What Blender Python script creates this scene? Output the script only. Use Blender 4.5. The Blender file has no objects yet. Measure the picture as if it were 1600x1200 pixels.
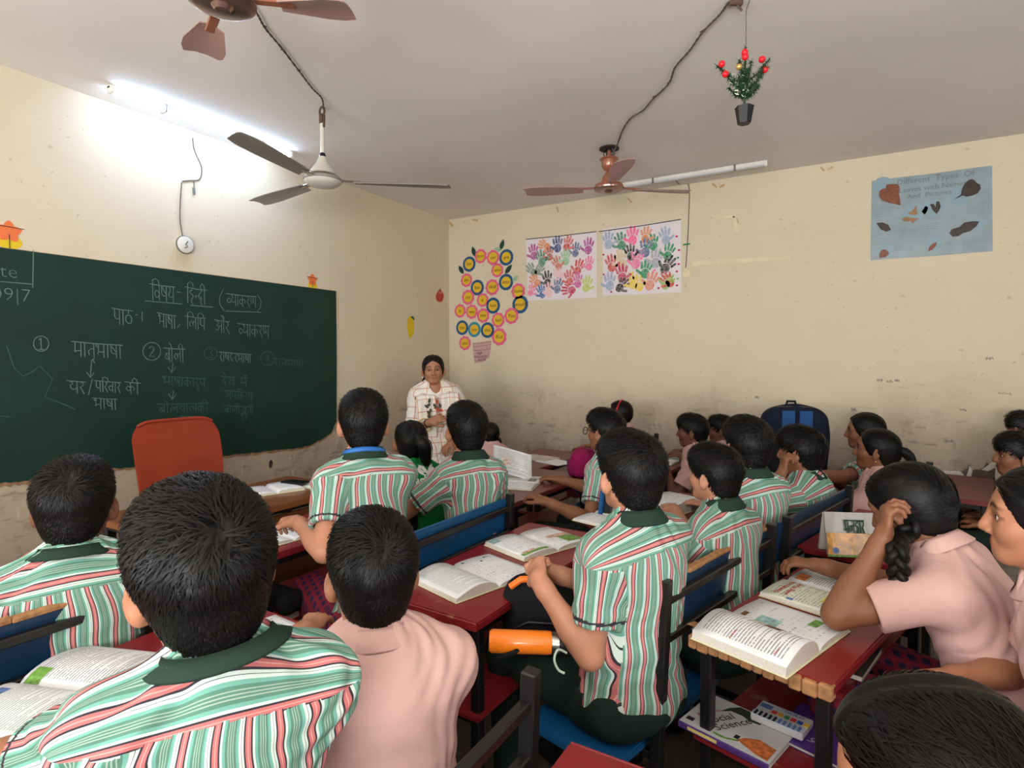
import bpy, bmesh, math, random
import numpy as np
from mathutils import Vector, Matrix

random.seed(7)
RNG = np.random.default_rng(7)
scene = bpy.context.scene
COL = scene.collection
PI = math.pi

# ---------------------------------------------------------------- camera, sky, light, exposure
CAM_Z = 1.42
PITCH = math.atan(38 / 910)
YAW = math.radians(30.36)
camd = bpy.data.cameras.new('camera')
camd.sensor_width = 36
camd.lens = 36 * 910 / 1600
camd.clip_start = 0.02
cam = bpy.data.objects.new('camera', camd)
COL.objects.link(cam)
cam.location = (0, 0, CAM_Z)
cam.rotation_euler = (PI / 2 - PITCH, 0, YAW)
scene.camera = cam

scene.view_settings.view_transform = 'Standard'
scene.view_settings.look = 'None'
scene.view_settings.gamma = 1
scene.view_settings.use_curve_mapping = False
scene.view_settings.exposure = 0.68

world = bpy.data.worlds.new('sky')
scene.world = world
world.use_nodes = True
wn = world.node_tree.nodes
wn['Background'].inputs[0].default_value = (0.75, 0.86, 1.0, 1)
wn['Background'].inputs[1].default_value = 1.0


def area_light(name, loc, rot, sx, sy, power, color):
    l = bpy.data.lights.new(name, 'AREA')
    l.shape = 'RECTANGLE'
    l.size, l.size_y, l.energy, l.color = sx, sy, power, color
    o = bpy.data.objects.new(name, l)
    o.location, o.rotation_euler = loc, rot
    COL.objects.link(o)
    return o


# daylight through the windows behind the viewer (side wall at y=-1.9) and the rear wall (x=2.7)
DAY = (1.0, 0.985, 0.96)
area_light('daylight_side_window', (-1.9, -2.05, 1.50), (math.radians(143), 0, 0), 1.5, 1.3, 82, DAY)
area_light('daylight_side_window', (0.6, -2.05, 1.50), (math.radians(143), 0, 0), 1.5, 1.3, 150, DAY)
area_light('daylight_rear_window', (2.95, 0.2, 1.50), (math.radians(110), 0, PI / 2), 1.5, 1.3, 22, DAY)

# ---------------------------------------------------------------- helpers


def ray(px, py):
    x = (px - 800) / 910
    z = (600 - py) / 910
    y = math.cos(PITCH) + z * math.sin(PITCH)
    zz = -math.sin(PITCH) + z * math.cos(PITCH)
    return Vector((x * math.cos(YAW) - y * math.sin(YAW), x * math.sin(YAW) + y * math.cos(YAW), zz))


CAM = Vector((0, 0, CAM_Z))


def at(px, py, d):
    """a point of the room seen at a pixel, d metres into it"""
    return CAM + ray(px, py) * d


def atz(px, py, z):
    r = ray(px, py)
    return CAM + r * ((z - CAM_Z) / r.z)


WX, WY, CEIL = -3.35, 4.53, 2.75


def atx(px, py, x=WX):
    r = ray(px, py)
    return CAM + r * (x / r.x)


def aty(px, py, y=WY):
    r = ray(px, py)
    return CAM + r * (y / r.y)


MATS = {}


def mat(name, color, rough=0.6, metal=0.0, spec=0.4, noise=0.0, nscale=20.0, bump=0.0, bscale=80.0, emit=None, estr=0.0, coat=0.0):
    if name in MATS:
        return MATS[name]
    m = bpy.data.materials.new(name)
    m.use_nodes = True
    nt = m.node_tree
    b = nt.nodes['Principled BSDF']
    c = tuple(color) + (1,)
    b.inputs['Base Color'].default_value = c
    b.inputs['Roughness'].default_value = rough
    b.inputs['Metallic'].default_value = metal
    b.inputs['Specular IOR Level'].default_value = spec
    b.inputs['Coat Weight'].default_value = coat
    if emit:
        b.inputs['Emission Color'].default_value = tuple(emit) + (1,)
        b.inputs['Emission Strength'].default_value = estr
    tc = None
    if noise or bump:
        tc = nt.nodes.new('ShaderNodeTexCoord')
    if noise:
        n = nt.nodes.new('ShaderNodeTexNoise')
        n.inputs['Scale'].default_value = nscale
        n.inputs['Detail'].default_value = 6
        nt.links.new(tc.outputs['Object'], n.inputs['Vector'])
        r = nt.nodes.new('ShaderNodeValToRGB')
        r.color_ramp.elements[0].position = 0.3
        r.color_ramp.elements[1].position = 0.7
        r.color_ramp.elements[0].color = tuple(max(0, v * (1 - noise)) for v in color) + (1,)
        r.color_ramp.elements[1].color = tuple(min(1, v * (1 + noise * 0.6)) for v in color) + (1,)
        nt.links.new(n.outputs['Fac'], r.inputs['Fac'])
        nt.links.new(r.outputs['Color'], b.inputs['Base Color'])
    if bump:
        n = nt.nodes.new('ShaderNodeTexNoise')
        n.inputs['Scale'].default_value = bscale
        n.inputs['Detail'].default_value = 4
        nt.links.new(tc.outputs['Object'], n.inputs['Vector'])
        bp = nt.nodes.new('ShaderNodeBump')
        bp.inputs['Strength'].default_value = bump
        bp.inputs['Distance'].default_value = 0.01
        nt.links.new(n.outputs['Fac'], bp.inputs['Height'])
        nt.links.new(bp.outputs['Normal'], b.inputs['Normal'])
    MATS[name] = m
    return m


def srgb(r, g, b):
    f = lambda v: (v / 255 / 12.92) if v / 255 <= 0.04045 else ((v / 255 + 0.055) / 1.055) ** 2.4
    return (f(r), f(g), f(b))


def tag(o, label=None, cat=None, group=None, kind=None):
    if label:
        o['label'] = label
    if cat:
        o['category'] = cat
    if group:
        o['group'] = group
    if kind:
        o['kind'] = kind
    return o


def empty(name, loc, rz=0.0):
    o = bpy.data.objects.new(name, None)
    o.location = loc
    o.rotation_euler = (0, 0, rz)
    o.empty_display_size = 0.05
    COL.objects.link(o)
    return o


def thing(name, label, cat, loc=(0, 0, 0), rz=0.0, group=None):
    return tag(empty(name, loc, rz), label, cat, group)


def link_mesh(name, me, m, parent=None, smooth=False):
    if isinstance(m, (list, tuple)):
        for x in m:
            me.materials.append(x)
    elif m:
        me.materials.append(m)
    if smooth:
        me.polygons.foreach_set('use_smooth', np.ones(len(me.polygons), dtype=bool))
    o = bpy.data.objects.new(name, me)
    COL.objects.link(o)
    if parent:
        o.parent = parent
    return o


def mesh_np(name, V, F, m, parent=None, smooth=True):
    """mesh from numpy arrays (all faces of one size)"""
    me = bpy.data.meshes.new(name)
    n, k = F.shape
    me.vertices.add(len(V))
    me.vertices.foreach_set('co', np.ascontiguousarray(V, dtype=np.float32).ravel())
    me.loops.add(n * k)
    me.loops.foreach_set('vertex_index', np.ascontiguousarray(F, dtype=np.int32).ravel())
    me.polygons.add(n)
    me.polygons.foreach_set('loop_start', np.arange(0, n * k, k, dtype=np.int32))
    me.update(calc_edges=True)
    return link_mesh(name, me, m, parent, smooth)


class MB:
    """collects shapes into one mesh"""

    def __init__(s):
        s.bm = bmesh.new()

    def box(s, c, size, rot=None, bevel=0.004, seg=1):
        t = bmesh.new()
        bmesh.ops.create_cube(t, size=1)
        bmesh.ops.scale(t, vec=size, verts=t.verts)
        if bevel:
            bmesh.ops.bevel(t, geom=list(t.edges), offset=min(bevel, min(size) * 0.45), segments=seg, affect='EDGES')
        M = (rot.to_4x4() if rot else Matrix.Identity(4))
        M.translation = Vector(c)
        t.transform(M)
        s.merge(t)
        return s

    def merge(s, t):
        me = bpy.data.meshes.new('tmp')
        t.to_mesh(me)
        t.free()
        s.bm.from_mesh(me)
        bpy.data.meshes.remove(me)

    def bar(s, a, b, w, h=None, bevel=0.003):
        a, b = Vector(a), Vector(b)
        d = b - a
        q = d.to_track_quat('Z', 'Y').to_matrix()
        return s.box((a + b) / 2, (w, h or w, d.length), q, bevel)

    def tube(s, pts, r, seg=8, closed=False, cap=True):
        P = [Vector(p) for p in pts]
        n = len(P)
        rr = r if isinstance(r, (list, tuple)) else [r] * n
        rings = []
        prev = None
        for i in range(n):
            if closed:
                t = P[(i + 1) % n] - P[i - 1]
            else:
                t = P[min(i + 1, n - 1)] - P[max(i - 1, 0)]
            t.normalize()
            if prev is None:
                up = Vector((0, 0, 1)) if abs(t.z) < 0.9 else Vector((1, 0, 0))
                x = t.cross(up).normalized()
            else:
                x = (prev - t * prev.dot(t)).normalized()
            prev = x
            y = t.cross(x)
            rings.append([s.bm.verts.new(P[i] + (x * math.cos(2 * PI * k / seg) + y * math.sin(2 * PI * k / seg)) * rr[i]) for k in range(seg)])
        for i in range(n if closed else n - 1):
            A, B = rings[i], rings[(i + 1) % n]
            for k in range(seg):
                s.bm.faces.new((A[k], A[(k + 1) % seg], B[(k + 1) % seg], B[k]))
        if cap and not closed:
            s.bm.faces.new(rings[0][::-1])
            s.bm.faces.new(rings[-1])
        return s

    def lathe(s, prof, c=(0, 0, 0), seg=24, rot=None):
        R = rot or Matrix.Identity(3)
        rings = []
        for r, z in prof:
            rings.append([s.bm.verts.new(Vector(c) + R @ Vector((r * math.cos(2 * PI * k / seg), r * math.sin(2 * PI * k / seg), z))) for k in range(seg)])
        for A, B in zip(rings, rings[1:]):
            for k in range(seg):
                s.bm.faces.new((A[k], A[(k + 1) % seg], B[(k + 1) % seg], B[k]))
        if prof[0][0] > 1e-6:
            s.bm.faces.new(rings[0][::-1])
        if prof[-1][0] > 1e-6:
            s.bm.faces.new(rings[-1])
        return s

    def ball(s, c, r, u=12, v=8):
        t = bmesh.new()
        bmesh.ops.create_uvsphere(t, u_segments=u, v_segments=v, radius=1)
        rr = r if isinstance(r, (tuple, list)) else (r, r, r)
        bmesh.ops.scale(t, vec=rr, verts=t.verts)
        bmesh.ops.translate(t, vec=c, verts=t.verts)
        s.merge(t)
        return s

    def prism(s, pts, o, ex, ey, th):
        """outline pts (2d) in the frame o, ex, ey, given a thickness along ex x ey"""
        o, ex, ey = Vector(o), Vector(ex), Vector(ey)
        n = ex.cross(ey)
        A = [s.bm.verts.new(o + ex * x + ey * y) for x, y in pts]
        B = [s.bm.verts.new(o + ex * x + ey * y + n * th) for x, y in pts]
        k = len(pts)
        s.bm.faces.new(B)
        s.bm.faces.new(A[::-1])
        for i in range(k):
            s.bm.faces.new((A[i], A[(i + 1) % k], B[(i + 1) % k], B[i]))
        return s

    def build(s, name, m, parent=None, smooth=False, tri=False):
        bmesh.ops.recalc_face_normals(s.bm, faces=s.bm.faces)
        if tri:
            bmesh.ops.triangulate(s.bm, faces=s.bm.faces)
        me = bpy.data.meshes.new(name)
        s.bm.to_mesh(me)
        s.bm.free()
        o = link_mesh(name, me, m, parent, False)
        if smooth:
            me.polygons.foreach_set('use_smooth', np.ones(len(me.polygons), dtype=bool))
            me.set_sharp_from_angle(angle=math.radians(42))
        return o


def dup(o, loc=None, rz=None, label=None, parent=None):
    c = o.copy()
    COL.objects.link(c)
    c.parent = parent
    if loc is not None:
        c.location = loc
    if rz is not None:
        c.rotation_euler = (0, 0, rz)
    if label:
        c['label'] = label
    for ch in [x for x in list(COL.objects) if x.parent == o]:
        dup(ch, parent=c)
    return c


def text_mesh(body, size, align='CENTER', shear=0.0, bold=0.0):
    """flat lettering as vertices and faces in the xy plane"""
    cu = bpy.data.curves.new('lettering', 'FONT')
    cu.body = body
    cu.size = size
    cu.align_x = align
    cu.align_y = 'CENTER'
    cu.shear = shear
    cu.offset = bold
    cu.resolution_u = 2
    o = bpy.data.objects.new('lettering', cu)
    COL.objects.link(o)
    me = bpy.data.meshes.new_from_object(o.evaluated_get(bpy.context.evaluated_depsgraph_get()))
    V = [tuple(v.co) for v in me.vertices]
    F = [tuple(p.vertices) for p in me.polygons]
    bpy.data.objects.remove(o)
    bpy.data.curves.remove(cu)
    bpy.data.meshes.remove(me)
    return V, F


def lettering(name, body, size, o, ex, ey, m, parent, lift=0.0008, **kw):
    V, F = text_mesh(body, size, **kw)
    o, ex, ey = Vector(o), Vector(ex), Vector(ey)
    n = ex.cross(ey).normalized()
    me = bpy.data.meshes.new(name)
    me.from_pydata([o + ex * x + ey * y + n * lift for x, y, z in V], [], F)
    return link_mesh(name, me, m, parent)

# ---------------------------------------------------------------- sculpting: smooth unions on a grid, surface nets
f32 = np.float32


class Sculpt:
    def __init__(s):
        s.p = []

    def _add(s, op, k, lo, hi, fn):
        s.p.append((op, k, np.array(lo, f32), np.array(hi, f32), fn))
        return s

    def cone(s, a, b, r1, r2, k=0.015, op='u', squash=None):
        """capsule whose radius runs from r1 to r2; squash=(axis, factor) flattens it"""
        a, b = np.array(a, f32), np.array(b, f32)
        ba = b - a
        L2 = max(float(ba @ ba), 1e-9)
        m = max(r1, r2) * (1.0 if not squash else max(1.0, 1.0 / squash[1]))
        if squash:
            ax, fa = np.array(squash[0], f32), f32(1 / squash[1] - 1)

        def fn(x, y, z):
            px, py, pz = x - a[0], y - a[1], z - a[2]
            h = np.clip((px * ba[0] + py * ba[1] + pz * ba[2]) / L2, 0, 1)
            qx, qy, qz = px - h * ba[0], py - h * ba[1], pz - h * ba[2]
            if squash:
                t = (qx * ax[0] + qy * ax[1] + qz * ax[2])
                d2 = qx * qx + qy * qy + qz * qz + t * t * ((1 + fa) ** 2 - 1)
                return (np.sqrt(d2) - (r1 + (r2 - r1) * h)) * 0.8
            return np.sqrt(qx * qx + qy * qy + qz * qz) - (r1 + (r2 - r1) * h)
        return s._add(op, k, np.minimum(a, b) - m, np.maximum(a, b) + m, fn)

    def ell(s, c, A, r, k=0.02, op='u', cut=None):
        """ellipsoid with axes the rows of A; cut(lx, ly, lz) is a local distance it is trimmed by"""
        c, A, r = np.array(c, f32), np.array(A, f32), np.array(r, f32)
        ext = np.sqrt(((A * r[:, None]) ** 2).sum(0))

        def fn(x, y, z):
            px, py, pz = x - c[0], y - c[1], z - c[2]
            l = [px * A[i, 0] + py * A[i, 1] + pz * A[i, 2] for i in range(3)]
            k0 = np.sqrt(sum((l[i] / r[i]) ** 2 for i in range(3)))
            k1 = np.sqrt(sum((l[i] / (r[i] * r[i])) ** 2 for i in range(3)))
            d = k0 * (k0 - 1) / np.maximum(k1, 1e-6)
            if cut:
                d = np.maximum(d, cut(*l))
            return d
        return s._add(op, k, c - ext, c + ext, fn)

    def trim(s, fn):
        return s._add('t', 0, (0, 0, 0), (0, 0, 0), fn)

    def mesh(s, h):
        U = [q for q in s.p if q[0] == 'u']
        lo = np.min([q[2] for q in U], 0) - 3 * h
        hi = np.max([q[3] for q in U], 0) + 3 * h
        n = np.ceil((hi - lo) / h).astype(int) + 1
        ax = [(lo[i] + h * np.arange(n[i])).astype(f32) for i in range(3)]
        D = np.full(tuple(n), 0.25, f32)
        for op, k, a, b, fn in s.p:
            if op == 't':
                g = fn(ax[0][:, None, None], ax[1][None, :, None], ax[2][None, None, :])
                np.maximum(D, g, out=D)
                continue
            mg = k + 2.5 * h
            i0 = np.clip(np.floor((a - mg - lo) / h).astype(int), 0, n - 1)
            i1 = np.clip(np.ceil((b + mg - lo) / h).astype(int) + 1, 1, n)
            if np.any(i1 <= i0):
                continue
            sl = tuple(slice(i0[i], i1[i]) for i in range(3))
            d = fn(ax[0][sl[0]][:, None, None], ax[1][sl[1]][None, :, None], ax[2][sl[2]][None, None, :]).astype(f32)
            o = D[sl]
            if op == 'u':
                if k > 0:
                    w = np.maximum(k - np.abs(o - d), 0) / k
                    D[sl] = np.minimum(o, d) - w * w * (k * 0.25)
                else:
                    D[sl] = np.minimum(o, d)
            else:
                if k > 0:
                    w = np.maximum(k - np.abs(o + d), 0) / k
                    D[sl] = np.maximum(o, -d) + w * w * (k * 0.25)
                else:
                    D[sl] = np.maximum(o, -d)
        return surface_nets(D, lo, h)


def surface_nets(D, lo, h):
    S = D < 0
    n = np.array(D.shape)
    c = np.zeros(tuple(n - 1), np.uint8)
    for i in (0, 1):
        for j in (0, 1):
            for k in (0, 1):
                c += S[i:n[0] - 1 + i, j:n[1] - 1 + j, k:n[2] - 1 + k]
    I = np.argwhere((c > 0) & (c < 8))
    if len(I) == 0:
        return np.zeros((0, 3), f32), np.zeros((0, 4), np.int32)
    idx = np.full(c.shape, -1, np.int32)
    idx[I[:, 0], I[:, 1], I[:, 2]] = np.arange(len(I))
    cor = [(i, j, k) for i in (0, 1) for j in (0, 1) for k in (0, 1)]
    val = {q: D[I[:, 0] + q[0], I[:, 1] + q[1], I[:, 2] + q[2]] for q in cor}
    acc = np.zeros((len(I), 3), f32)
    cnt = np.zeros(len(I), f32)
    for a in range(3):
        for q in cor:
            if q[a] == 0:
                q2 = tuple(1 if t == a else q[t] for t in range(3))
                va, vb = val[q], val[q2]
                m = (va < 0) != (vb < 0)
                t = np.where(m, va / np.where(m, va - vb, 1), 0)
                p = np.zeros((len(I), 3), f32) + np.array(q, f32)
                p[:, a] = t
                acc += p * m[:, None]
                cnt += m
    V = (I + acc / np.maximum(cnt, 1)[:, None]) * h + lo
    faces = []
    for a in range(3):
        b, cc = (a + 1) % 3, (a + 2) % 3
        sl0 = [slice(None)] * 3
        sl1 = [slice(None)] * 3
        sl0[a] = slice(0, n[a] - 1)
        sl1[a] = slice(1, n[a])
        s0, s1 = S[tuple(sl0)], S[tuple(sl1)]
        E = np.argwhere(s0 != s1)
        E = E[(E[:, b] > 0) & (E[:, cc] > 0) & (E[:, b] < n[b] - 1) & (E[:, cc] < n[cc] - 1)]
        ins = s0[E[:, 0], E[:, 1], E[:, 2]]

        def cell(db, dc):
            q = E.copy()
            q[:, b] += db
            q[:, cc] += dc
            return idx[q[:, 0], q[:, 1], q[:, 2]]
        Q = np.stack([cell(-1, -1), cell(0, -1), cell(0, 0), cell(-1, 0)], 1)
        Q[~ins] = Q[~ins][:, ::-1]
        faces.append(Q)
    F = np.concatenate(faces)
    F = F[(F >= 0).all(1)]
    return V.astype(f32), F


def vnormals(V, F):
    n = np.cross(V[F[:, 2]] - V[F[:, 0]], V[F[:, 3]] - V[F[:, 1]])
    N = np.zeros_like(V)
    for i in range(4):
        np.add.at(N, F[:, i], n)
    return N / np.maximum(np.linalg.norm(N, axis=1), 1e-9)[:, None]


def nrm(v):
    v = np.asarray(v, float)
    return v / max(np.linalg.norm(v), 1e-9)


def frame(yaw, pitch=0.0, roll=0.0):
    """rows right, forward, up of a head or trunk that looks along yaw (degrees, room axes); pitch>0 looks up"""
    y, p, r = map(math.radians, (yaw, pitch, roll))
    f = np.array([math.cos(y) * math.cos(p), math.sin(y) * math.cos(p), math.sin(p)])
    rt = np.array([math.sin(y), -math.cos(y), 0.0])
    u = np.cross(rt, f)
    rt2 = rt * math.cos(r) + u * math.sin(r)
    return np.stack([rt2, f, np.cross(rt2, f)])


# ---------------------------------------------------------------- cloth, skin and hair materials


def nodes_mat(name):
    m = bpy.data.materials.new(name)
    m.use_nodes = True
    return m, m.node_tree, m.node_tree.nodes['Principled BSDF']


def ramp(nt, stops, interp='CONSTANT'):
    r = nt.nodes.new('ShaderNodeValToRGB')
    cr = r.color_ramp
    cr.interpolation = interp
    while len(cr.elements) < len(stops):
        cr.elements.new(0.5)
    for e, (p, c) in zip(cr.elements, stops):
        e.position = p
        e.color = tuple(c) + (1,)
    return r


def math_node(nt, op, a, b=None, c=None):
    n = nt.nodes.new('ShaderNodeMath')
    n.operation = op
    for i, v in enumerate((a, b, c)):
        if v is None:
            continue
        if isinstance(v, (int, float)):
            n.inputs[i].default_value = v
        else:
            nt.links.new(v, n.inputs[i])
    return n.outputs[0]


def mix_col(nt, fac, a, b, mode='MIX'):
    n = nt.nodes.new('ShaderNodeMix')
    n.data_type = 'RGBA'
    n.blend_type = mode
    for i, v in ((0, fac), (6, a), (7, b)):
        if isinstance(v, (int, float)):
            n.inputs[i].default_value = v
        elif isinstance(v, tuple):
            n.inputs[i].default_value = v + (1,)
        else:
            nt.links.new(v, n.inputs[i])
    return n.outputs[2]


def uv_xy(nt):
    t = nt.nodes.new('ShaderNodeUVMap')
    sp = nt.nodes.new('ShaderNodeSeparateXYZ')
    nt.links.new(t.outputs[0], sp.inputs[0])
    return t, sp.outputs[0], sp.outputs[1]


def fabric_bump(nt, b, scale=900, strength=0.12):
    tc = nt.nodes.new('ShaderNodeTexCoord')
    n = nt.nodes.new('ShaderNodeTexNoise')
    n.inputs['Scale'].default_value = 28
    n.inputs['Detail'].default_value = 3
    nt.links.new(tc.outputs['Object'], n.inputs['Vector'])
    bp = nt.nodes.new('ShaderNodeBump')
    bp.inputs['Strength'].default_value = strength
    bp.inputs['Distance'].default_value = 0.02
    nt.links.new(n.outputs['Fac'], bp.inputs['Height'])
    nt.links.new(bp.outputs['Normal'], b.inputs['Normal'])


def stripe_mat():
    m, nt, b = nodes_mat('striped_cotton')
    _, u, v = uv_xy(nt)
    fr = math_node(nt, 'FRACT', math_node(nt, 'MULTIPLY', u, 1 / 0.044))
    blk, pink, pale = srgb(52, 48, 56), srgb(184, 108, 107), srgb(206, 152, 146)
    wht, teal, grn, gry = srgb(192, 207, 200), srgb(108, 164, 150), srgb(86, 128, 111), srgb(152, 172, 158)
    st = [(0.0, blk), (0.05, pink), (0.125, pale), (0.15, pink), (0.225, blk), (0.275, wht), (0.345, teal), (0.43, grn),
          (0.515, gry), (0.54, grn), (0.585, gry), (0.61, grn), (0.66, gry), (0.68, grn), (0.755, teal), (0.84, wht), (0.92, blk), (0.93, wht)]
    r = ramp(nt, st)
    nt.links.new(fr, r.inputs['Fac'])
    nt.links.new(r.outputs['Color'], b.inputs['Base Color'])
    b.inputs['Roughness'].default_value = 0.85
    b.inputs['Specular IOR Level'].default_value = 0.2
    fabric_bump(nt, b)
    return m


def check_mat(name, base, lines, period, wide):
    """woven check: lines is a list of (offset, width, colour) in both directions"""
    m, nt, b = nodes_mat(name)
    _, u, v = uv_xy(nt)
    col = base
    for off, w, c in lines:
        for q in (u, v):
            fr = math_node(nt, 'FRACT', math_node(nt, 'ADD', math_node(nt, 'MULTIPLY', q, 1 / period), off))
            k = math_node(nt, 'LESS_THAN', fr, w)
            col = mix_col(nt, math_node(nt, 'MULTIPLY', k, wide), col, tuple(c))
    nt.links.new(col, b.inputs['Base Color'])
    b.inputs['Roughness'].default_value = 0.9
    b.inputs['Specular IOR Level'].default_value = 0.15
    fabric_bump(nt, b)
    return m


def plain_cloth(name, c, strength=0.15):
    if name in MATS:
        return MATS[name]
    m, nt, b = nodes_mat(name)
    b.inputs['Base Color'].default_value = tuple(c) + (1,)
    b.inputs['Roughness'].default_value = 0.88
    b.inputs['Specular IOR Level'].default_value = 0.2
    fabric_bump(nt, b, strength=strength)
    MATS[name] = m
    return m


def skin_mat(name, c):
    if name in MATS:
        return MATS[name]
    m, nt, b = nodes_mat(name)
    a = nt.nodes.new('ShaderNodeAttribute')
    a.attribute_name = 'tint'
    tc = nt.nodes.new('ShaderNodeTexCoord')
    n = nt.nodes.new('ShaderNodeTexNoise')
    n.inputs['Scale'].default_value = 18
    nt.links.new(tc.outputs['Object'], n.inputs['Vector'])
    base = mix_col(nt, n.outputs['Fac'], tuple(v * 0.88 for v in c), tuple(min(1, v * 1.1) for v in c))
    col = mix_col(nt, 1.0, base, a.outputs['Color'], 'MULTIPLY')
    nt.links.new(col, b.inputs['Base Color'])
    b.inputs['Roughness'].default_value = 0.5
    b.inputs['Specular IOR Level'].default_value = 0.35
    b.inputs['Subsurface Weight'].default_value = 0.06
    b.inputs['Subsurface Radius'].default_value = (0.01, 0.004, 0.002)
    MATS[name] = m
    return m


M_STRIPE = stripe_mat()
M_PINK = plain_cloth('pink_cotton', srgb(200, 163, 156))
M_GREENDK = plain_cloth('dark_green_cotton', srgb(34, 54, 46))
M_TROUSER = plain_cloth('bottle_green_trouser_cloth', srgb(26, 38, 34), 0.3)
M_GREEN = plain_cloth('green_jersey', srgb(20, 112, 52))
M_WHITE = plain_cloth('white_cotton', srgb(225, 222, 214))
M_SOCK = plain_cloth('white_sock_knit', srgb(190, 188, 182))
M_SHOE = mat('black_shoe_leather', (0.012, 0.012, 0.013), 0.4)
M_SKIRT = check_mat('red_navy_check', srgb(44, 40, 74), [(0.0, 0.42, srgb(150, 40, 52)), (0.62, 0.12, srgb(120, 36, 50))], 0.036, 0.62)
M_KURTA = check_mat('white_orange_check', srgb(226, 220, 208), [(0.0, 0.07, srgb(196, 116, 70))], 0.080, 0.75)
M_HAIR = mat('black_hair', (0.0042, 0.0038, 0.0038), 0.48, spec=0.22)
M_HAIRB = mat('dark_brown_hair', (0.0045, 0.0036, 0.0034), 0.40, spec=0.2)
M_EYE = mat('eye_white', srgb(182, 172, 164), 0.3)
M_IRIS = mat('dark_iris', (0.01, 0.007, 0.006), 0.12)
M_REDTIE = mat('red_hair_tie', srgb(200, 30, 50), 0.6)
SKIN = {'light': srgb(174, 122, 96), 'mid': srgb(164, 112, 84), 'dark': srgb(132, 86, 62), 'deep': srgb(112, 72, 54)}

# ---------------------------------------------------------------- people


def ik(S, T, l1, l2, hint):
    S, T = np.array(S, float), np.array(T, float)
    d = T - S
    D = np.linalg.norm(d)
    mx = (l1 + l2) * 0.995
    if D > mx:
        T = S + d / D * mx
        d = T - S
        D = mx
    a = (l1 * l1 - l2 * l2 + D * D) / (2 * D)
    hgt = math.sqrt(max(l1 * l1 - a * a, 0))
    u = d / D
    hint = np.array(hint, float)
    p = nrm(hint - u * (hint @ u))
    return S + u * a + p * hgt, T


def rot_about(v, ax, a):
    return v * math.cos(a) + np.cross(ax, v) * math.sin(a) + ax * (ax @ v) * (1 - math.cos(a))


def sculpt_hand(sc, W, d, n, side, s=1.0, curl=0.35, spread=0.06, thumb=0.6, point=False):
    """palm, four unequal bent fingers and a thumb; d runs along the fingers, n leaves the back of the hand"""
    d = nrm(d)
    n = nrm(n - d * (n @ d))
    x = np.cross(n, d) * side          # towards the thumb
    P = lambda a, b, c: W + (x * a + d * b + n * c) * s
    sc.ell(P(0, 0.042, 0), np.stack([x, d, n]), np.array([0.033, 0.05, 0.0135]) * s, k=0.012 * s)
    sc.cone(P(-0.018, 0.07, 0), P(0.02, 0.074, 0), 0.0105 * s, 0.011 * s, k=0.012 * s)
    sc.cone(P(0.012, 0.012, -0.004), P(0.03, 0.038, -0.008), 0.014 * s, 0.012 * s, k=0.012 * s)
    lens = [0.058, 0.064, 0.060, 0.047]
    for i in range(4):
        fx = 0.0265 - 0.0175 * i
        dd = nrm(d + x * (1.5 - i) * spread)
        p = P(fx, 0.076 - 0.006 * abs(i - 1.2), 0.001)
        ax = np.cross(dd, -n)
        c = curl * (1 + 0.12 * i)
        if point and i == 0:
            c = 0.1
        r = (0.0082 - 0.0006 * (i == 3)) * s
        for j, (fl, fb) in enumerate(((0.44, 0.75), (0.31, 1.25), (0.25, 0.8))):
            dd = rot_about(dd, nrm(ax), c * fb)
            q = p + dd * lens[i] * fl * s
            sc.cone(p, q, r, r * 0.9, k=0.0035 * s)
            p, r = q, r * 0.9
    td = nrm(x * thumb + d * 0.75 - n * 0.35)
    p = P(0.028, 0.032, -0.006)
    for fl in (0.032, 0.026):
        q = p + td * fl * s
        sc.cone(p, q, 0.0098 * s, 0.0085 * s, k=0.006 * s)
        p = q
        td = nrm(td + d * 0.45 - x * 0.2)


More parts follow.
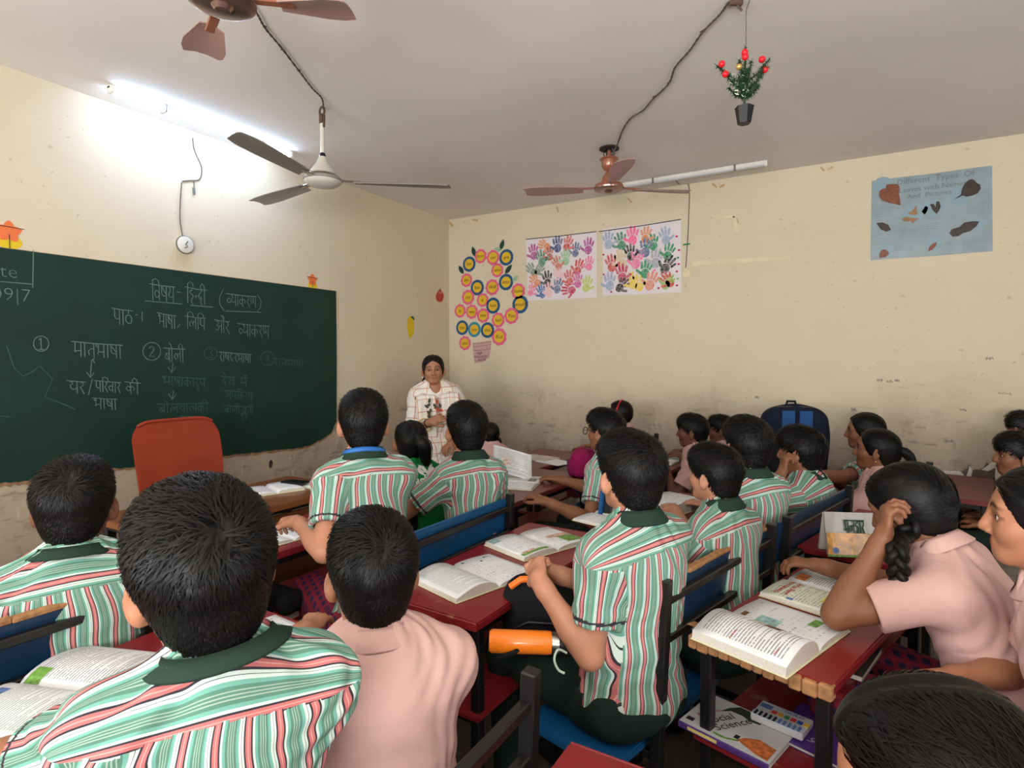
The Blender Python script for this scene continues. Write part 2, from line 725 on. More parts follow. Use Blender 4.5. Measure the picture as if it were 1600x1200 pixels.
def sculpt_head(sc, c, H, s, N):
    P = lambda x, y, z: c + (H[0] * x + H[1] * y + H[2] * z) * s
    v = lambda *r: np.array(r) * s
    sc.ell(P(0, -0.012, 0.03), H, v(0.073, 0.091, 0.074), k=0.0)
    sc.ell(P(0, 0.018, -0.030), H, v(0.057, 0.062, 0.070), k=0.03 * s)
    sc.ell(P(0, 0.055, -0.080), H, v(0.024, 0.020, 0.019), k=0.028 * s)
    for e in (-1, 1):
        sc.ell(P(e * 0.036, 0.046, -0.026), H, v(0.024, 0.026, 0.026), k=0.022 * s)
        sc.cone(P(e * 0.048, -0.005, -0.050), P(e * 0.022, 0.052, -0.080), 0.018 * s, 0.014 * s, k=0.02 * s)
    sc.cone(P(-0.036, 0.064, 0.022), P(0.036, 0.064, 0.022), 0.014 * s, 0.014 * s, k=0.018 * s)
    for e in (-1, 1):
        sc.ell(P(e * 0.031, 0.086, 0.002), H, v(0.019, 0.014, 0.0115), k=0.014 * s, op='s')
    sc.cone(P(0, 0.078, 0.010), P(0, 0.093, -0.028), 0.0075 * s, 0.0105 * s, k=0.012 * s)
    for e in (-1, 1):
        sc.ell(P(e * 0.0125, 0.084, -0.033), H, v(0.0085, 0.009, 0.0075), k=0.007 * s)
    sc.cone(P(-0.0135, 0.0735, -0.0525), P(0.0135, 0.0735, -0.0525), 0.0055 * s, 0.0055 * s, k=0.009 * s)
    sc.cone(P(-0.010, 0.0735, -0.0615), P(0.010, 0.0735, -0.0615), 0.0062 * s, 0.0062 * s, k=0.006 * s)
    # upper and lower lids
    for e in (-1, 1):
        sc.cone(P(e * 0.018, 0.0735, 0.0085), P(e * 0.045, 0.0665, 0.0075), 0.0056 * s, 0.0050 * s, k=0.006 * s)
        sc.cone(P(e * 0.019, 0.0725, -0.0075), P(e * 0.043, 0.0665, -0.0065), 0.0045 * s, 0.0042 * s, k=0.006 * s)
    # ears
    for e in (-1, 1):
        er = nrm(H[0] * e * 0.80 - H[1] * 0.60)
        eu = nrm(H[2] * 0.97 - H[1] * 0.22)
        ef = np.cross(eu, er)
        A = np.stack([er, ef, eu])
        ec = P(e * 0.080, -0.006, -0.012)
        sc.ell(ec, A, v(0.0085, 0.019, 0.031), k=0.007 * s)
        sc.ell(P(e * 0.0765, 0.000, -0.036), A, v(0.007, 0.010, 0.011), k=0.008 * s)
        sc.ell(ec + er * 0.009 * s + ef * 0.003 * s * e + eu * 0.004 * s, A, v(0.008, 0.011, 0.020), k=0.005 * s, op='s')
    # neck
    sc.cone(P(0, -0.022, -0.045), N, 0.047 * s, 0.052 * s, k=0.03 * s)


HL = {  # hairline height over the head's depth (head units)
    'short': ([-0.12, -0.06, -0.035, -0.012, 0.012, 0.024, 0.048, 0.1], [-0.088, -0.082, -0.045, 0.016, 0.012, 0.022, 0.052, 0.066]),
    'fringe': ([-0.12, -0.06, -0.035, -0.012, 0.012, 0.024, 0.045, 0.1], [-0.088, -0.082, -0.045, 0.016, 0.000, 0.010, 0.026, 0.034]),
    'tied': ([-0.12, -0.06, -0.04, -0.015, 0.01, 0.03, 0.05, 0.1], [-0.080, -0.080, -0.060, -0.002, 0.004, 0.018, 0.050, 0.072]),
    'bun': ([-0.12, -0.06, -0.04, -0.015, 0.01, 0.03, 0.05, 0.1], [-0.080, -0.080, -0.072, -0.050, -0.022, 0.014, 0.044, 0.066]),
    'long': ([-0.12, -0.06, -0.035, 0.0, 0.02, 0.035, 0.05, 0.1], [-0.16, -0.12, -0.09, -0.055, -0.03, 0.005, 0.046, 0.068]),
}


def hair_geo(c, H, s, style, h, rng, strands, tail=None, vol=1.0, grown=1.0):
    sc = Sculpt()
    line = HL[style]
    P = lambda x, y, z: c + (H[0] * x + H[1] * y + H[2] * z) * s
    boy = style in ('short', 'fringe')
    if boy:
        els = [((0, -0.012, 0.034), (0.0815, 0.100, 0.083)), ((0, -0.028, -0.008), (0.066, 0.072, 0.076)), ((0, -0.032, -0.048), (0.050, 0.056, 0.058)), ((0, 0.03, 0.072), (0.06, 0.055, 0.042))]
    else:
        els = [((0, -0.012, 0.033), (0.080, 0.098, 0.080)), ((0, -0.026, -0.008), (0.073, 0.075, 0.080)), ((0, -0.030, -0.045), (0.060, 0.058, 0.062))]
    for i, (o, r) in enumerate(els):
        def cut(lx, ly, lz, o=o):
            t_ = np.interp(ly / s + o[1], line[0], line[1])
            if not boy:
                x_ = np.abs(lx / s)
                t_ = t_ + (0.016 * np.clip(1 - x_ / 0.045, 0, 1) - 0.034 * np.clip((x_ - 0.040) / 0.022, 0, 1)) * np.clip((ly / s + o[1]) / 0.03, 0, 1)
            return (t_ - (lz / s + o[2])).astype(f32) * (0.7 * s)
        g = vol if i == 0 else 1.0
        sc.ell(P(*o), H, np.array(r) * s * np.array([g, g, g]), k=0.035 * s if i else 0, cut=cut)
    V, F = sc.mesh(h)
    parts = {}
    Nn = vnormals(V, F)
    # locks: slight uneven relief along the flow
    l = ((V - c) @ H.T) / s
    out = [(V + Nn * (0.0018 * np.sin(l[:, :1] * 190 + 3 * np.sin(l[:, 2:3] * 60)) * np.clip((l[:, 2:3] - 0.01) * 20, 0.08, 1) * s)).astype(f32)], [F]
    if strands:
        out = add_strands(out, V, F, Nn, c, H, s, style, line, rng, strands, grown)
    parts['hair'] = (np.concatenate(out[0]), np.concatenate(out[1]))
    return parts


def add_strands(out, V, F, Nn, c, H, s, style, line, rng, cnt, grown=1.0):
    ar = 0.5 * np.linalg.norm(np.cross(V[F[:, 2]] - V[F[:, 0]], V[F[:, 3]] - V[F[:, 1]]), axis=1)
    fc = V[F].mean(1)
    fl = ((fc - c) @ H.T) / s
    fn = Nn[F].mean(1)
    outw = ((fn * (fc - (c + H[2] * 0.02 * s))).sum(1) > 0)
    ok = outw & (fl[:, 2] > np.interp(fl[:, 1], line[0], line[1]) + 0.004)
    wgt = ar * ok
    pick = rng.choice(len(F), size=cnt, p=wgt / wgt.sum())
    ab = rng.random((cnt, 2, 1))
    q = V[F[pick]]
    p = (q[:, 0] * (1 - ab[:, 0]) + q[:, 1] * ab[:, 0]) * (1 - ab[:, 1]) + (q[:, 3] * (1 - ab[:, 0]) + q[:, 2] * ab[:, 0]) * ab[:, 1]
    n = fn[pick]
    n = n / np.linalg.norm(n, axis=1)[:, None]
    l = ((p - c) @ H.T) / s
    if style in ('short', 'fringe'):
        w0 = np.array([0.006, -0.086, 0.062])
        rel = l - w0
        dist = np.linalg.norm(rel, axis=1)[:, None]
        dl = rel / np.maximum(dist, 1e-4)
        sw = np.cross(n @ H.T, dl) * np.exp(-dist / 0.05) * 0.9
        dl = dl + sw + np.array([0.0, 0.0, -0.45]) * np.clip(dist * 6, 0, 1)
        dl[:, 1] += 0.5 * (l[:, 1] > 0.0) * (l[:, 2] > 0.06)
        ln = (0.030 + 0.016 * rng.random((cnt, 1))) * np.clip((l[:, 2:3] + 0.10) * 9, 0.35, 1.0)
        lift = 0.003 + 0.007 * rng.random((cnt, 1)) * np.clip((l[:, 2:3] - 0.0) * 12, 0.15, 1)
    else:
        tie = np.array([0.0, -0.115, -0.02]) if style in ('tied', 'bun') else np.array([0.0, -0.06, -0.30])
        dl = tie - l
        dl = dl / np.linalg.norm(dl, axis=1)[:, None]
        part = np.clip(1 - np.abs(l[:, 0]) / 0.06, 0, 1) * (l[:, 2] > 0.05)
        dl[:, 0] += np.sign(l[:, 0]) * part * 0.9
        ln = 0.045 + 0.03 * rng.random((cnt, 1))
        lift = 0.0010 + 0.0032 * rng.random((cnt, 1))
    ln = ln * s * grown
    lift = lift * s
    d = dl @ H + rng.normal(0, 0.16 if style in ('short', 'fringe') else 0.07, (cnt, 3))
    if style in ('short', 'fringe'):
        d = d + rng.normal(0, 0.8, (cnt, 3)) * np.exp(-dist / 0.016)
    d = d - n * (d * n).sum(1)[:, None]
    d = d / np.maximum(np.linalg.norm(d, axis=1), 1e-6)[:, None]
    side = np.cross(n, d)
    wd = (0.0009 + 0.0009 * rng.random((cnt, 1))) * (s if cnt > 3000 else 1.6 * s)
    T = [0.0, 0.4, 0.75, 1.0]
    Wt = [1.0, 0.9, 0.6, 0.12]
    pts = []
    for t, w in zip(T, Wt):
        x = ln * t
        mid = p - n * 0.003 * s + d * x + n * (lift * 1.6 * math.sin(min(t * 2.0, 2.6)) - x * x / (2 * 0.095 * s)) + side * (rng.normal(0, 0.12, (cnt, 1)) * x * t)
        pts += [mid - side * wd * w, mid + side * wd * w]
    SV = np.stack(pts, 1).reshape(-1, 3)
    b = np.arange(cnt)[:, None] * 8
    SF = np.concatenate([b + np.array([[2 * i, 2 * i + 1, 2 * i + 3, 2 * i + 2]]) for i in range(3)])
    n0 = sum(len(v) for v in out[0])
    return out[0] + [SV.astype(f32)], out[1] + [(SF + n0).astype(np.int32)]


def spline(pts, n):
    P = np.array(pts, float)
    m = len(P)
    res = []
    for t in np.linspace(0, m - 1, n):
        i = min(int(t), m - 2)
        u = t - i
        p0, p1, p2, p3 = P[max(i - 1, 0)], P[i], P[i + 1], P[min(i + 2, m - 1)]
        res.append(0.5 * (2 * p1 + (p2 - p0) * u + (2 * p0 - 5 * p1 + 4 * p2 - p3) * u * u + (3 * p1 - p0 - 3 * p2 + p3) * u ** 3))
    return np.array(res)


def grid_tube(path, rad, seg, ring=None):
    """quads around a path; ring(i, ang) may vary the radius"""
    path = np.array(path, float)
    n = len(path)
    T = np.gradient(path, axis=0)
    T /= np.linalg.norm(T, axis=1)[:, None]
    x = np.cross(T[0], [0, 0, 1.0])
    if np.linalg.norm(x) < 0.1:
        x = np.cross(T[0], [1.0, 0, 0])
    V = []
    for i in range(n):
        x = x - T[i] * (x @ T[i])
        x /= np.linalg.norm(x)
        y = np.cross(T[i], x)
        for k in range(seg):
            a = 2 * PI * k / seg
            r = rad[i] * (ring(i, a) if ring else 1)
            V.append(path[i] + (x * math.cos(a) + y * math.sin(a)) * r)
    F = [[i * seg + k, i * seg + (k + 1) % seg, (i + 1) * seg + (k + 1) % seg, (i + 1) * seg + k] for i in range(n - 1) for k in range(seg)]
    return np.array(V, f32), np.array(F, np.int32)


def join(parts):
    Vs, Fs, n = [], [], 0
    for V, F in parts:
        Vs.append(V)
        Fs.append(F + n)
        n += len(V)
    return np.concatenate(Vs).astype(f32), np.concatenate(Fs).astype(np.int32)


def braid_geo(pts, r, n=46):
    path = spline(pts, n)
    T = np.gradient(path, axis=0)
    T /= np.linalg.norm(T, axis=1)[:, None]
    x = np.cross(T, np.array([0.3, 1.0, 0.05]))
    x /= np.linalg.norm(x, axis=1)[:, None]
    y = np.cross(T, x)
    L = np.concatenate([[0], np.cumsum(np.linalg.norm(np.diff(path, axis=0), axis=1))])
    out = []
    for k in range(3):
        ph = L / (r * 5.2) * 2 * PI + k * 2 * PI / 3
        tp = np.clip((L[-1] - L) / 0.05, 0.25, 1)[:, None]
        q = path + (x * np.sin(ph)[:, None] * r * 0.85 + y * np.sin(2 * ph)[:, None] * r * 0.42) * tp
        out.append(grid_tube(q, r * 0.62 * tp[:, 0], 10))
    return join(out)


def pony_geo(pts, r0, rng, strands=500):
    path = spline(pts, 14)
    t = np.linspace(0, 1, 14)
    rad = r0 * (0.55 + 1.0 * np.sin(np.clip(t * 1.25 + 0.15, 0, 1) * PI) ** 0.8 * 0.6) * np.clip((1.02 - t) * 4, 0.1, 1)
    parts = [grid_tube(path, rad, 14, lambda i, a: 1 + 0.08 * math.sin(a * 5 + i * 0.4))]
    for _ in range(strands // 10):
        a = rng.random() * 2 * PI
        st = rng.integers(0, 5)
        off = np.array([math.cos(a), math.sin(a), 0.3 * math.sin(a * 2)])
        q = np.array([path[i] + off * rad[i] * (1.0 + 0.15 * rng.random()) for i in range(st, 14)]) + rng.normal(0, 0.0015, 3)
        parts.append(grid_tube(q, np.linspace(0.0018, 0.0004, len(q)), 3))
    return join(parts)


def collar_geo(N, axis, F, r=0.06, stand=0.026, fall=0.03, seg=36, thick=0.004):
    """turned-down collar around the neck, open in front"""
    axis = nrm(axis)
    f = nrm(F - axis * (F @ axis))
    rt = np.cross(f, axis)
    prof = [(r * 0.93, -0.008), (r * 0.90, stand), (r * 0.96, stand + 0.004), (r * 1.04, stand - 0.004), (r * 1.30, stand - fall), (r * 1.27, stand - fall - 0.005), (r * 0.97, stand - 0.014)]
    V, Fc = [], []
    for k in range(seg):
        a = PI / 2 + 0.16 + (2 * PI - 0.32) * k / (seg - 1)
        fr = max(0, math.sin(a))
        for rr, z in prof:
            V.append(N + (rt * math.cos(a) * 1.08 + f * (math.sin(a) * (1 + 0.12 * fr))) * rr + axis * (z - 0.028 * fr))
    m = len(prof)
    for k in range(seg - 1):
        for j in range(m - 1):
            Fc.append([k * m + j, (k + 1) * m + j, (k + 1) * m + j + 1, k * m + j + 1])
    return np.array(V, f32), np.array(Fc, np.int32)


def band_geo(N, axis, F, r, z0, z1, seg=36, thick=0.003, drop=0.0):
    axis = nrm(axis)
    f = nrm(F - axis * (F @ axis))
    rt = np.cross(f, axis)
    V, Fc = [], []
    for k in range(seg):
        a = 2 * PI * k / seg
        for rr, z in ((r, z0), (r, z1), (r + thick, z1), (r + thick, z0)):
            V.append(N + (rt * math.cos(a) * 1.08 + f * math.sin(a)) * rr + axis * (z - drop * max(0, math.sin(a))))
    for k in range(seg):
        b = (k + 1) % seg
        for j in range(4):
            Fc.append([k * 4 + j, b * 4 + j, b * 4 + (j + 1) % 4, k * 4 + (j + 1) % 4])
    return np.array(V, f32), np.array(Fc, np.int32)


def person_geo(S):
    """all the shapes of one figure as arrays, in room coordinates"""
    g = lambda k, d=None: S.get(k, d)
    rng = np.random.default_rng(g('seed', 1))
    s = g('s', 1.0)
    h = g('h', 0.006)
    w = g('w', 1.0)
    head = np.array(g('head'), float)
    hs = g('hs', 0.98) * s
    H = frame(g('hyaw'), g('hpitch', 0), g('hroll', 0))
    seat = np.array(g('seat'), float)
    P0 = seat + np.array([0, 0, 0.085 * s])
    yaw = math.radians(g('yaw'))
    F0 = np.array([math.cos(yaw), math.sin(yaw), 0])
    N = head - H[2] * 0.110 * hs - H[1] * 0.034 * hs + np.array(g('ndx', (0, 0, 0)))
    U = nrm(N - P0)
    R = nrm(np.cross(F0, U))
    F = np.cross(U, R)
    A = np.stack([R, F, U])
    L = float(np.linalg.norm(N - P0))
    slope = g('slope', 0.062)
    sw = 0.124 * w * s

    def trunk(sc, e, hips=True, k=0.045):
        r = lambda *q: np.array(q) * s * np.array([w, w, 1]) + e
        if hips:
            sc.ell(P0 + U * 0.015, A, r(0.142, 0.106, 0.100), k=0)
        sc.ell(P0 + U * 0.33 * L + F * 0.008, A, r(0.126, 0.098, 0.16), k=k)
        sc.ell(P0 + U * 0.66 * L, A, r(0.130, 0.092, 0.165), k=k)
        if e > 0:
            sc.cone(N - U * 0.06, N + nrm(head - H[2] * 0.06 * hs - H[1] * 0.022 * hs - N) * 0.004, 0.055 * s, 0.049 * s, k=0.03)
        for q in (-1, 1):
            sc.cone(N - U * 0.035 + R * q * 0.02, sh[q], 0.046 * s + e, 0.046 * s + e, k=k)
        sc.cone(P0 + U * (L - 0.10) + R * sw * -0.7, P0 + U * (L - 0.10) + R * sw * 0.7, 0.058 * s + e, 0.058 * s + e, k=k, squash=None)

    sh = {q: P0 + U * (L - slope * s - 0.02) + R * q * sw + F * g('hunch', 0.0) for q in (-1, 1)}
    l1, l2 = 0.245 * s, 0.225 * s
    arms = {}
    for q, key in ((-1, 'L'), (1, 'R')):
        a = g(key) or {}
        T = a.get('to')
        if T is None:
            T = seat + F0 * 0.34 * s + np.cross(F0, [0, 0, 1.0]) * q * 0.10 + np.array([0, 0, 0.345]) - (np.array([0, 0, 0.17]) + F0 * 0.12 if g('lap') else 0)
        hint = a.get('hint')
        if hint is None:
            hint = np.array([0, 0, -1.0]) + R * q * 0.55 - F * 0.2
        E, W = ik(sh[q], T, l1, l2, hint)
        fd = a.get('dir')
        if fd is None:
            fd = nrm(W - E)
            fd[2] = min(fd[2], 0.04)
        fd = nrm(fd)
        n = np.array(a.get('up', (0, 0, 1.0)), float)
        arms[q] = (E, W, fd, n, a)
    G = {}
    # ---- skin: head, neck, trunk under the clothes, arms, hands: one surface
    sc = Sculpt()
    sculpt_head(sc, head, H, hs, N)
    trunk(sc, -0.004)
    for q in (-1, 1):
        E, W, fd, n, a = arms[q]
        sc.cone(sh[q], E, 0.043 * s, 0.034 * s, k=0.03)
        sc.cone(E, W - nrm(W - E) * 0.02, 0.035 * s, 0.0245 * s, k=0.012)
        sc.ell(E + (W - E) * 0.28, np.stack([nrm(np.cross(W - E, [0.3, 0.2, 1])), nrm(W - E), nrm(np.cross(np.cross(W - E, [0.3, 0.2, 1]), W - E))]), np.array([0.036, 0.075, 0.034]) * s, k=0.02)
        sc.cone(W - nrm(W - E) * 0.03, W + fd * 0.015, 0.0235 * s, 0.022 * s, k=0.012)
        sculpt_hand(sc, W, fd, n, -q if a.get('flip') else q * -1, s, a.get('curl', 0.3), point=a.get('point', False))
    V, Fc = sc.mesh(h)
    l = ((V - head) @ H.T) / hs
    tint = np.ones((len(V), 4), f32)
    ax = np.abs(l[:, 0])
    lk = np.clip(1.25 - (ax / 0.019) ** 2 - ((l[:, 2] + 0.0575) / 0.0105) ** 2, 0, 0.45)[:, None] / 0.45 * (l[:, 1:2] > 0.06)
    tint[:, :3] = 1 - lk * (1 - np.array([[0.74, 0.46, 0.46]]))
    bz = 0.0215 + 0.006 * np.sin(np.clip((ax - 0.012) / 0.036, 0, 1) * PI)
    bk = np.exp(-((l[:, 2] - bz) / 0.0046) ** 4) * np.clip((ax - 0.008) / 0.006, 0, 1) * np.clip((0.054 - ax) / 0.008, 0, 1) * (l[:, 1] > 0.04)
    tint[:, :3] *= 1 - bk[:, None] * 0.88
    lid = (((ax - 0.031) / 0.021) ** 2 + ((l[:, 2] - 0.002) / 0.012) ** 2 < 1) & (l[:, 1] > 0.05)
    tint[lid, :3] *= 0.6
    G['body'] = (V, Fc, tint)
    # ---- hair
    hp = hair_geo(head, H, hs, g('hair', 'short'), min(h, 0.005), rng, g('strands', 0), vol=g('vol', 1.0), grown=g('grown', 1.0))
    G['hair'] = hp['hair']
    Hp = lambda x, y, z: head + (H[0] * x + H[1] * y + H[2] * z) * hs
    # ---- shirt
    fit = g('fit', 0.012)
    sc = Sculpt()
    if g('stand'):
        trunk(sc, fit)
        sc.cone(P0 + U * 0.05, P0 - U * 0.36, 0.135, 0.185, k=0.08, squash=(F, 0.62))
        sc.trim(lambda x, y, z: (P0[2] - 0.36 - z) + 0 * x + 0 * y)
        sc.ell(N + F * 0.075 + U * 0.005, A, (0.040, 0.06, 0.075), k=0.01, op='s')
    else:
        trunk(sc, fit)
    sl = g('sleeve', 0.66)
    hems = {}
    for q in (-1, 1):
        E = arms[q][0]
        d = nrm(E - sh[q])
        T = sh[q] + d * l1 * sl
        hems[q] = (T, d)
        inn = Sculpt().cone(sh[q], E, 0.043 * s + 0.003, 0.034 * s + 0.0045, k=0).p[0][4]
        r1, r2 = 0.046 * s + fit, 0.043 * s + fit + 0.004
        outer = Sculpt().cone(sh[q], T + d * 0.05, r1, r2, k=0)
        base = outer.p[0][4]

        def fn(x, y, z, base=base, inn=inn, T=T, d=d):
            pl = (x - T[0]) * d[0] + (y - T[1]) * d[1] + (z - T[2]) * d[2]
            o = np.maximum(base(x, y, z), pl)
            return np.maximum(o, np.where(pl > -0.03, -inn(x, y, z), -1))
        sc.p.append(('u', 0.03, outer.p[0][2], outer.p[0][3], fn))
    hsh = g('hshirt', max(h * 1.15, 0.0055))
    V, Fc = sc.mesh(hsh)
    Nn = vnormals(V, Fc)
    l = (V - P0) @ A.T
    a_, b_ = 0.138 * w * s, 0.104 * w * s
    th = np.arctan2(l[:, 0] / a_, -l[:, 1] / b_)
    u, v = th * a_, l[:, 2]
    ph = rng.random(8) * 6.28
    fold = np.zeros(len(V))
    wob = 0.05 * np.sin(u * 17 + ph[0]) + 0.04 * np.sin(v * 21 + ph[1])
    fold += 0.0026 * np.sin((v + wob) * 62 + u * 22 + ph[2]) * np.clip(1.1 - v / L * 1.3, 0.1, 1)
    fold += 0.0030 * np.sin((u + wob) * 48 + v * 16 + ph[3]) * np.clip(v / L, 0.2, 1)
    fold += 0.0022 * np.sin((u - v * 0.9 + wob * 1.4) * 75 + ph[4]) * np.clip(np.abs(u) / 0.16, 0, 1)
    amt = g('folds', 1.0)
    fold = fold * amt
    clear = np.ones(len(V))
    for q in (-1, 1):
        T, d = hems[q]
        clear = np.minimum(clear, np.clip(-((V - T) @ d) / 0.05, 0, 1) + (np.linalg.norm(V - T, axis=1) > 0.11))
    V = (V + Nn * (fold * np.clip(clear, 0, 1))[:, None]).astype(f32)
    if g('cloth') != 'none':
        fcx = V[Fc].mean(1)
        fl = (fcx - P0) @ A.T
        reg = np.zeros(len(Fc), int)
        reg[(fl[:, 2] > L - g('yoke', 0.060) * s - 0.02 * np.abs(fl[:, 0]) / 0.15) & (fl[:, 1] < 0.045)] = 1
        for q in (-1, 1):
            T, d = hems[q]
            rel = fcx - sh[q]
            tt = rel @ d
            rad = np.linalg.norm(rel - tt[:, None] * d, axis=1)
            on = (tt > 0.012) & (rad < np.where((np.abs(fl[:, 0]) > 0.116 * w * s) & (tt > 0.04), 0.100, 0.080)) & (np.abs(fl[:, 0]) > 0.088 * w * s) & (fl[:, 0] * q > 0) & (tt / np.maximum(rad, 1e-3) > 0.15)
            reg[on] = 2 if q < 0 else 3
        UV = np.zeros((len(Fc), 4, 2), f32)
        vv = V[Fc]
        ll = (vv - P0) @ A.T
        tu = np.arctan2(ll[..., 0] / a_, -ll[..., 1] / b_)
        c0 = tu[:, :1]
        tu = np.where(tu - c0 > PI, tu - 2 * PI, np.where(tu - c0 < -PI, tu + 2 * PI, tu))
        wv = 0.004 * np.sin(ll[..., 2] * 26 + ph[5]) + 0.003 * np.sin(ll[..., 2] * 47 + ll[..., 0] * 12 + ph[6])
        UV[..., 0] = tu * a_ * (1 + 0.10 * (ll[..., 2] / L - 0.5)) + wv * amt
        UV[..., 1] = ll[..., 2]
        UV[..., 0] += rng.random() * 0.04
        m = reg == 1
        lm = ll[m]
        UV[m, :, 0] = np.arctan2(lm[..., 2] - (L - 0.10), -lm[..., 1]) * 0.085 + 0.012 * np.abs(lm[..., 0])
        UV[m, :, 1] = lm[..., 0]
        for q, rg in ((-1, 2), (1, 3)):
            m = reg == rg
            T, d = hems[q]
            rel = vv[m] - sh[q]
            tt = rel @ d
            e1 = nrm(np.cross(d, F))
            e2 = np.cross(d, e1)
            an = np.arctan2(rel @ e1, rel @ e2)
            a0 = an[:, :1]
            an = np.where(an - a0 > PI, an - 2 * PI, np.where(an - a0 < -PI, an + 2 * PI, an))
            uu = an * 0.056
            hl = l1 * sl
            pip = (tt.mean(1) > hl - 0.020) & (tt.mean(1) < hl - 0.0125)
            if g('outfit', 'stripe') == 'stripe':
                uu[pip] = 0.001
            UV[m, :, 0] = uu
            UV[m, :, 1] = tt
        G['shirt'] = (V, Fc, UV)
    nb = head - H[2] * 0.06 * hs - H[1] * 0.022 * hs
    G['neck'] = (N, nrm(nrm(nb - N) + U * 0.6), F)
    # ---- legs
    sc = Sculpt()
    ld = math.radians(g('legyaw', g('yaw')))
    fl_ = np.array([math.cos(ld), math.sin(ld), 0])
    rl = np.array([fl_[1], -fl_[0], 0])
    hl_ = g('hleg', 0.011)
    thl = g('thigh', 0.37) * s
    feet = []
    if g('stand'):
        for q in (-1, 1):
            hip = P0 + rl * q * 0.075
            sc.cone(hip, hip + np.array([0, 0, -0.40]) + fl_ * 0.02, 0.078, 0.06, k=0.01)
            an = np.array([hip[0], hip[1], 0.08])
            sc.cone(hip + np.array([0, 0, -0.40]) + fl_ * 0.02, an, 0.062, 0.05, k=0.02)
            feet.append(an)
    else:
        sc.ell(P0 - U * 0.0 - F * 0.0, A, np.array([0.158 * w, 0.116 * w, 0.10]) * s, k=0)
        for q in (-1, 1):
            hip = P0 + rl * q * 0.07 * w - np.array([0, 0, 0.006])
            sp = g('spread', 0.06)
            kn = hip + fl_ * thl + rl * q * sp + np.array([0, 0, 0.005])
            if g('outfit2') == 'skirt':
                sc.cone(hip, kn + fl_ * 0.02, 0.080 * w, 0.082, k=0.085)
            else:
                sc.cone(hip, kn, 0.080 * w * s, 0.058 * s, k=0.03)
                an = np.array([kn[0], kn[1], 0.09]) + fl_ * g('shin', -0.03)
                sc.cone(kn, an, 0.056 * s, 0.046 * s, k=0.02)
            an = np.array([kn[0], kn[1], 0.09]) + fl_ * g('shin', -0.03)
            feet.append((kn, an))
        top = P0[2] + 0.075 + (0.05 if g('outfit2') == 'skirt' else 0)
        bottom = seat[2] + 0.001
        k0 = (seat + fl_ * 0.18)

        def lim(x, y, z):
            along = (x - k0[0]) * fl_[0] + (y - k0[1]) * fl_[1]
            return np.where(along < 0, bottom - z, -1.0).astype(f32)
        sc.trim(lim)
    V, Fc = sc.mesh(hl_)
    Nn = vnormals(V, Fc)
    l = V - P0
    al, rr_ = l @ fl_, l @ rl
    if g('outfit2') == 'skirt':
        V = V + Nn * (0.005 * np.sin(rr_ * 95 + 5 * al + ph[6]) * np.clip(al * 8, 0.2, 1))[:, None]
    else:
        V = V + Nn * (0.003 * np.sin(al * 60 + rr_ * 40 + ph[7]))[:, None]
    lo = (V[Fc] - P0)
    UV = np.zeros((len(Fc), 4, 2), f32)
    UV[..., 0] = (lo @ rl) * 1.25 + lo[..., 2] * 0.3
    UV[..., 1] = (lo @ fl_) - lo[..., 2] * 0.9
    G['legs'] = (V.astype(f32), Fc, UV)
    sh_, so_ = [], []
    for ft in feet:
        an = ft if g('stand') else ft[1]
        f2 = Sculpt().cone(np.array([an[0], an[1], 0.045]) - fl_ * 0.03, np.array([an[0], an[1], 0.032]) + fl_ * 0.12, 0.042, 0.032, k=0)
        f2.trim(lambda x, y, z: 0.004 - z + 0 * x + 0 * y)
        sh_.append(f2.mesh(0.013))
        if not g('stand') and g('outfit2') == 'skirt':
            f3 = Sculpt().cone(ft[0], an - np.array([0, 0, 0.03]), 0.048, 0.036, k=0)
            so_.append(f3.mesh(0.013))
    G['shoes'] = sh_
    G['socks'] = so_
    G['fr'] = dict(P0=P0, A=A, L=L, N=N, H=H, head=head, hs=hs, sh=sh, arms=arms, Hp=Hp)
    # tails
    if g('pony'):
        G['pony'] = pony_geo([Hp(*p) for p in g('pony')], g('ponyr', 0.024) * s, rng)
    if g('braid'):
        G['braid'] = braid_geo([np.array(p[:3], float) if len(p) == 4 else Hp(*p) for p in g('braid')], g('braidr', 0.017))
    return G


def set_uv(o, UV):
    me = o.data
    lay = me.uv_layers.new(name='UVMap')
    lay.data.foreach_set('uv', np.ascontiguousarray(UV, f32).ravel())


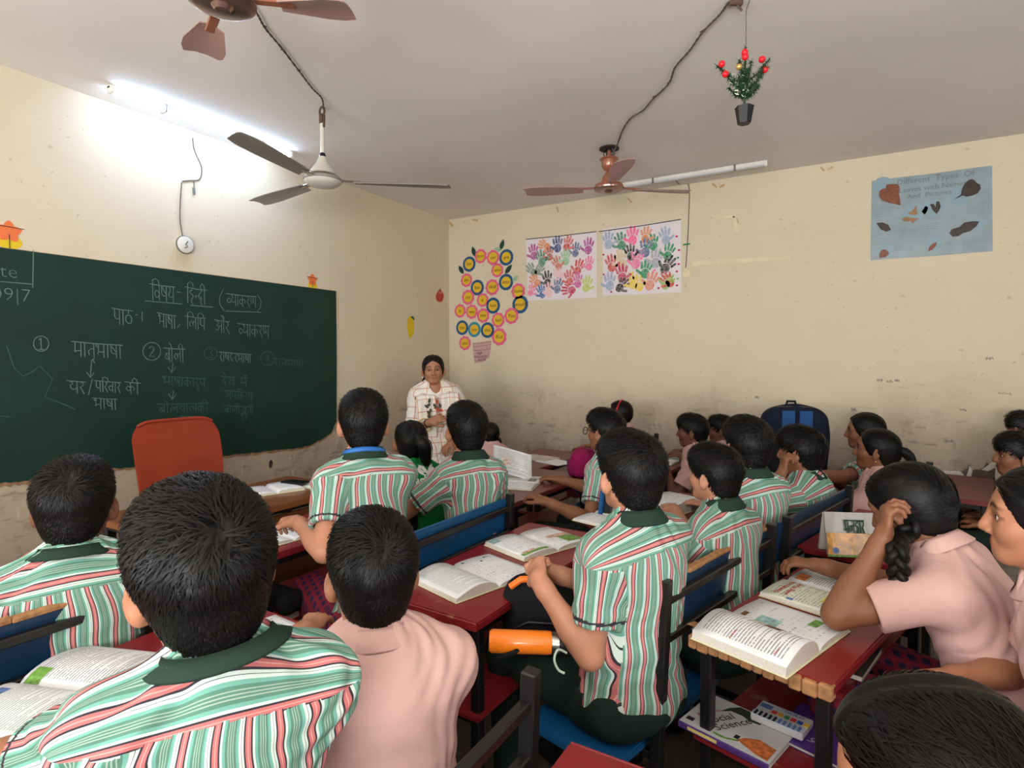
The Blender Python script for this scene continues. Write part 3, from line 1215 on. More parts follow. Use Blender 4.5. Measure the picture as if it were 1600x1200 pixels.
def person_build(S, G):
    g = lambda k, d=None: S.get(k, d)
    fr = G['fr']
    base = np.array([S['seat'][0], S['seat'][1], 0.0], f32)
    t = thing('person', S['label'], 'person', tuple(float(x) for x in base), 0, S.get('group'))
    mk = lambda n, V, F, m: mesh_np(n, V - base, F, m, t)
    V, F, tint = G['body']
    b = mk('body', V, F, skin_mat('skin_' + g('skin', 'light'), SKIN[g('skin', 'light')]))
    at_ = b.data.color_attributes.new('tint', 'FLOAT_COLOR', 'POINT')
    at_.data.foreach_set('color', tint.ravel())
    hm = g('hairmat', M_HAIR)
    ho = mk('hair', *G['hair'], hm)
    sm = {'stripe': M_STRIPE, 'pink': M_PINK, 'green': M_GREEN, 'kurta': M_KURTA}[g('outfit', 'stripe')]
    V, F, UV = G['shirt']
    so = mk({'kurta': 'kurta', 'green': 't_shirt'}.get(g('outfit'), 'shirt'), V, F, sm)
    set_uv(so, UV)
    N, ax, Fw = G['neck']
    cm = {'stripe': M_GREENDK, 'pink': M_PINK, 'green': M_GREEN, 'kurta': M_KURTA}[g('outfit', 'stripe')]
    if g('collar', True):
        c = mk('collar', *collar_geo(N + ax * g('cz', -0.004), ax, Fw, r=g('cr', 0.062) * g('s', 1.0), fall=g('fall', 0.03)), cm)
    V, F, UV = G['legs']
    lm = {'trousers': M_TROUSER, 'skirt': M_SKIRT, 'white': M_WHITE}[g('outfit2', 'trousers')]
    lo = mk({'skirt': 'skirt'}.get(g('outfit2'), 'trousers'), V, F, lm)
    set_uv(lo, UV)
    for V, F in G['shoes']:
        mk('shoe', V, F, M_SHOE)
    for V, F in G['socks']:
        mk('sock', V, F, M_SOCK)
    if g('face'):
        H, c, hs = fr['H'], fr['head'], fr['hs']
        for e in (-1, 1):
            ce = fr['Hp'](e * 0.0310, 0.0640, 0.0005)
            n = 10
            Vs = []
            for i in range(n + 1):
                a = PI * i / n
                for k in range(12):
                    p = 2 * PI * k / 12
                    Vs.append(ce + (H[1] * math.cos(a) + (H[0] * math.cos(p) + H[2] * math.sin(p)) * math.sin(a)) * 0.0118 * hs)
            Fs = [[i * 12 + k, i * 12 + (k + 1) % 12, (i + 1) * 12 + (k + 1) % 12, (i + 1) * 12 + k] for i in range(n) for k in range(12)]
            eo = mk('eye', np.array(Vs, f32), np.array(Fs, np.int32), [M_EYE, M_IRIS])
            for pi_, pl in enumerate(eo.data.polygons):
                if pi_ < 24:
                    pl.material_index = 1
    if 'pony' in G:
        mk('ponytail', *G['pony'], hm)
        p = [fr['Hp'](*q) for q in S['pony'][:2]]
        d = nrm(p[1] - p[0])
        o = mk('hair_tie', *band_geo(p[0] + d * 0.012, d, np.array([0.1, 0.2, 1.0]), 0.013, -0.006, 0.006, seg=14, thick=0.006), g('tie', M_HAIRB))
    if 'braid' in G:
        mk('braid', *G['braid'], hm)
    return t, fr, mk


def build_people(specs):
    from concurrent.futures import ThreadPoolExecutor
    with ThreadPoolExecutor(4) as ex:
        res = list(ex.map(person_geo, specs))
    return {S['id']: person_build(S, G) for S, G in zip(specs, res)}

# ---------------------------------------------------------------- room shell
XB, YB = 2.75, -1.9          # rear wall and side wall behind the viewer


def wall_mat(name, base, low, zt, axis):
    m, nt, b = nodes_mat(name)
    tc = nt.nodes.new('ShaderNodeTexCoord')
    sp = nt.nodes.new('ShaderNodeSeparateXYZ')
    nt.links.new(tc.outputs['Object'], sp.inputs[0])

    def noise(scale, vec=None, detail=5, rough=0.6):
        n = nt.nodes.new('ShaderNodeTexNoise')
        n.inputs['Scale'].default_value = scale
        n.inputs['Detail'].default_value = detail
        n.inputs['Roughness'].default_value = rough
        nt.links.new(vec or tc.outputs['Object'], n.inputs['Vector'])
        return n.outputs['Fac']

    def smooth(v, a, c):
        n = nt.nodes.new('ShaderNodeMapRange')
        n.interpolation_type = 'SMOOTHSTEP'
        for i, q in ((1, a), (2, c)):
            n.inputs[i].default_value = q
        nt.links.new(v, n.inputs[0])
        return n.outputs[0]

    def stretched(sx, sy, sz):
        mp = nt.nodes.new('ShaderNodeMapping')
        mp.inputs['Scale'].default_value = (sx, sy, sz)
        mp.inputs['Rotation'].default_value = (0.5, 0.3, 0.4)
        nt.links.new(tc.outputs['Object'], mp.inputs[0])
        return mp.outputs[0]
    z = math_node(nt, 'ADD', sp.outputs[2], math_node(nt, 'MULTIPLY', math_node(nt, 'SUBTRACT', noise(1.6), 0.5), 0.9))
    lowm = smooth(z, zt, zt - 0.75)
    col = mix_col(nt, math_node(nt, 'MULTIPLY', smooth(noise(2.3), 0.35, 0.75), 0.35), tuple(base), tuple(v * 0.86 for v in base))
    col = mix_col(nt, math_node(nt, 'MULTIPLY', lowm, 0.66), col, tuple(low))
    smut = math_node(nt, 'MULTIPLY', smooth(noise(7.5, detail=8, rough=0.7), 0.50, 0.70), math_node(nt, 'MULTIPLY', lowm, 0.55))
    col = mix_col(nt, smut, col, srgb(96, 78, 62))
    scr = math_node(nt, 'MULTIPLY', smooth(noise(5, stretched(1, 1, 5), 5), 0.58, 0.72), math_node(nt, 'ADD', math_node(nt, 'MULTIPLY', lowm, 0.55), 0.03))
    col = mix_col(nt, scr, col, srgb(64, 58, 58))
    scr2 = math_node(nt, 'MULTIPLY', smooth(noise(6, stretched(6, 6, 1.2), 5), 0.60, 0.74), math_node(nt, 'ADD', math_node(nt, 'MULTIPLY', lowm, 0.4), 0.02))
    col = mix_col(nt, scr2, col, srgb(232, 226, 214))
    spot = math_node(nt, 'MULTIPLY', smooth(noise(26, detail=2), 0.69, 0.73), 0.35)
    col = mix_col(nt, spot, col, srgb(140, 118, 92))
    nt.links.new(col, b.inputs['Base Color'])
    b.inputs['Roughness'].default_value = 0.72
    b.inputs['Specular IOR Level'].default_value = 0.25
    bp = nt.nodes.new('ShaderNodeBump')
    bp.inputs['Strength'].default_value = 0.12
    bp.inputs['Distance'].default_value = 0.02
    nt.links.new(noise(5, detail=8), bp.inputs['Height'])
    nt.links.new(bp.outputs['Normal'], b.inputs['Normal'])
    return m


M_WALL = wall_mat('cream_wall_paint', srgb(207, 195, 171), srgb(152, 133, 116), 1.4, 0)
M_CEIL = mat('ceiling_distemper', srgb(224, 217, 210), 0.9, noise=0.07, nscale=1.3, bump=0.05, bscale=3)
M_FLOOR = mat('worn_cement_floor', srgb(112, 100, 92), 0.6, noise=0.3, nscale=5, bump=0.1)

T = 0.14
tag(MB().box(((WX + XB) / 2, (WY + YB) / 2, -0.06), (XB - WX + 2 * T, WY - YB + 2 * T, 0.12), bevel=0).build('floor', M_FLOOR), 'worn grey cement floor under the desks', kind='structure')
tag(MB().box(((WX + XB) / 2, (WY + YB) / 2, CEIL + 0.06), (XB - WX + 2 * T, WY - YB + 2 * T, 0.12), bevel=0).build('ceiling', M_CEIL), 'flat off-white ceiling', kind='structure')
wall_front = tag(MB().box((WX - T / 2, (WY + YB) / 2, CEIL / 2), (T, WY - YB + 2 * T, CEIL), bevel=0).build('wall_front', M_WALL), 'cream wall with the blackboard', kind='structure')
wall_right = tag(MB().box(((WX + XB) / 2, WY + T / 2, CEIL / 2), (XB - WX, T, CEIL), bevel=0).build('wall_right', M_WALL), 'scuffed cream wall with posters', kind='structure')


def wall_open(name, axis, pos, lo, hi, opens, label):
    """wall with window openings (lo, hi, z0, z1) along the other axis"""
    mb = MB()

    def slab(a, b, z0, z1):
        if b - a < 1e-3 or z1 - z0 < 1e-3:
            return
        c, s_ = (a + b) / 2, b - a
        if axis == 'y':
            mb.box((c, pos, (z0 + z1) / 2), (s_, T, z1 - z0), bevel=0)
        else:
            mb.box((pos, c, (z0 + z1) / 2), (T, s_, z1 - z0), bevel=0)
    x = lo
    for a, b, z0, z1 in opens:
        slab(x, a, 0, CEIL)
        slab(a, b, 0, z0)
        slab(a, b, z1, CEIL)
        x = b
    slab(x, hi, 0, CEIL)
    return tag(mb.build(name, M_WALL), label, kind='structure')


wl = [(-2.65, -1.15, 0.95, 2.2), (-0.15, 1.35, 0.95, 2.2)]
wr = [(-0.55, 0.95, 0.95, 2.2), (2.15, 3.65, 0.95, 2.2)]
wall_open('wall_left', 'y', YB - T / 2, WX, XB, wl, 'cream wall with two windows behind the viewer')
wall_open('wall_rear', 'x', XB + T / 2, YB - T, WY + T, wr, 'cream rear wall with two windows')
M_FRAME = mat('grey_window_paint', srgb(120, 124, 120), 0.5, noise=0.15)
for i, (axis, (a, b, z0, z1)) in enumerate([('y', wl[0]), ('y', wl[1]), ('x', wr[0]), ('x', wr[1])]):
    mb = MB()
    q = (lambda u, z: (u, YB - 0.07, z)) if axis == 'y' else (lambda u, z: (XB + 0.07, u, z))
    for p0, p1 in (((a, z0), (b, z0)), ((a, z1), (b, z1)), ((a, z0), (a, z1)), ((b, z0), (b, z1)), (((a + b) / 2, z0), ((a + b) / 2, z1))):
        mb.bar(q(*p0), q(*p1), 0.045)
    w_ = tag(mb.build('window_%d' % (i + 1), M_FRAME), kind='structure')
    for k in range(1, 8):
        u = a + (b - a) * k / 8
        MB().tube([q(u, z0), q(u, z1)], 0.006, 6).build('bar', M_FRAME, w_)

# bare plaster, repairs and old tape on the walls
M_PLASTER = mat('bare_cement_plaster', srgb(98, 86, 76), 0.95, noise=0.3, nscale=18, bump=0.4, bscale=60)
M_CHIP = mat('white_lime_chip', srgb(214, 206, 194), 0.9, noise=0.15)
M_TAPE = mat('yellowed_tape', srgb(186, 154, 112), 0.5, noise=0.2, nscale=40)
M_FILL = mat('wall_putty', srgb(214, 200, 170), 0.8, noise=0.1)


def on_right(px, py, lift=0.0):
    p = aty(px, py)
    return (p.x, p.z)


def patch(name, pts, m, wall, th=0.0012, jit=0.0, parent=None, n=1):
    """a thin irregular patch stuck to a wall; pts are pixels"""
    P = [aty(*p) if wall == 'right' else atx(*p) for p in pts]
    Q = []
    for i in range(len(P)):
        a, b = P[i], P[(i + 1) % len(P)]
        for k in range(n):
            Q.append(a.lerp(b, k / n) + Vector((random.uniform(-jit, jit), random.uniform(-jit, jit), random.uniform(-jit, jit))))
    if wall == 'right':
        o, ex, ey = (0, WY, 0), (1, 0, 0), (0, 0, 1)
        return MB().prism([(q.x, q.z) for q in Q], o, ex, ey, th).build(name, m, parent, tri=True)
    o, ex, ey = (WX, 0, 0), (0, 1, 0), (0, 0, 1)
    return MB().prism([(q.y, q.z) for q in Q], o, ex, ey, th).build(name, m, parent, tri=True)


patch('plaster_patch', [(1338, 738), (1420, 742), (1500, 738), (1512, 728), (1528, 735), (1545, 722), (1556, 728), (1562, 760), (1556, 800), (1560, 900), (1480, 900), (1330, 880)], M_PLASTER, 'right', 0.0015, 0.012, wall_right, 5)
for pts in ([(1510, 745), (1514, 726), (1519, 735), (1516, 748)], [(1534, 735), (1547, 722), (1556, 724), (1556, 730), (1543, 736)], [(1555, 730), (1562, 726), (1563, 768), (1557, 772)], [(1432, 746), (1440, 735), (1500, 736), (1508, 744)]):
    patch('plaster_chip', pts, M_CHIP, 'right', 0.0024, 0.004, wall_right, 3)
for pts in ([(1078, 408), (1235, 400), (1236, 406), (1078, 416)], [(1145, 338), (1150, 338), (1155, 362), (1149, 363)], [(1120, 338), (1148, 336), (1148, 340), (1120, 341)]):
    patch('putty_strip', pts, M_FILL, 'right', 0.002, 0.002, wall_right, 3)
for x, y, a in ((1116, 290, 0.7), (1128, 291, -0.5), (1285, 264, 0.8), (1297, 263, -0.5), (871, 327, 1.3), (984, 313, 0.9), (705, 350, 0.9), (742, 344, 0.2), (1152, 345, 1.2), (690, 600, 0.4)):
    c, s_ = math.cos(a), math.sin(a)
    L_, W_ = 9, 3.0
    pts = [(x + c * u * L_ - s_ * v * W_, y + s_ * u * L_ + c * v * W_) for u, v in ((-0.5, -0.5), (0.5, -0.5), (0.5, 0.5), (-0.5, 0.5))]
    patch('tape_scrap', pts, M_TAPE, 'right' if x > 700 else 'front', 0.0015, 0.002, wall_right if x > 700 else wall_front, 2)
M_SCRIB = mat('pencil_scribble', srgb(70, 66, 70), 0.9)
for x, y, w_ in ((1370, 594, 9), (1385, 596, 10), (1398, 594, 7), (1430, 668, 16), (1560, 615, 20), (1330, 640, 8), (1500, 640, 10), (1475, 690, 14), (1180, 620, 6), (1540, 560, 12)):
    pts = [aty(x + w_ * k / 9, y + random.uniform(.5, 3) * (1 if k % 2 else -1)) - Vector((0, 0.001, 0)) for k in range(10)]
    MB().tube(pts, 0.0013, 4).build('pencil_scribble', M_SCRIB, wall_right)

# ---------------------------------------------------------------- blackboard with its chalk writing
M_BOARD = mat('green_board_paint', srgb(17, 50, 42), 0.55, noise=0.16, nscale=3.5, spec=0.3, bump=0.03, bscale=120)
M_CHALK = mat('chalk', srgb(94, 120, 111), 0.95)
M_CHALK2 = mat('faint_chalk', srgb(54, 90, 80), 0.95)
board = thing('blackboard', 'long dark green blackboard with ragged bottom edge, chalked in Hindi', 'blackboard', (WX, 1.6, 0.8))


def bz(px, py):
    p = atx(px, py, WX + 0.008)
    return (p.y - 1.6, p.z - 0.8)


edge = [(525, 455), (526, 560), (526, 657), (519, 674), (511, 682), (497, 689), (480, 697), (465, 700), (440, 703), (406, 706), (380, 709), (350, 713), (310, 719), (270, 723), (224, 729), (196, 731), (168, 731), (140, 737), (110, 741), (56, 748), (30, 752), (0, 755)]
out = [bz(*edge[0]), bz(*edge[1])]
for a, b in zip(edge[2:], edge[3:]):
    pa, pb = bz(*a), bz(*b)
    for k in range(4):
        out.append((pa[0] + (pb[0] - pa[0]) * k / 4 + random.uniform(-.004, .004), pa[1] + (pb[1] - pa[1]) * k / 4 + random.uniform(-.005, .005)))
out += [bz(0, 755), (-1.7, 0.06), (-1.7, 1.125)]
MB().prism(out, (0, 0, 0), (0, 1, 0), (0, 0, 1), 0.008).build('board_surface', M_BOARD, board, tri=True)
o2 = [(x + (0.006 if i < 3 else 0), z - (0.010 + 0.010 * random.random() if 2 <= i < len(out) - 2 else -0.003)) for i, (x, z) in enumerate(out)]
MB().prism(o2, (0, 0, 0), (0, 1, 0), (0, 0, 1), 0.004).build('broken_edge', mat('crumbling_edge', srgb(150, 118, 88), 0.95, noise=0.4, nscale=40), board, tri=True)


def circ(cx, cy, r, a0=0, a1=360, n=10, ry=None):
    return [(cx + r * math.cos(math.radians(a0 + (a1 - a0) * i / n)), cy + (ry or r) * math.sin(math.radians(a0 + (a1 - a0) * i / n))) for i in range(n + 1)]


D = {  # handwritten letters: width, strokes (headline at 1, baseline 0)
    'v': (.7, [[(.6, 1), (.6, 0)], circ(.36, .42, .23, 20, 360)]), 'b': (.7, [[(.6, 1), (.6, 0)], circ(.36, .42, .23, 20, 360), [(.22, .6), (.52, .24)]]),
    'i': (.3, [[(.2, 0), (.2, 1), (.22, 1.3), (.5, 1.42), (.8, 1.3), (.88, 1)]]), 'I': (.42, [[(.2, 0), (.2, 1), (.14, 1.3), (-.08, 1.42), (-.28, 1.25), (-.24, 1)]]),
    'S': (.75, [[(.62, 1), (.62, 0)], [(.15, 1), (.15, .5), (.3, .36), (.62, .36)], [(.18, .9), (.62, .42)]]),
    'y': (.75, [[(.65, 1), (.65, 0)], [(.12, 1), (.3, .88), (.3, .7), (.14, .55), (.2, .36), (.4, .3), (.65, .42)]]),
    'h': (.65, [[(.4, 1), (.4, .85), (.16, .8), (.16, .65), (.4, .6), (.55, .48), (.45, .3), (.25, .3)], [(.45, .3), (.3, .1), (.5, -.12)]]),
    'n': (.68, [[(.6, 1), (.6, 0)], [(.6, .52), (.22, .52), (.12, .45), (.2, .36), (.28, .46)]]), 'N': (.4, [[(.42, .52), (.18, .52), (.1, .45), (.18, .36), (.26, .46)]]),
    'd': (.6, [[(.4, 1), (.4, .8), (.2, .75), (.12, .55), (.25, .35), (.42, .42), (.36, .56)], [(.42, .42), (.34, .1), (.5, -.05)]]),
    'k': (.9, [[(.45, 1), (.45, 0)], circ(.25, .45, .2, 20, 360), [(.45, .55), (.62, .66), (.8, .52), (.72, .28)]]),
    'r': (.5, [[(.14, 1), (.38, .88), (.34, .66), (.14, .55), (.48, 0)]]), 'a': (.35, [[(.2, 1), (.2, 0)]]),
    'x': (.85, [[(.75, 1), (.75, 0)], [(.15, 1), (.15, .5), (.28, .36), (.42, .5), (.42, 1)], [(.42, .5), (.6, .4)]]),
    'p': (.7, [[(.6, 1), (.6, 0)], [(.15, 1), (.15, .5), (.3, .36), (.6, .4)]]), 'T': (.7, [[(.38, 1), (.38, .78)], circ(.38, .42, .3, 90, 450)]),
    'B': (.85, [[(.75, 1), (.75, 0)], [(.75, .42), (.30, .42), (.26, .62), (.30, .86), (.18, .96), (.08, .84), (.18, .76), (.28, .82)], [(.30, .42), (.2, .30), (.30, .24)]]),
    'l': (.9, [[(.8, 1), (.8, 0)], [(.8, .62), (.6, .68), (.5, .45), (.5, .28)], [(.5, .45), (.35, .66), (.15, .6), (.12, .35), (.3, .2)]]),
    'A': (.8, [[(.7, 1), (.7, 0)], [(.1, .88), (.3, .95), (.4, .75), (.2, .6), (.42, .44), (.3, .2), (.08, .28)], [(.42, .55), (.7, .55)]]),
    'O': (1.1, [[(.7, 1), (.7, 0)], [(.1, .88), (.3, .95), (.4, .75), (.2, .6), (.42, .44), (.3, .2), (.08, .28)], [(.42, .55), (.7, .55)], [(.95, 1), (.95, 0)], [(.95, 1), (.85, 1.3), (.6, 1.4)], [(.95, 1), (1.0, 1.3), (.8, 1.45)]]),
    'm': (.75, [[(.65, 1), (.65, 0)], [(.2, 1), (.2, .42), (.1, .36), (.18, .28), (.28, .38), (.65, .42)]]), 't': (.68, [[(.6, 1), (.6, 0)], [(.6, .6), (.32, .6), (.15, .4), (.25, .14)]]),
    'u': (.02, [[(-.05, -.08), (-.22, -.2), (-.02, -.4)]]), 'o': (.4, [[(.2, 1), (.2, 0)], [(.2, 1), (.1, 1.28), (-.12, 1.42)]]), 'e': (.02, [[(-.1, 1), (-.2, 1.28), (-.42, 1.42)]]),
    '.': (.02, [circ(-.1, 1.32, .05)]), 'g': (.8, [[(.7, 1), (.7, 0)], [(.15, .95), (.35, .95), (.3, .75), (.15, .65), (.2, .4), (.45, .34), (.7, .5)]]),
    's': (.75, [[(.66, 1), (.66, 0)], [(.14, .9), (.34, .82), (.3, .6), (.12, .55), (.36, .18)]]), 'j': (.72, [[(.65, 1), (.65, 0)], [(.65, .55), (.32, .55), (.14, .42), (.3, .22)]]),
    'Q': (.75, [[(.38, 1), (.38, .85), (.18, .75), (.12, .5), (.3, .3), (.5, .4)], [(.2, .1), (.36, .25), (.52, .08)]]), 'c': (.72, [[(.64, 1), (.64, 0)], [(.14, .74), (.64, .74)], [(.3, .74), (.18, .5), (.4, .3), (.64, .45)]]),
    'V': (.42, [circ(.28, .42, .2, 40, 360)]), 'D': (.75, [[(.65, 1), (.65, 0)], [(.2, .95), (.1, .8), (.3, .68), (.14, .55), (.22, .34), (.65, .45)]]), 'R': (.02, [[(-.3, 1), (-.35, 1.3), (-.1, 1.35)]]),
}


def ribbon(strokes, o, ex, ey, w, th=0.0012):
    """flat hand-drawn strokes as one mesh"""
    V, F = [], []
    n = ex.cross(ey).normalized()
    for st in strokes:
        P = [o + ex * x + ey * y + n * th for x, y in st]
        k0 = len(V)
        for i, p in enumerate(P):
            t = (P[min(i + 1, len(P) - 1)] - P[max(i - 1, 0)])
            if t.length < 1e-7:
                t = ex
            s_ = n.cross(t.normalized()) * (w / 2 * random.uniform(0.75, 1.2))
            V += [p - s_, p + s_]
        for i in range(len(P) - 1):
            F.append((k0 + 2 * i, k0 + 2 * i + 2, k0 + 2 * i + 3, k0 + 2 * i + 1))
    me = bpy.data.meshes.new('chalk')
    me.from_pydata(V, [], F)
    return me


def chalk(px, py, px2, py2, word, m=None, head=True, hgt=None):
    """a word between two pixels (ends of its headline), letters hanging below"""
    a, b = Vector((0,) + bz(px, py)), Vector((0,) + bz(px2, py2))
    wd = sum(D[c][0] for c in word)
    ex = (b - a) / wd
    sz = hgt or ex.length * 1.25
    ey = Vector((0, 0, 1)) * sz
    st, x = [], 0
    for c in word:
        w_, ss = D[c]
        for s_ in ss:
            st.append([(x + u + random.uniform(-.02, .02), v - 1 + random.uniform(-.02, .02)) for u, v in s_])
        x += w_
    if head:
        st.append([(-0.1, 0.02), (wd * 0.5, -0.01), (wd + 0.1, 0.02)])
    me = ribbon(st, a + Vector((0.008, 0, 0)), ex, ey, 0.0042)
    return link_mesh('chalk_word', me, m or M_CHALK, board)


def chalk_line(pts, m=None, name='chalk_line', w=0.004):
    st = [[bz(*p) for p in pts]]
    return link_mesh(name, ribbon(st, Vector((0.008, 0, 0)), Vector((0, 1, 0)), Vector((0, 0, 1)), w), m or M_CHALK, board)


chalk(235, 444, 272, 449, 'ivSy', hgt=.085)
chalk_line([(276, 456), (283, 457)])
chalk(290, 449, 322, 454, 'ihNdI', hgt=.085)
chalk_line([(349, 452), (343, 464), (343, 475), (350, 486)])
chalk(354, 459, 400, 464, 'Vyakrx', hgt=.07)
chalk_line([(402, 460), (408, 470), (407, 480), (401, 488)])
chalk_line([(226, 470), (284, 475)])
chalk_line([(297, 477), (333, 480)])
chalk_line([(352, 486), (408, 488)])
chalk(176, 482, 206, 486, 'paT', hgt=.08)
chalk_line([(211, 492), (215, 492)])
chalk_line([(222, 487), (222, 502)])
chalk(246, 489, 274, 494, 'BaSa', hgt=.075)
chalk_line([(281, 506), (277, 512)])
chalk(290, 494, 320, 498, 'ilip', hgt=.07)
chalk(336, 500, 358, 503, 'Or', hgt=.075)
chalk(372, 506, 420, 510, 'Vyakrx', hgt=.075)
for cx, cy, r, num in ((64, 537, 12, '1'), (237, 549, 14, '2'), (329, 552, 10, '3'), (418, 560, 11, '4')):
    chalk_line([(cx + r * math.cos(t * .4), cy + r * math.sin(t * .4)) for t in range(17)], M_CHALK if num in '12' else M_CHALK2, 'chalk_ring')
    q = bz(cx, cy)
    ns = {'1': [[(0, .5), (0, -.5)], [(-.3, -.5), (.3, -.5)], [(-.2, .3), (0, .5)]], '2': [[(-.35, .3), (-.1, .5), (.25, .4), (.25, .1), (-.35, -.5), (.4, -.5)]],
          '3': [[(-.3, .45), (.1, .5), (.25, .25), (0, .02), (.3, -.2), (.1, -.5), (-.3, -.4)]], '4': [[(.1, -.5), (.1, .5), (-.4, -.1), (.4, -.1)]]}[num]
    link_mesh('chalk_number', ribbon(ns, Vector((0.008, q[0], q[1])), Vector((0, .04, 0)), Vector((0, 0, .055)), .004), M_CHALK if num in '12' else M_CHALK2, board)
chalk(113, 534, 190, 540, 'matuBaSa', hgt=.07)
chalk(256, 544, 288, 546, 'bolI', hgt=.075)
chalk(342, 550, 392, 554, 'raSQrBaSa', hgt=.055)
chalk(428, 560, 474, 564, 'rajBaSa', M_CHALK2, hgt=.05)
for x, y0, y1 in ((141, 562, 590), (268, 568, 582), (269, 610, 624)):
    chalk_line([(x + 2, y0), (x, y1)], name='chalk_arrow')
    chalk_line([(x - 6, y1 - 9), (x, y1), (x + 6, y1 - 8)], name='chalk_arrow')
chalk(106, 595, 132, 597, 'gr', hgt=.06)
chalk_line([(144, 592), (138, 617)])
chalk(148, 595, 188, 598, 'pirvar', hgt=.055)
chalk(196, 597, 218, 599, 'kI', hgt=.06)
chalk(145, 622, 182, 624, 'BaSa', hgt=.055)
chalk(253, 588, 320, 592, 'BaSakarup', M_CHALK2, hgt=.05)
chalk(247, 632, 326, 630, 'bolcalkI', M_CHALK2, hgt=.05)
chalk(282, 650, 314, 651, 'BaSa', M_CHALK2, hgt=.045)
chalk(346, 588, 366, 590, 'des', M_CHALK2, hgt=.055)
chalk(374, 590, 386, 591, 'me.', M_CHALK2, hgt=.05)
chalk(351, 610, 394, 614, 'ADikas', M_CHALK2, hgt=.05)
chalk(350, 634, 396, 636, 'bolIjatI', M_CHALK2, hgt=.045)
chalk(375, 646, 386, 647, 'hI', M_CHALK2, hgt=.04)
chalk_line([(52, 391), (51, 450)])
chalk_line([(0, 440), (50, 444)])
for body, x, y, sz in (('ate', 6, 424, .085), ('09|7', 18, 461, .085)):
    p = bz(x, y)
    lettering('chalk_word', body, sz, (0.008, p[0], p[1]), (0, 1, 0), (0, 0, 1), M_CHALK, board, lift=0.0012, bold=-.0016)
chalk_line([(10, 540), (22, 575), (36, 588), (52, 580), (62, 572), (82, 592), (70, 620), (105, 634), (118, 640)], M_CHALK2)
chalk_line([(0, 650), (15, 651)], M_CHALK2)

# ---------------------------------------------------------------- paper on the walls
M_SHEET = mat('white_chart_paper', srgb(216, 208, 212), 0.7, noise=0.05, nscale=6)
M_BLUEP = mat('pale_blue_chart_paper', srgb(136, 152, 158), 0.35, noise=0.14, nscale=9, coat=0.15)
M_DARKL = mat('dark_green_paper', srgb(22, 62, 52), 0.7)
M_YEL = mat('mustard_paper', srgb(212, 172, 36), 0.7)
M_PNKP = mat('pink_crepe_paper', srgb(214, 92, 128), 0.7)
M_BLUP = mat('blue_paper', srgb(28, 78, 118), 0.7)
M_TEALP = mat('teal_paper', srgb(44, 128, 150), 0.7)
M_INK = mat('black_marker_ink', srgb(34, 26, 28), 0.7)
M_PALEG = mat('pale_green_paper', srgb(150, 180, 152), 0.7)
M_CORD = mat('thin_black_cord', srgb(30, 26, 24), 0.7)

HANDC = {'pur': (168, 66, 140), 'ora': (214, 134, 74), 'nav': (52, 72, 122), 'red': (196, 72, 62), 'sla': (88, 104, 140), 'gre': (52, 128, 96), 'brn': (166, 84, 62), 'ter': (196, 112, 88),
         'lgr': (140, 190, 142), 'pin': (226, 116, 160), 'ggr': (116, 136, 118), 'blk': (26, 26, 28), 'pal': (226, 182, 182), 'mag': (196, 88, 150), 'ygr': (178, 194, 92), 'blu': (40, 92, 156), 'cri': (186, 34, 76),
         'gry': (160, 164, 174), 'gbl': (150, 164, 188), 'hot': (236, 98, 150), 'eme': (22, 138, 84), 'tan': (206, 184, 140), 'yel': (226, 196, 52), 'sal': (214, 132, 104), 'lim': (138, 180, 66)}


def hand_shape(mir):
    fs = []
    fs.append([(0.30 * math.cos(t) * 0.95, -0.18 + 0.32 * math.sin(t)) for t in [2 * PI * k / 12 for k in range(12)]])
    for x, y0, a, l, w_ in ((-0.24, 0.08, 0.28, 0.46, 0.075), (-0.08, 0.16, 0.09, 0.55, 0.08), (0.09, 0.16, -0.08, 0.52, 0.08), (0.24, 0.08, -0.30, 0.40, 0.07), (-0.26, -0.22, 1.05, 0.40, 0.085)):
        dx, dy = -math.sin(a), math.cos(a)
        q = [(-1, 0), (-1, .8), (-.6, 1), (.6, 1), (1, .8), (1, 0)]
        fs.append([(x + dx * l * v + dy * w_ * u, y0 + dy * l * v - dx * w_ * u) for u, v in q])
    return [[(x * mir, y) for x, y in f] for f in fs]


def hand_paint(col):
    key = 'patchy_hand_paint_' + col
    if key in MATS:
        return MATS[key]
    m, nt, b = nodes_mat(key)
    tc = nt.nodes.new('ShaderNodeTexCoord')
    n = nt.nodes.new('ShaderNodeTexNoise')
    n.inputs['Scale'].default_value = 55
    n.inputs['Detail'].default_value = 5
    nt.links.new(tc.outputs['Object'], n.inputs['Vector'])
    r = ramp(nt, [(0.40, srgb(*HANDC[col])), (0.62, tuple(.68 * a + .32 * c for a, c in zip(srgb(*HANDC[col]), srgb(216, 208, 212))))], 'LINEAR')
    nt.links.new(n.outputs['Fac'], r.inputs['Fac'])
    nt.links.new(r.outputs['Color'], b.inputs['Base Color'])
    b.inputs['Roughness'].default_value = .8
    MATS[key] = m
    return m


def handprint(sheet, loc, px, py, col, ang, size=0.135, mir=1):
    m = hand_paint(col)
    p = aty(px, py) - Vector(loc)
    p.z = max(p.z, size * .62)
    c, s_ = math.cos(ang), math.sin(ang)
    V, F = [], []
    for i, f in enumerate(hand_shape(mir)):
        k = len(V)
        V += [(p.x + (x * c - y * s_) * size, -0.0030 - 0.00015 * i, p.z + (x * s_ + y * c) * size) for x, y in f]
        F.append(tuple(range(k, k + len(f))))
    me = bpy.data.meshes.new('handprint')
    me.from_pydata(V, [], F)
    return link_mesh('handprint', me, m, sheet)


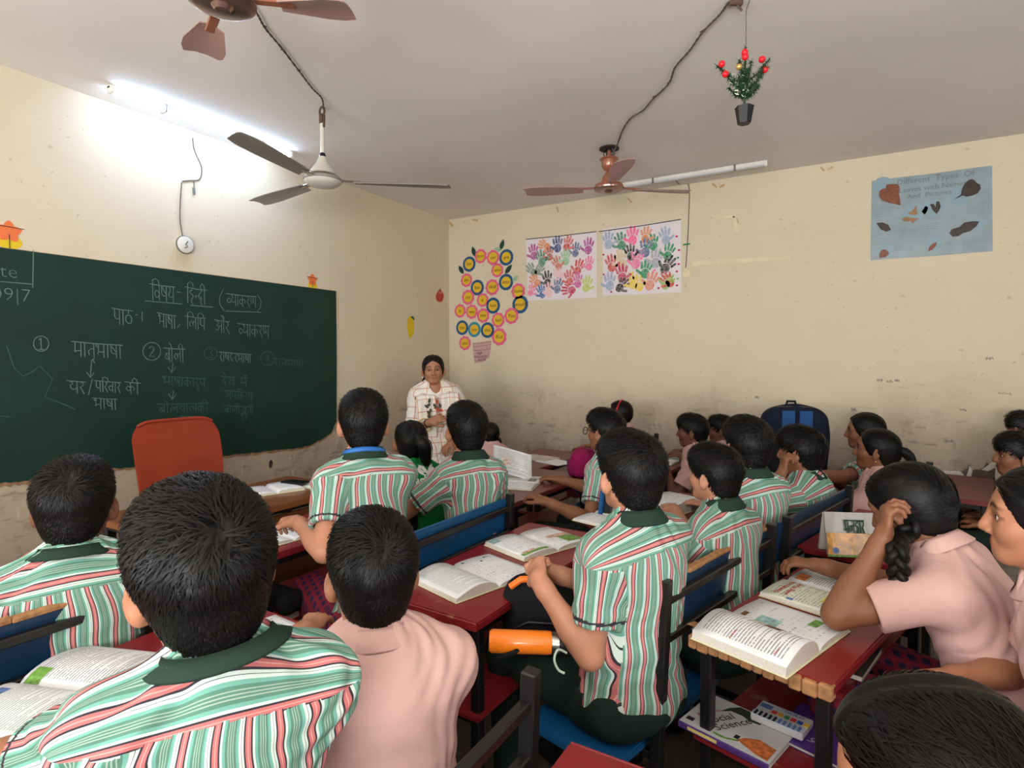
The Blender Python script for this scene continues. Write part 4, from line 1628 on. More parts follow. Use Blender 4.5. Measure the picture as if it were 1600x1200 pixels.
def sheet_thing(name, label, cat, corners, m, th=0.0018, group=None, wave=0.004):
    P = [aty(*c) for c in corners]          # tl tr br bl
    loc = Vector((P[3].x, WY, P[3].z))
    t = thing(name, label, cat, loc, 0, group)
    V, F = [], []
    nx, ny = 14, 9
    for s_ in (0, 1):
        for j in range(ny + 1):
            for i in range(nx + 1):
                u, v = i / nx, j / ny
                q = P[3].lerp(P[2], u).lerp(P[0].lerp(P[1], u), v) - loc
                V.append((q.x, -0.0005 - s_ * th, q.z + 0.0015 * math.sin(u * 9)))
    n1 = (nx + 1) * (ny + 1)
    for j in range(ny):
        for i in range(nx):
            a = j * (nx + 1) + i
            F.append((n1 + a, n1 + a + 1, n1 + a + nx + 2, n1 + a + nx + 1))
    for i in range(nx):
        F.append((i, i + 1, n1 + i + 1, n1 + i))
        a = ny * (nx + 1) + i
        F.append((a + 1, a, n1 + a, n1 + a + 1))
    for j in range(ny):
        a = j * (nx + 1)
        F.append((a + nx + 1, a, n1 + a, n1 + a + nx + 1))
        a += nx
        F.append((a, a + nx + 1, n1 + a + nx + 1, n1 + a))
    me = bpy.data.meshes.new('sheet')
    me.from_pydata(V, [], F)
    link_mesh('sheet', me, m, t)
    return t, loc


Z = lambda X, Y: (700 + X / 4.21, 360 + Y / 4.21)
tA, lA = sheet_thing('handprint_poster', 'white chart of many small painted handprints beside the paper flowers', 'poster', [(822, 374), (932, 362), (932, 465), (825, 470)], M_SHEET, group='handprint charts on the wall')
for X, Y, c, a in ((565, 150, 'pur', .1), (640, 100, 'ora', 1.1), (722, 100, 'nav', 0), (785, 95, 'red', -.3), (842, 135, 'sla', -.2), (925, 112, 'pur', -.1), (615, 190, 'gre', .3), (668, 160, 'brn', .1), (722, 225, 'ter', .4), (775, 185, 'lgr', 0), (858, 250, 'red', -.4), (930, 225, 'pin', -.1), (555, 265, 'ggr', .7), (598, 262, 'ggr', -.7), (655, 328, 'blk', .1), (735, 290, 'pal', .8), (800, 320, 'red', .1), (855, 335, 'mag', .05), (912, 360, 'ygr', -.2), (580, 335, 'ora', .8), (722, 372, 'sla', -.2), (548, 398, 'pin', -.4), (618, 412, 'blu', .3), (668, 415, 'pal', 0), (800, 415, 'cri', 1.4)):
    handprint(tA, lA, *Z(X, Y), c, a, random.uniform(.10, .125), random.choice((1, -1)))
tB, lB = sheet_thing('handprint_poster', 'white chart of painted handprints with two bold black hands and red thumb marks', 'poster', [(942, 358), (1064, 343), (1065, 457), (942, 462)], M_SHEET, group='handprint charts on the wall')
for X, Y, c, a in ((1055, 75, 'gbl', .1), (1140, 82, 'gre', .2), (1215, 45, 'hot', 0), (1300, 40, 'ora', -.1), (1430, 45, 'gbl', .2), (1200, 155, 'blk', .2), (1300, 125, 'sla', -.1), (1352, 88, 'eme', .1), (1450, 150, 'eme', -.3), (1075, 225, 'red', .2), (1140, 200, 'tan', .2), (1240, 200, 'pin', -.2), (1370, 195, 'gry', -.2), (1440, 235, 'blk', -.7), (1300, 265, 'eme', -.2), (1145, 292, 'cri', .1), (1065, 345, 'gbl', 0), (1140, 365, 'blk', -.7), (1215, 340, 'yel', .2), (1252, 372, 'yel', .4), (1335, 360, 'sal', -.4), (1450, 330, 'red', .6), (1442, 372, 'lim', -.5)):
    handprint(tB, lB, *Z(X, Y), c, a, random.uniform(.11, .135), random.choice((1, -1)))
for X, Y, c in ((1505, 40, 'cri'), (1520, 130, 'cri'), (1513, 180, 'gre'), (1518, 222, 'cri'), (1506, 270, 'cri'), (1512, 318, 'lim'), (1506, 362, 'cri'), (1360, 262, 'hot'), (1023, 160, 'cri'), (1025, 290, 'cri'), (1075, 405, 'cri'), (1385, 380, 'cri')):
    p = aty(*Z(X, Y)) - lB
    MB().prism([(.012 * math.cos(t * .63) * (.8), .008 * math.sin(t * .63)) for t in range(10)], (p.x, -.0023, p.z), (1, 0, 0), (0, 0, 1), .0004).build('thumbprint', mat('hand_paint_' + c, srgb(*HANDC[c]), .8), tB)
for tt, ll, pts in ((tA, lA, ((822, 374), (932, 362))), (tB, lB, ((936, 362), (1064, 343)))):
    P = [aty(*p) - ll for p in pts]
    MB().tube([P[0] + Vector((0, -.004, 0)), P[0].lerp(P[1], .5) + Vector((0, -.004, -.004)), P[1] + Vector((0, -.004, 0))], .0035, 6).build('hanging_cord', M_CORD, tt)

FLOWERS = [(215, 170, 'p', 'from', 43), (297, 178, 'p', 'can', 45), (384, 178, 'b', 'are', 47), (140, 222, 'b', 'for', 46), (325, 262, 'p', 'who', 42), (122, 328, 'p', 'she', 42), (193, 376, 'b', 'has', 47), (292, 374, 'p', 'Will', 48), (382, 340, 'b', 'into', 48), (462, 400, 'p', 'Some', 46), (133, 440, 'p', 'my', 46), (228, 458, 'p', 'is', 42), (297, 495, 'b', 'him', 48), (475, 487, 'b', 'would', 52), (80, 530, 'p', 'by', 42), (157, 535, 'p', 'was', 44), (232, 560, 'p', 'that', 44), (330, 590, 'p', 'had', 45), (418, 562, 'p', 'You', 48), (94, 640, 'b', 'the', 45), (174, 652, 't', 'yes', 46), (260, 656, 'b', 'this', 47), (337, 700, 'p', 'Kid', 52), (112, 742, 'p', 'and', 44)]
CN = {'p': ('pink', M_PNKP), 'b': ('dark blue', M_BLUP), 't': ('teal', M_TEALP)}
for X, Y, c, word, r in FLOWERS:
    p = aty(*Z(X, Y))
    R_ = r / 4.21 * 5.55 / 910 * 1.08
    t = thing('paper_flower', '%s paper flower with yellow centre reading "%s" on cream wall' % (CN[c][0], word), 'paper flower', p, 0, 'word flowers on the wall')
    n, k = 60, (9 if c == 'p' else 16)
    amp = 0.10 if c == 'p' else 0.045
    MB().prism([(R_ * (1 + amp * abs(math.sin(k * PI * i / n)) - amp) * math.cos(2 * PI * i / n), R_ * (1 + amp * abs(math.sin(k * PI * i / n)) - amp) * math.sin(2 * PI * i / n)) for i in range(n)], (0, -0.0005, 0), (1, 0, 0), (0, 0, 1), 0.002).build('petal_ring', CN[c][1], t)
    MB().prism([(R_ * .66 * math.cos(2 * PI * i / 28), R_ * .66 * math.sin(2 * PI * i / 28)) for i in range(28)], (0, -0.0025, 0), (1, 0, 0), (0, 0, 1), 0.0015).build('flower_centre', M_YEL, t)
    lettering('word', word, R_ * .62, (0, -0.004, 0), (1, 0, 0), (0, 0, 1), M_INK, t, shear=0.2)


def leaf_outline(l, w_, n=10):
    a = [(w_ * math.sin(PI * (i / n)) ** 0.8 * (1 - 0.25 * i / n), l * i / n) for i in range(n + 1)]
    return a + [(-x, y) for x, y in a[-2:0:-1]]


def paper_leaf(name, label, cat, X, Y, ang, l, w_, m, group, th=0.0015, T=None):
    p = aty(*(T or Z)(X, Y))
    t = thing(name, label, cat, p, 0, group)
    ex = Vector((math.cos(ang), 0, math.sin(ang)))
    ey = Vector((-math.sin(ang), 0, math.cos(ang)))
    MB().prism(leaf_outline(l, w_), (0, -0.0006, 0), ex, ey, th).build('leaf_blade', m, t, tri=True)
    V = [Vector((0, -0.001 - th, 0)), ey * l * .95 + Vector((0, -0.001 - th, 0))]
    MB().tube(V, [.0016, .0006], 4).build('midrib', M_INK, t)
    return t


for X, Y, a, l, lab in ((178, 172, .3, .10, 'above the topmost pink flower'), (345, 130, -.35, .10, 'beside the topmost dark blue flower'), (102, 285, .6, .095, 'at the left edge of the flower tree'), (376, 285, -.75, .105, 'above the flower reading "into"')):
    paper_leaf('paper_leaf', 'dark green paper leaf ' + lab, 'paper leaf', X, Y, a, l, .026, M_DARKL, 'green paper leaves on the wall')
for X, Y, a, lab in ((350, 130, 1.3, 'next to the topmost flowers'), (425, 335, -.9, 'beside the flower reading "into"')):
    paper_leaf('paper_leaf', 'pale green folded paper leaf ' + lab, 'paper leaf', X, Y, a, .075, .024, M_PALEG, 'green paper leaves on the wall', 0.004)

M_POT = mat('dusty_pink_paper', srgb(186, 150, 144), 0.8, noise=0.12, nscale=30)
M_POTL = mat('maroon_ink', srgb(96, 40, 44), 0.8)
p = aty(*Z(225, 810))
pot = thing('paper_flowerpot', 'pink paper flowerpot captioned in black marker under the paper flowers', 'paper pot', p)
k = 1 / 4.21 * 5.5 / 910
pl = [(-75, 68), (72, 82), (70, 60), (55, -25), (28, -40), (10, -52), (-58, -62), (-66, -20)]
MB().prism([(x * k, y * k) for x, y in pl], (0, -.0006, 0), (1, 0, 0), (0, 0, 1), .002).build('pot_cutout', M_POT, pot, tri=True)
for y0, y1 in ((66, 78), (44, 58), (20, 30)):
    MB().tube([(-72 * k, -.003, y0 * k), (0, -.003, (y0 + y1) / 2 * k - .004), (70 * k, -.003, y1 * k)], .0012, 4).build('pot_band', M_POTL, pot)
for i, wd in enumerate(('High', 'Frequency', 'words')):
    lettering('word', wd, .034, ((-22 + i * 10) * k, -.003, (2 - 21 * i) * k), (1, 0, .08), (0, 0, 1), M_INK, pot, shear=.2)

# chart of real leaves
tC, lC = sheet_thing('leaf_poster', 'pale blue chart of dried brown leaves titled in handwriting', 'poster', [(1362, 283), (1550, 259), (1551, 393), (1360, 407)], M_BLUEP)
ZC = lambda X, Y: (1340 + X * .15, 240 + Y * .15)


def onC(X, Y):
    return aty(*ZC(X, Y)) - lC


M_PENC = mat('pencil_grey', srgb(104, 118, 126), 0.8)
for body, X, Y, sz in (('Different  Types  Of', 800, 255, .048), ('Leaves with Names', 775, 350, .044), ('And  Pictures', 745, 425, .042)):
    q = onC(X, Y)
    lettering('title', body, sz, (q.x, -.0022, q.z), (1, 0, .0), (0, 0, 1), M_PENC, tC)
BRN, DBR = mat('dried_brown_leaf', srgb(116, 60, 34), 0.45, noise=.35, nscale=50, coat=.1), mat('dried_dark_leaf', srgb(46, 28, 22), 0.45, noise=.3, nscale=50, coat=.1)
TANL = mat('dried_tan_leaf', srgb(146, 108, 72), 0.45, noise=.2)
M_PLB = mat('blue_wash', srgb(128, 154, 166), 0.4)


def dried(pts, m, X, Y, sc_=1.0):
    q = onC(X, Y)
    pp_ = [onC(x, y) - q for x, y in pts]
    ob = MB().prism([(p_.x, p_.z) for p_ in pp_], (q.x, -.0024, q.z), (1, 0, 0), (0, 0, 1), .004).build('dried_leaf', m, tC, tri=True)
    return ob


for X, Y, r in ((260, 330, 90), (1070, 440, 100), (590, 620, 110), (790, 570, 90), (1250, 740, 70), (790, 940, 75), (290, 1000, 70)):
    q = onC(X, Y)
    MB().prism([(r * .00060 * (1 + .2 * math.sin(i * 1.7)) * math.cos(i * .42), r * .00060 * math.sin(i * .42)) for i in range(15)], (q.x, -.0021, q.z), (1, 0, 0), (0, 0, 1), .0003).build('colour_wash', M_PLB, tC, tri=True)
dried([(300, 325), (350, 318), (410, 320), (435, 345), (430, 420), (440, 480), (447, 540), (400, 528), (330, 515), (250, 488), (222, 440), (225, 395), (255, 370), (295, 362)], BRN, 330, 420)
dried([(1190, 268), (1220, 285), (1240, 308), (1275, 325), (1280, 370), (1250, 415), (1190, 440), (1130, 450), (1095, 438), (1000, 480), (1075, 430), (1085, 370), (1110, 320), (1150, 280)], DBR, 1180, 360)
dried([(615, 535), (612, 590), (628, 632), (570, 640), (520, 622), (565, 600), (590, 570)], TANL, 570, 600)
dried([(455, 685), (500, 660), (560, 668), (640, 680), (600, 700), (572, 732), (555, 705), (500, 710)], TANL, 550, 690)
dried([(755, 530), (790, 525), (812, 560), (820, 500), (850, 500), (865, 550), (850, 590), (822, 630), (780, 590)], DBR, 810, 560)
dried([(195, 725), (260, 718), (320, 745), (348, 795), (300, 815), (240, 790)], DBR, 270, 765)
dried([(955, 830), (980, 790), (1060, 765), (1110, 720), (1200, 705), (1265, 710), (1235, 760), (1170, 810), (1100, 828), (1050, 860), (990, 866)], DBR, 1100, 785)
dried([(225, 1050), (245, 1010), (280, 998), (320, 1020), (325, 1050), (290, 1080), (230, 1088)], BRN, 275, 1045)
dried([(825, 922), (818, 960), (780, 1000), (732, 1022), (745, 975), (780, 940)], BRN, 780, 970)
for X, Y, w_, n in ((275, 620, 100, 6), (1240, 580, 110, 7), (520, 845, 90, 5), (810, 765, 90, 4), (490, 1000, 110, 3), (250, 930, 60, 4), (920, 1000, 70, 7), (1220, 950, 130, 8)):
    for i in range(n):
        a, b = onC(X - w_, Y + (i - n / 2) * 19), onC(X + w_ * random.uniform(.6, 1), Y + (i - n / 2) * 19 - 6)
        MB().tube([(a.x, -.0022, a.z), (b.x, -.0022, b.z)], .0010, 3, cap=False).build('written_line', M_PENC, tC)

# cut-out fruit and little flowers
q = atx(687, 463)
ap = thing('paper_apple', 'red paper apple stuck on the wall near the corner', 'paper cutout', q)
MB().prism([(.055 * (math.cos(a) * (1 - .15 * math.cos(2 * a + 2.2))), .058 * math.sin(a) * (1 - .10 * math.sin(3 * a))) for a in [2 * PI * i / 24 for i in range(24)]], (.0006, 0, 0), (0, 1, 0), (0, 0, 1), .002).build('apple_cutout', mat('red_paper', srgb(176, 62, 56), .7), ap)
for y in (-.012, .018):
    MB().prism([(y + .007 * math.cos(i * .63), .035 + .009 * math.sin(i * .63)) for i in range(10)], (.003, 0, 0), (0, 1, 0), (0, 0, 1), .0006).build('pale_spot', mat('pale_pink_paper', srgb(214, 170, 156), .7), ap)
MB().tube([(.003, .0, .05), (.003, .008, .075)], .003, 5).build('stalk', M_INK, ap)
q = atx(641, 511)
mg = thing('paper_mango', 'yellow paper mango stuck on the wall beside the blackboard', 'paper cutout', q)
pts = [(-.02, .085), (.01, .095), (.035, .075), (.05, .03), (.05, -.02), (.035, -.07), (0, -.095), (-.03, -.09), (-.025, -.06), (-.04, -.03), (-.045, .02), (-.04, .06)]
MB().prism(pts, (.0006, 0, 0), (0, 1, 0), (0, 0, 1), .002).build('mango_cutout', mat('yellow_paper', srgb(214, 184, 30), .7), mg)
MB().prism([(.0, .088), (.03, .10), (.055, .078), (.05, .06), (.03, .07)], (.003, 0, 0), (0, 1, 0), (0, 0, 1), .001).build('leaf_cutout', mat('green_paper', srgb(40, 110, 60), .7), mg, tri=True)
for (px, py), lab, sc_ in (((488, 440), 'above the right end of the blackboard', 1.0), ((14, 366), 'above the chalked date on the blackboard', 1.15)):
    q = atx(px, py)
    fl = thing('paper_flower_sticker', 'small orange and yellow paper flower ' + lab, 'paper cutout', q, 0, 'small flower stickers over the blackboard')
    for j in range(5):
        a = 2 * PI * j / 5 + .3
        e1 = Vector((0, math.cos(a), math.sin(a)))
        e2 = Vector((0, -math.sin(a), math.cos(a)))
        MB().prism([(x * 1.1 * sc_, y * sc_) for x, y in leaf_outline(.045, .018, 6)], (.0006 + .0002 * j, 0, .012), e2 * -1, e1, .001).build('petal', mat('orange_paper', srgb(220, 112, 60), .7), fl)
    MB().prism([(.042 * sc_ * math.cos(i * .5), .03 * sc_ * math.sin(i * .5)) for i in range(13)], (.0004, 0, -.03 * sc_), (0, 1, 0), (0, 0, 1), .001).build('flower_base', mat('yellow_paper', srgb(214, 184, 30), .7), fl)
    for a, b in (((-.05, .03), (.05, .028)), ((.0, .0), (.0, -.07))):
        MB().tube([(.003, a[0] * sc_, a[1] * sc_), (.003, b[0] * sc_, b[1] * sc_)], .0015, 4).build('ink_line', M_INK, fl)
# ---------------------------------------------------------------- lamps, fans, wires
M_WHITEP = mat('white_enamel', srgb(216, 214, 206), 0.35)
M_CREAMM = mat('cream_fan_enamel', srgb(196, 192, 180), 0.3, coat=.2)
M_GREYBL = mat('grey_fan_blade', srgb(132, 126, 116), 0.4)
M_COPPER = mat('copper_brown_enamel', srgb(150, 94, 72), 0.28, metal=.2, coat=.3)
M_COPD = mat('brown_fan_blade', srgb(150, 118, 108), 0.34, metal=.05, coat=.2)
M_STEEL = mat('bright_steel', srgb(170, 166, 160), 0.25, metal=1.0)
M_BLACKM = mat('black_frame_paint', srgb(22, 21, 22), 0.38, noise=.2, nscale=30, coat=.15)
M_WIRE = mat('grey_twisted_wire', srgb(84, 74, 64), 0.7)
M_BLKPL = mat('black_plastic', srgb(18, 18, 20), 0.4)


def tube_lamp(p0, p1, label, lit):
    p0, p1 = Vector(p0), Vector(p1)
    c = (p0 + p1) / 2
    t = thing('tube_light', label, 'light', c)
    d = (p1 - p0).normalized()
    L_ = (p1 - p0).length
    sd = d.cross(Vector((0, 0, 1)))
    MB().box((0, 0, -.012), (L_, .028, .022), Matrix((d, sd, Vector((0, 0, 1)))).transposed(), .004).build('batten', M_WHITEP, t)
    pts = [(.019 * math.cos(a), -.024 + .016 * -math.sin(a)) for a in [PI * i / 8 for i in range(9)]]
    mb = MB()
    mb.prism(pts, d * (-L_ / 2 + .018), sd, Vector((0, 0, 1)), L_ - .036)
    em = mat('lit_tube', (1, 1, 1), .4, emit=(.50, .68, 1.0), estr=TUBE) if lit else mat('unlit_tube', srgb(190, 192, 194), .35)
    o = mb.build('diffuser', em, t)
    # prism thickness runs along ex x ey; keep the diffuser centred on the batten
    cen = sum((Vector(v.co) for v in o.data.vertices), Vector()) / len(o.data.vertices)
    off = -(cen.dot(d))
    for v in o.data.vertices:
        v.co += d * off
    for e in (-1, 1):
        MB().box(d * e * (L_ / 2 - .01) + Vector((0, 0, -.024)), (.02, .042, .036), Matrix((d, sd, Vector((0, 0, 1)))).transposed(), .004).build('end_cap', M_WHITEP, t)
    for e in (-.25, .3):
        MB().box(d * e * L_ + Vector((0, 0, -.021)), (.012, .046, .044), Matrix((d, sd, Vector((0, 0, 1)))).transposed(), .002).build('clip', M_STEEL, t)
    return t


TUBE = 36.0
tube_lamp((-3.13, 1.49, CEIL), (-3.13, 2.55, CEIL), 'lit white tube light on ceiling above the blackboard', True)
tube_lamp((-1.55, 4.26, CEIL), (-.52, 4.26, CEIL), 'unlit tube light on ceiling along the poster wall', False)


def fan_blade(ang, r0, r1, z, w0, w1, tilt=.2, curve=0.0):
    d = Vector((math.cos(ang), math.sin(ang), 0))
    sd = Vector((-math.sin(ang), math.cos(ang), 0))
    V, F = [], []
    n = 8
    for k in (0, 1):
        for i in range(n + 1):
            t = i / n
            r = r0 + (r1 - r0) * t
            w = w0 + (w1 - w0) * min(1, t * 1.6)
            if i == n:
                w *= .82
            for s_ in (-.5, -.17, .17, .5):
                q = d * (r + (0.02 * s_ if i == n else 0)) + sd * (s_ * w + curve * t * t) + Vector((0, 0, z + s_ * w * tilt * (1 - .4 * t) - .008 * (2 * s_) ** 2 - k * .004))
                V.append(q)
    m = (n + 1) * 4
    for i in range(n):
        for j in range(3):
            a = i * 4 + j
            F.append((a, a + 1, a + 5, a + 4))
            F.append((m + a + 1, m + a, m + a + 4, m + a + 5))
    for i in range(n):
        for j in (0, 3):
            a, b = i * 4 + j, (i + 1) * 4 + j
            F.append((a, b, m + b, m + a))
    for i in (0, n):
        for j in range(3):
            a = i * 4 + j
            F.append((a, a + 1, m + a + 1, m + a))
    mb = MB()
    me = bpy.data.meshes.new('tmp')
    me.from_pydata(V, [], F)
    mb.bm.from_mesh(me)
    bpy.data.meshes.remove(me)
    return mb


def fan(kind, xy, zhub, angs, r, label):
    t = thing('ceiling_fan', label, 'fan', (xy[0], xy[1], CEIL), 0, 'ceiling fans')
    zh = zhub - CEIL
    body, bl = (M_CREAMM, M_GREYBL) if kind == 'cream' else (M_COPPER, M_COPD)
    if kind == 'cream':
        MB().tube([(0, 0, zh + .1), (0, 0, -.06)], .012, 12).build('rod', M_CREAMM, t, True)
        mb = MB()
        mb.tube([(.0 + .018 * math.sin(a), .0, -.035 + .022 * math.cos(a)) for a in [PI * 2 * i / 12 for i in range(12)]], .006, 6, closed=True)
        mb.box((0, 0, -.075), (.022, .03, .05), bevel=.004)
        mb.box((.012, 0, -.09), (.012, .012, .06), bevel=.003)
        mb.build('hook', mat('rusty_steel', srgb(84, 62, 48), .7, noise=.3, nscale=60), t)
        MB().lathe([(.014, zh + .12), (.018, zh + .12), (.035, zh + .085), (.062, zh + .045), (.068, zh + .03), (.05, zh + .025)], seg=32).build('canopy', M_CREAMM, t, True)
        MB().lathe([(.012, zh + .14), (.016, zh + .13), (.016, zh + .115), (.012, zh + .11)], seg=16).build('rod_collar', M_BLKPL, t, True)
        MB().lathe([(.045, zh + .03), (.060, zh + .028), (.060, zh + .014), (.045, zh + .012)], seg=32).build('motor_band', mat('brass_band', srgb(92, 72, 44), .35, metal=.8), t, True)
        MB().lathe([(.05, zh + .016), (.088, zh + .012), (.098, zh), (.094, zh - .012), (.07, zh - .028), (.03, zh - .037), (0, zh - .039)], seg=40).build('motor_housing', M_CREAMM, t, True)
        MB().lathe([(.09, zh + .014), (.1, zh + .004), (.1, zh - .004), (.09, zh - .01)], seg=40).build('housing_rim', M_GREYBL, t, True)
    else:
        MB().lathe([(0, -.004), (.06, -.004), (.062, -.012), (0, -.012)], seg=28).build('ceiling_plate', mat('dark_ceiling_hole', srgb(44, 36, 30), .8), t, True)
        mb = MB()
        for k in range(6):
            a = k * 1.05
            mb.tube([(.02 * math.cos(a), .02 * math.sin(a), -.01), (.035 * math.cos(a + .4), .035 * math.sin(a + .4), -.04), (.02 * math.cos(a), .02 * math.sin(a), -.075)], .003, 5)
        mb.build('wires', M_BLKPL, t)
        MB().tube([(0, 0, zh + .02), (0, 0, -.02)], .012, 12).build('rod', M_COPPER, t, True)
        k = abs(zh) / .25
        MB().lathe([(.02, -.07 * k), (.058, -.07 * k), (.060, -.076 * k), (.048, -.082 * k), (.046, -.118 * k), (.034, -.138 * k), (.018, -.146 * k)], seg=32).build('canopy', M_COPPER, t, True)
        MB().lathe([(.015, zh + .10 * k), (.022, zh + .095 * k), (.034, zh + .075 * k), (.044, zh + .055 * k), (.046, zh + .03 * k), (.05, zh + .02 * k)], seg=32).build('lower_canopy', M_COPPER, t, True)
        MB().lathe([(.045, zh + .022), (.085, zh + .018), (.092, zh + .006), (.09, zh - .004), (.03, zh - .012), (0, zh - .013)], seg=40).build('motor_housing', M_COPPER, t, True)
        MB().lathe([(.088, zh - .002), (.094, zh - .004), (.092, zh - .012), (.074, zh - .020), (.03, zh - .022), (.02, zh - .034), (0, zh - .036)], seg=40).build('bottom_cover', mat('steel_cover', srgb(150, 120, 108), .25, metal=.8), t, True)
    for a in angs:
        b = fan_blade(a, .16, r, zh - .0, .07, .105 if kind == 'cream' else .125, .18).build('blade', bl, t, True)
        d = Vector((math.cos(a), math.sin(a), 0))
        MB().bar(d * .085 + Vector((0, 0, zh)), d * .20 + Vector((0, 0, zh - .004)), .03, .008).build('blade_arm', M_STEEL if kind == 'cream' else M_COPPER, b)
    return t


def ang(c, p):
    return math.atan2(p[1] - c[1], p[0] - c[0])


fc = (-2.42, 2.17)
fan('cream', fc, 2.36, [ang(fc, (-2.23, 1.52)), ang(fc, (-2.97, 2.24)), ang(fc, (-1.90, 2.57))], .66, 'cream ceiling fan with grey blades in front of the lit tube light')
fc = (-1.35, 3.51)
fan('copper', fc, 2.50, [YAW - PI / 2, YAW + math.radians(6), YAW + math.radians(174)], .53, 'copper brown ceiling fan near the unlit tube light')
fc = tuple(atz(347, -2, 2.46))[:2]
fe = tuple(atz(316, 76, 2.46))[:2]
fa = ang(fc, fe)
fan('copper', fc, 2.46, [fa, fa + 2 * PI / 3, fa - 2 * PI / 3], .36, 'copper brown ceiling fan nearest the viewer, cut by the photo edge')


def wire(name, label, pts, r, sag=0.0, twist=True):
    P = [Vector(p) for p in pts]
    q = spline(P, len(P) * 12)
    base = P[0]
    t = thing(name, label, 'wire', base)
    for k in (0, 1) if twist else (0,):
        Q = []
        for i, v in enumerate(q):
            a = i * .9 + k * PI
            Q.append(Vector(v) - base + Vector((math.cos(a) * r * .9, math.sin(a) * r * .9, math.sin(a) * r * .6)) * (1 if twist else 0))
        MB().tube(Q, r, 6).build('strand', M_WIRE, t, True)
    return t


zc = CEIL - .008
wpt = lambda x, y, z=zc: atz(x, y, z)
wire('ceiling_wire', 'twisted wire on ceiling between the brown fan and the cream fan', [wpt(388, 3), wpt(402, 22), wpt(415, 45), wpt(440, 75), wpt(468, 112), wpt(488, 138), wpt(503, 154), (-2.41, 2.17, zc - .02)], .0026)
wire('ceiling_wire', 'twisted wire on ceiling running to the fan by the unlit tube light', [wpt(1138, 3), wpt(1125, 22), wpt(1098, 50), wpt(1078, 78), wpt(1055, 105), wpt(1045, 130), wpt(1020, 155), wpt(1005, 172), wpt(985, 185), wpt(972, 205), wpt(966, 222), (-1.32, 3.49, zc - .05)], .0030)
for x, y, lab in ((415, 45, 'nearest the top-left brown fan'), (440, 78, 'midway between the brown and cream fans'), (468, 112, 'nearest the cream fan'), (1097, 50, 'nearest the ceiling hook'), (1045, 130, 'second along from the ceiling hook'), (1022, 152, 'third along from the ceiling hook'), (985, 186, 'nearest the fan by the unlit tube light')):
    p = wpt(x, y)
    MB().bar(p + Vector((-.01, .006, .004)), p + Vector((.012, -.008, .004)), .006, .005).build('wire_clip', mat('rusty_steel', srgb(84, 62, 48), .7), tag(empty('cable_clip', p), 'small rusty clip pinning the ceiling wire, %s' % lab, 'clip', 'cable clips on the ceiling')).location = -p

# wires and boxes on the walls
w_ = [atx(*p, WX + .006) for p in ((304, 196), (302, 225), (306, 240), (315, 262), (312, 280), (297, 282), (285, 283))]
wire('wall_wire', 'thin grey wire hanging loose from the lit tube light', [Vector((-3.13, w_[0].y, CEIL - .01))] + w_, .003, twist=False)
w_ = [atx(*p, WX + .006) for p in ((284, 285), (282, 310), (281, 340), (284, 362), (286, 372))]
wire('wall_wire', 'thin grey wire running straight down to the round box above the blackboard', w_, .003, twist=False)
q = atx(303, 296, WX + .004)
hw = thing('wire_joint', 'small dark taped wire end dangling on the wall below the tube light', 'wire', q)
MB().tube([(0, 0, .045), (0, .002, .02), (.002, -.002, 0)], .003, 6).build('strand', M_WIRE, hw)
MB().tube([(.002, -.002, .008), (.002, 0, -.03)], .0065, 8).build('taped_end', mat('grey_green_tape', srgb(90, 104, 96), .6), hw)
q = atx(286, 383)
jb = thing('junction_box', 'open round white junction box on wall above the blackboard', 'electrical box', q)
RX = Matrix.Rotation(PI / 2, 3, 'Y')
MB().lathe([(0, .002), (.036, .002), (.046, .004), (.050, .018), (.047, .028), (.040, .031), (0, .032)], seg=28, rot=RX).build('box_shell', M_WHITEP, jb, True)
MB().tube([(.033, .01, .02), (.035, -.005, .0), (.034, .008, -.012), (.033, -.01, -.02)], .002, 6).build('wires', M_BLKPL, jb)
MB().lathe([(.046, .014), (.0515, .016), (.0515, .024), (.046, .026)], seg=28, rot=RX).build('rim', mat('grey_rim', srgb(96, 92, 86), .6), jb, True)
w_ = [aty(*p, WY - .006) for p in ((1076, 290), (1076, 340), (1074, 380), (1072, 412), (1071, 418))]
wire('wall_wire', 'thin dark wire dropping from the unlit tube light beside the handprint charts', [aty(1055, 281, WY - .2) + Vector((0, 0, 0)), aty(1062, 288, WY - .02)] + w_, .0028, twist=False)
q = aty(1073, 382, WY - .006)
tag(MB().tube([q + Vector((-.025, -.004, 0)), q + Vector((.025, -.004, .002))], .006, 6).build('green_clip', mat('green_plastic', srgb(30, 130, 80), .4)), 'small green plastic clip across the wall wire', 'clip')
q = aty(1073, 427)
hk = thing('junction_box', 'faint round socket cover on wall below the dark wire', 'electrical box', q)
RY = Matrix.Rotation(PI / 2, 3, 'X')
MB().lathe([(.012, .0), (.034, .0), (.037, .004), (.034, .007), (.012, .006)], seg=24, rot=RY).build('box_shell', M_FILL, hk, True)
MB().lathe([(0, .001), (.012, .001), (.012, .004), (0, .005)], seg=16, rot=RY).build('cover_screw', M_TAPE, hk, True)
q = atx(423, 725)
tag(MB().prism([(.014 * math.cos(i * .5) * (1 + .2 * math.sin(i)), .028 * math.sin(i * .5)) for i in range(13)], q, (0, 1, 0), (0, 0, 1), .0015).build('wall_hole', mat('dark_hole', srgb(60, 46, 38), .9), tri=True), 'small dark chipped hole in the wall under the blackboard', 'hole')

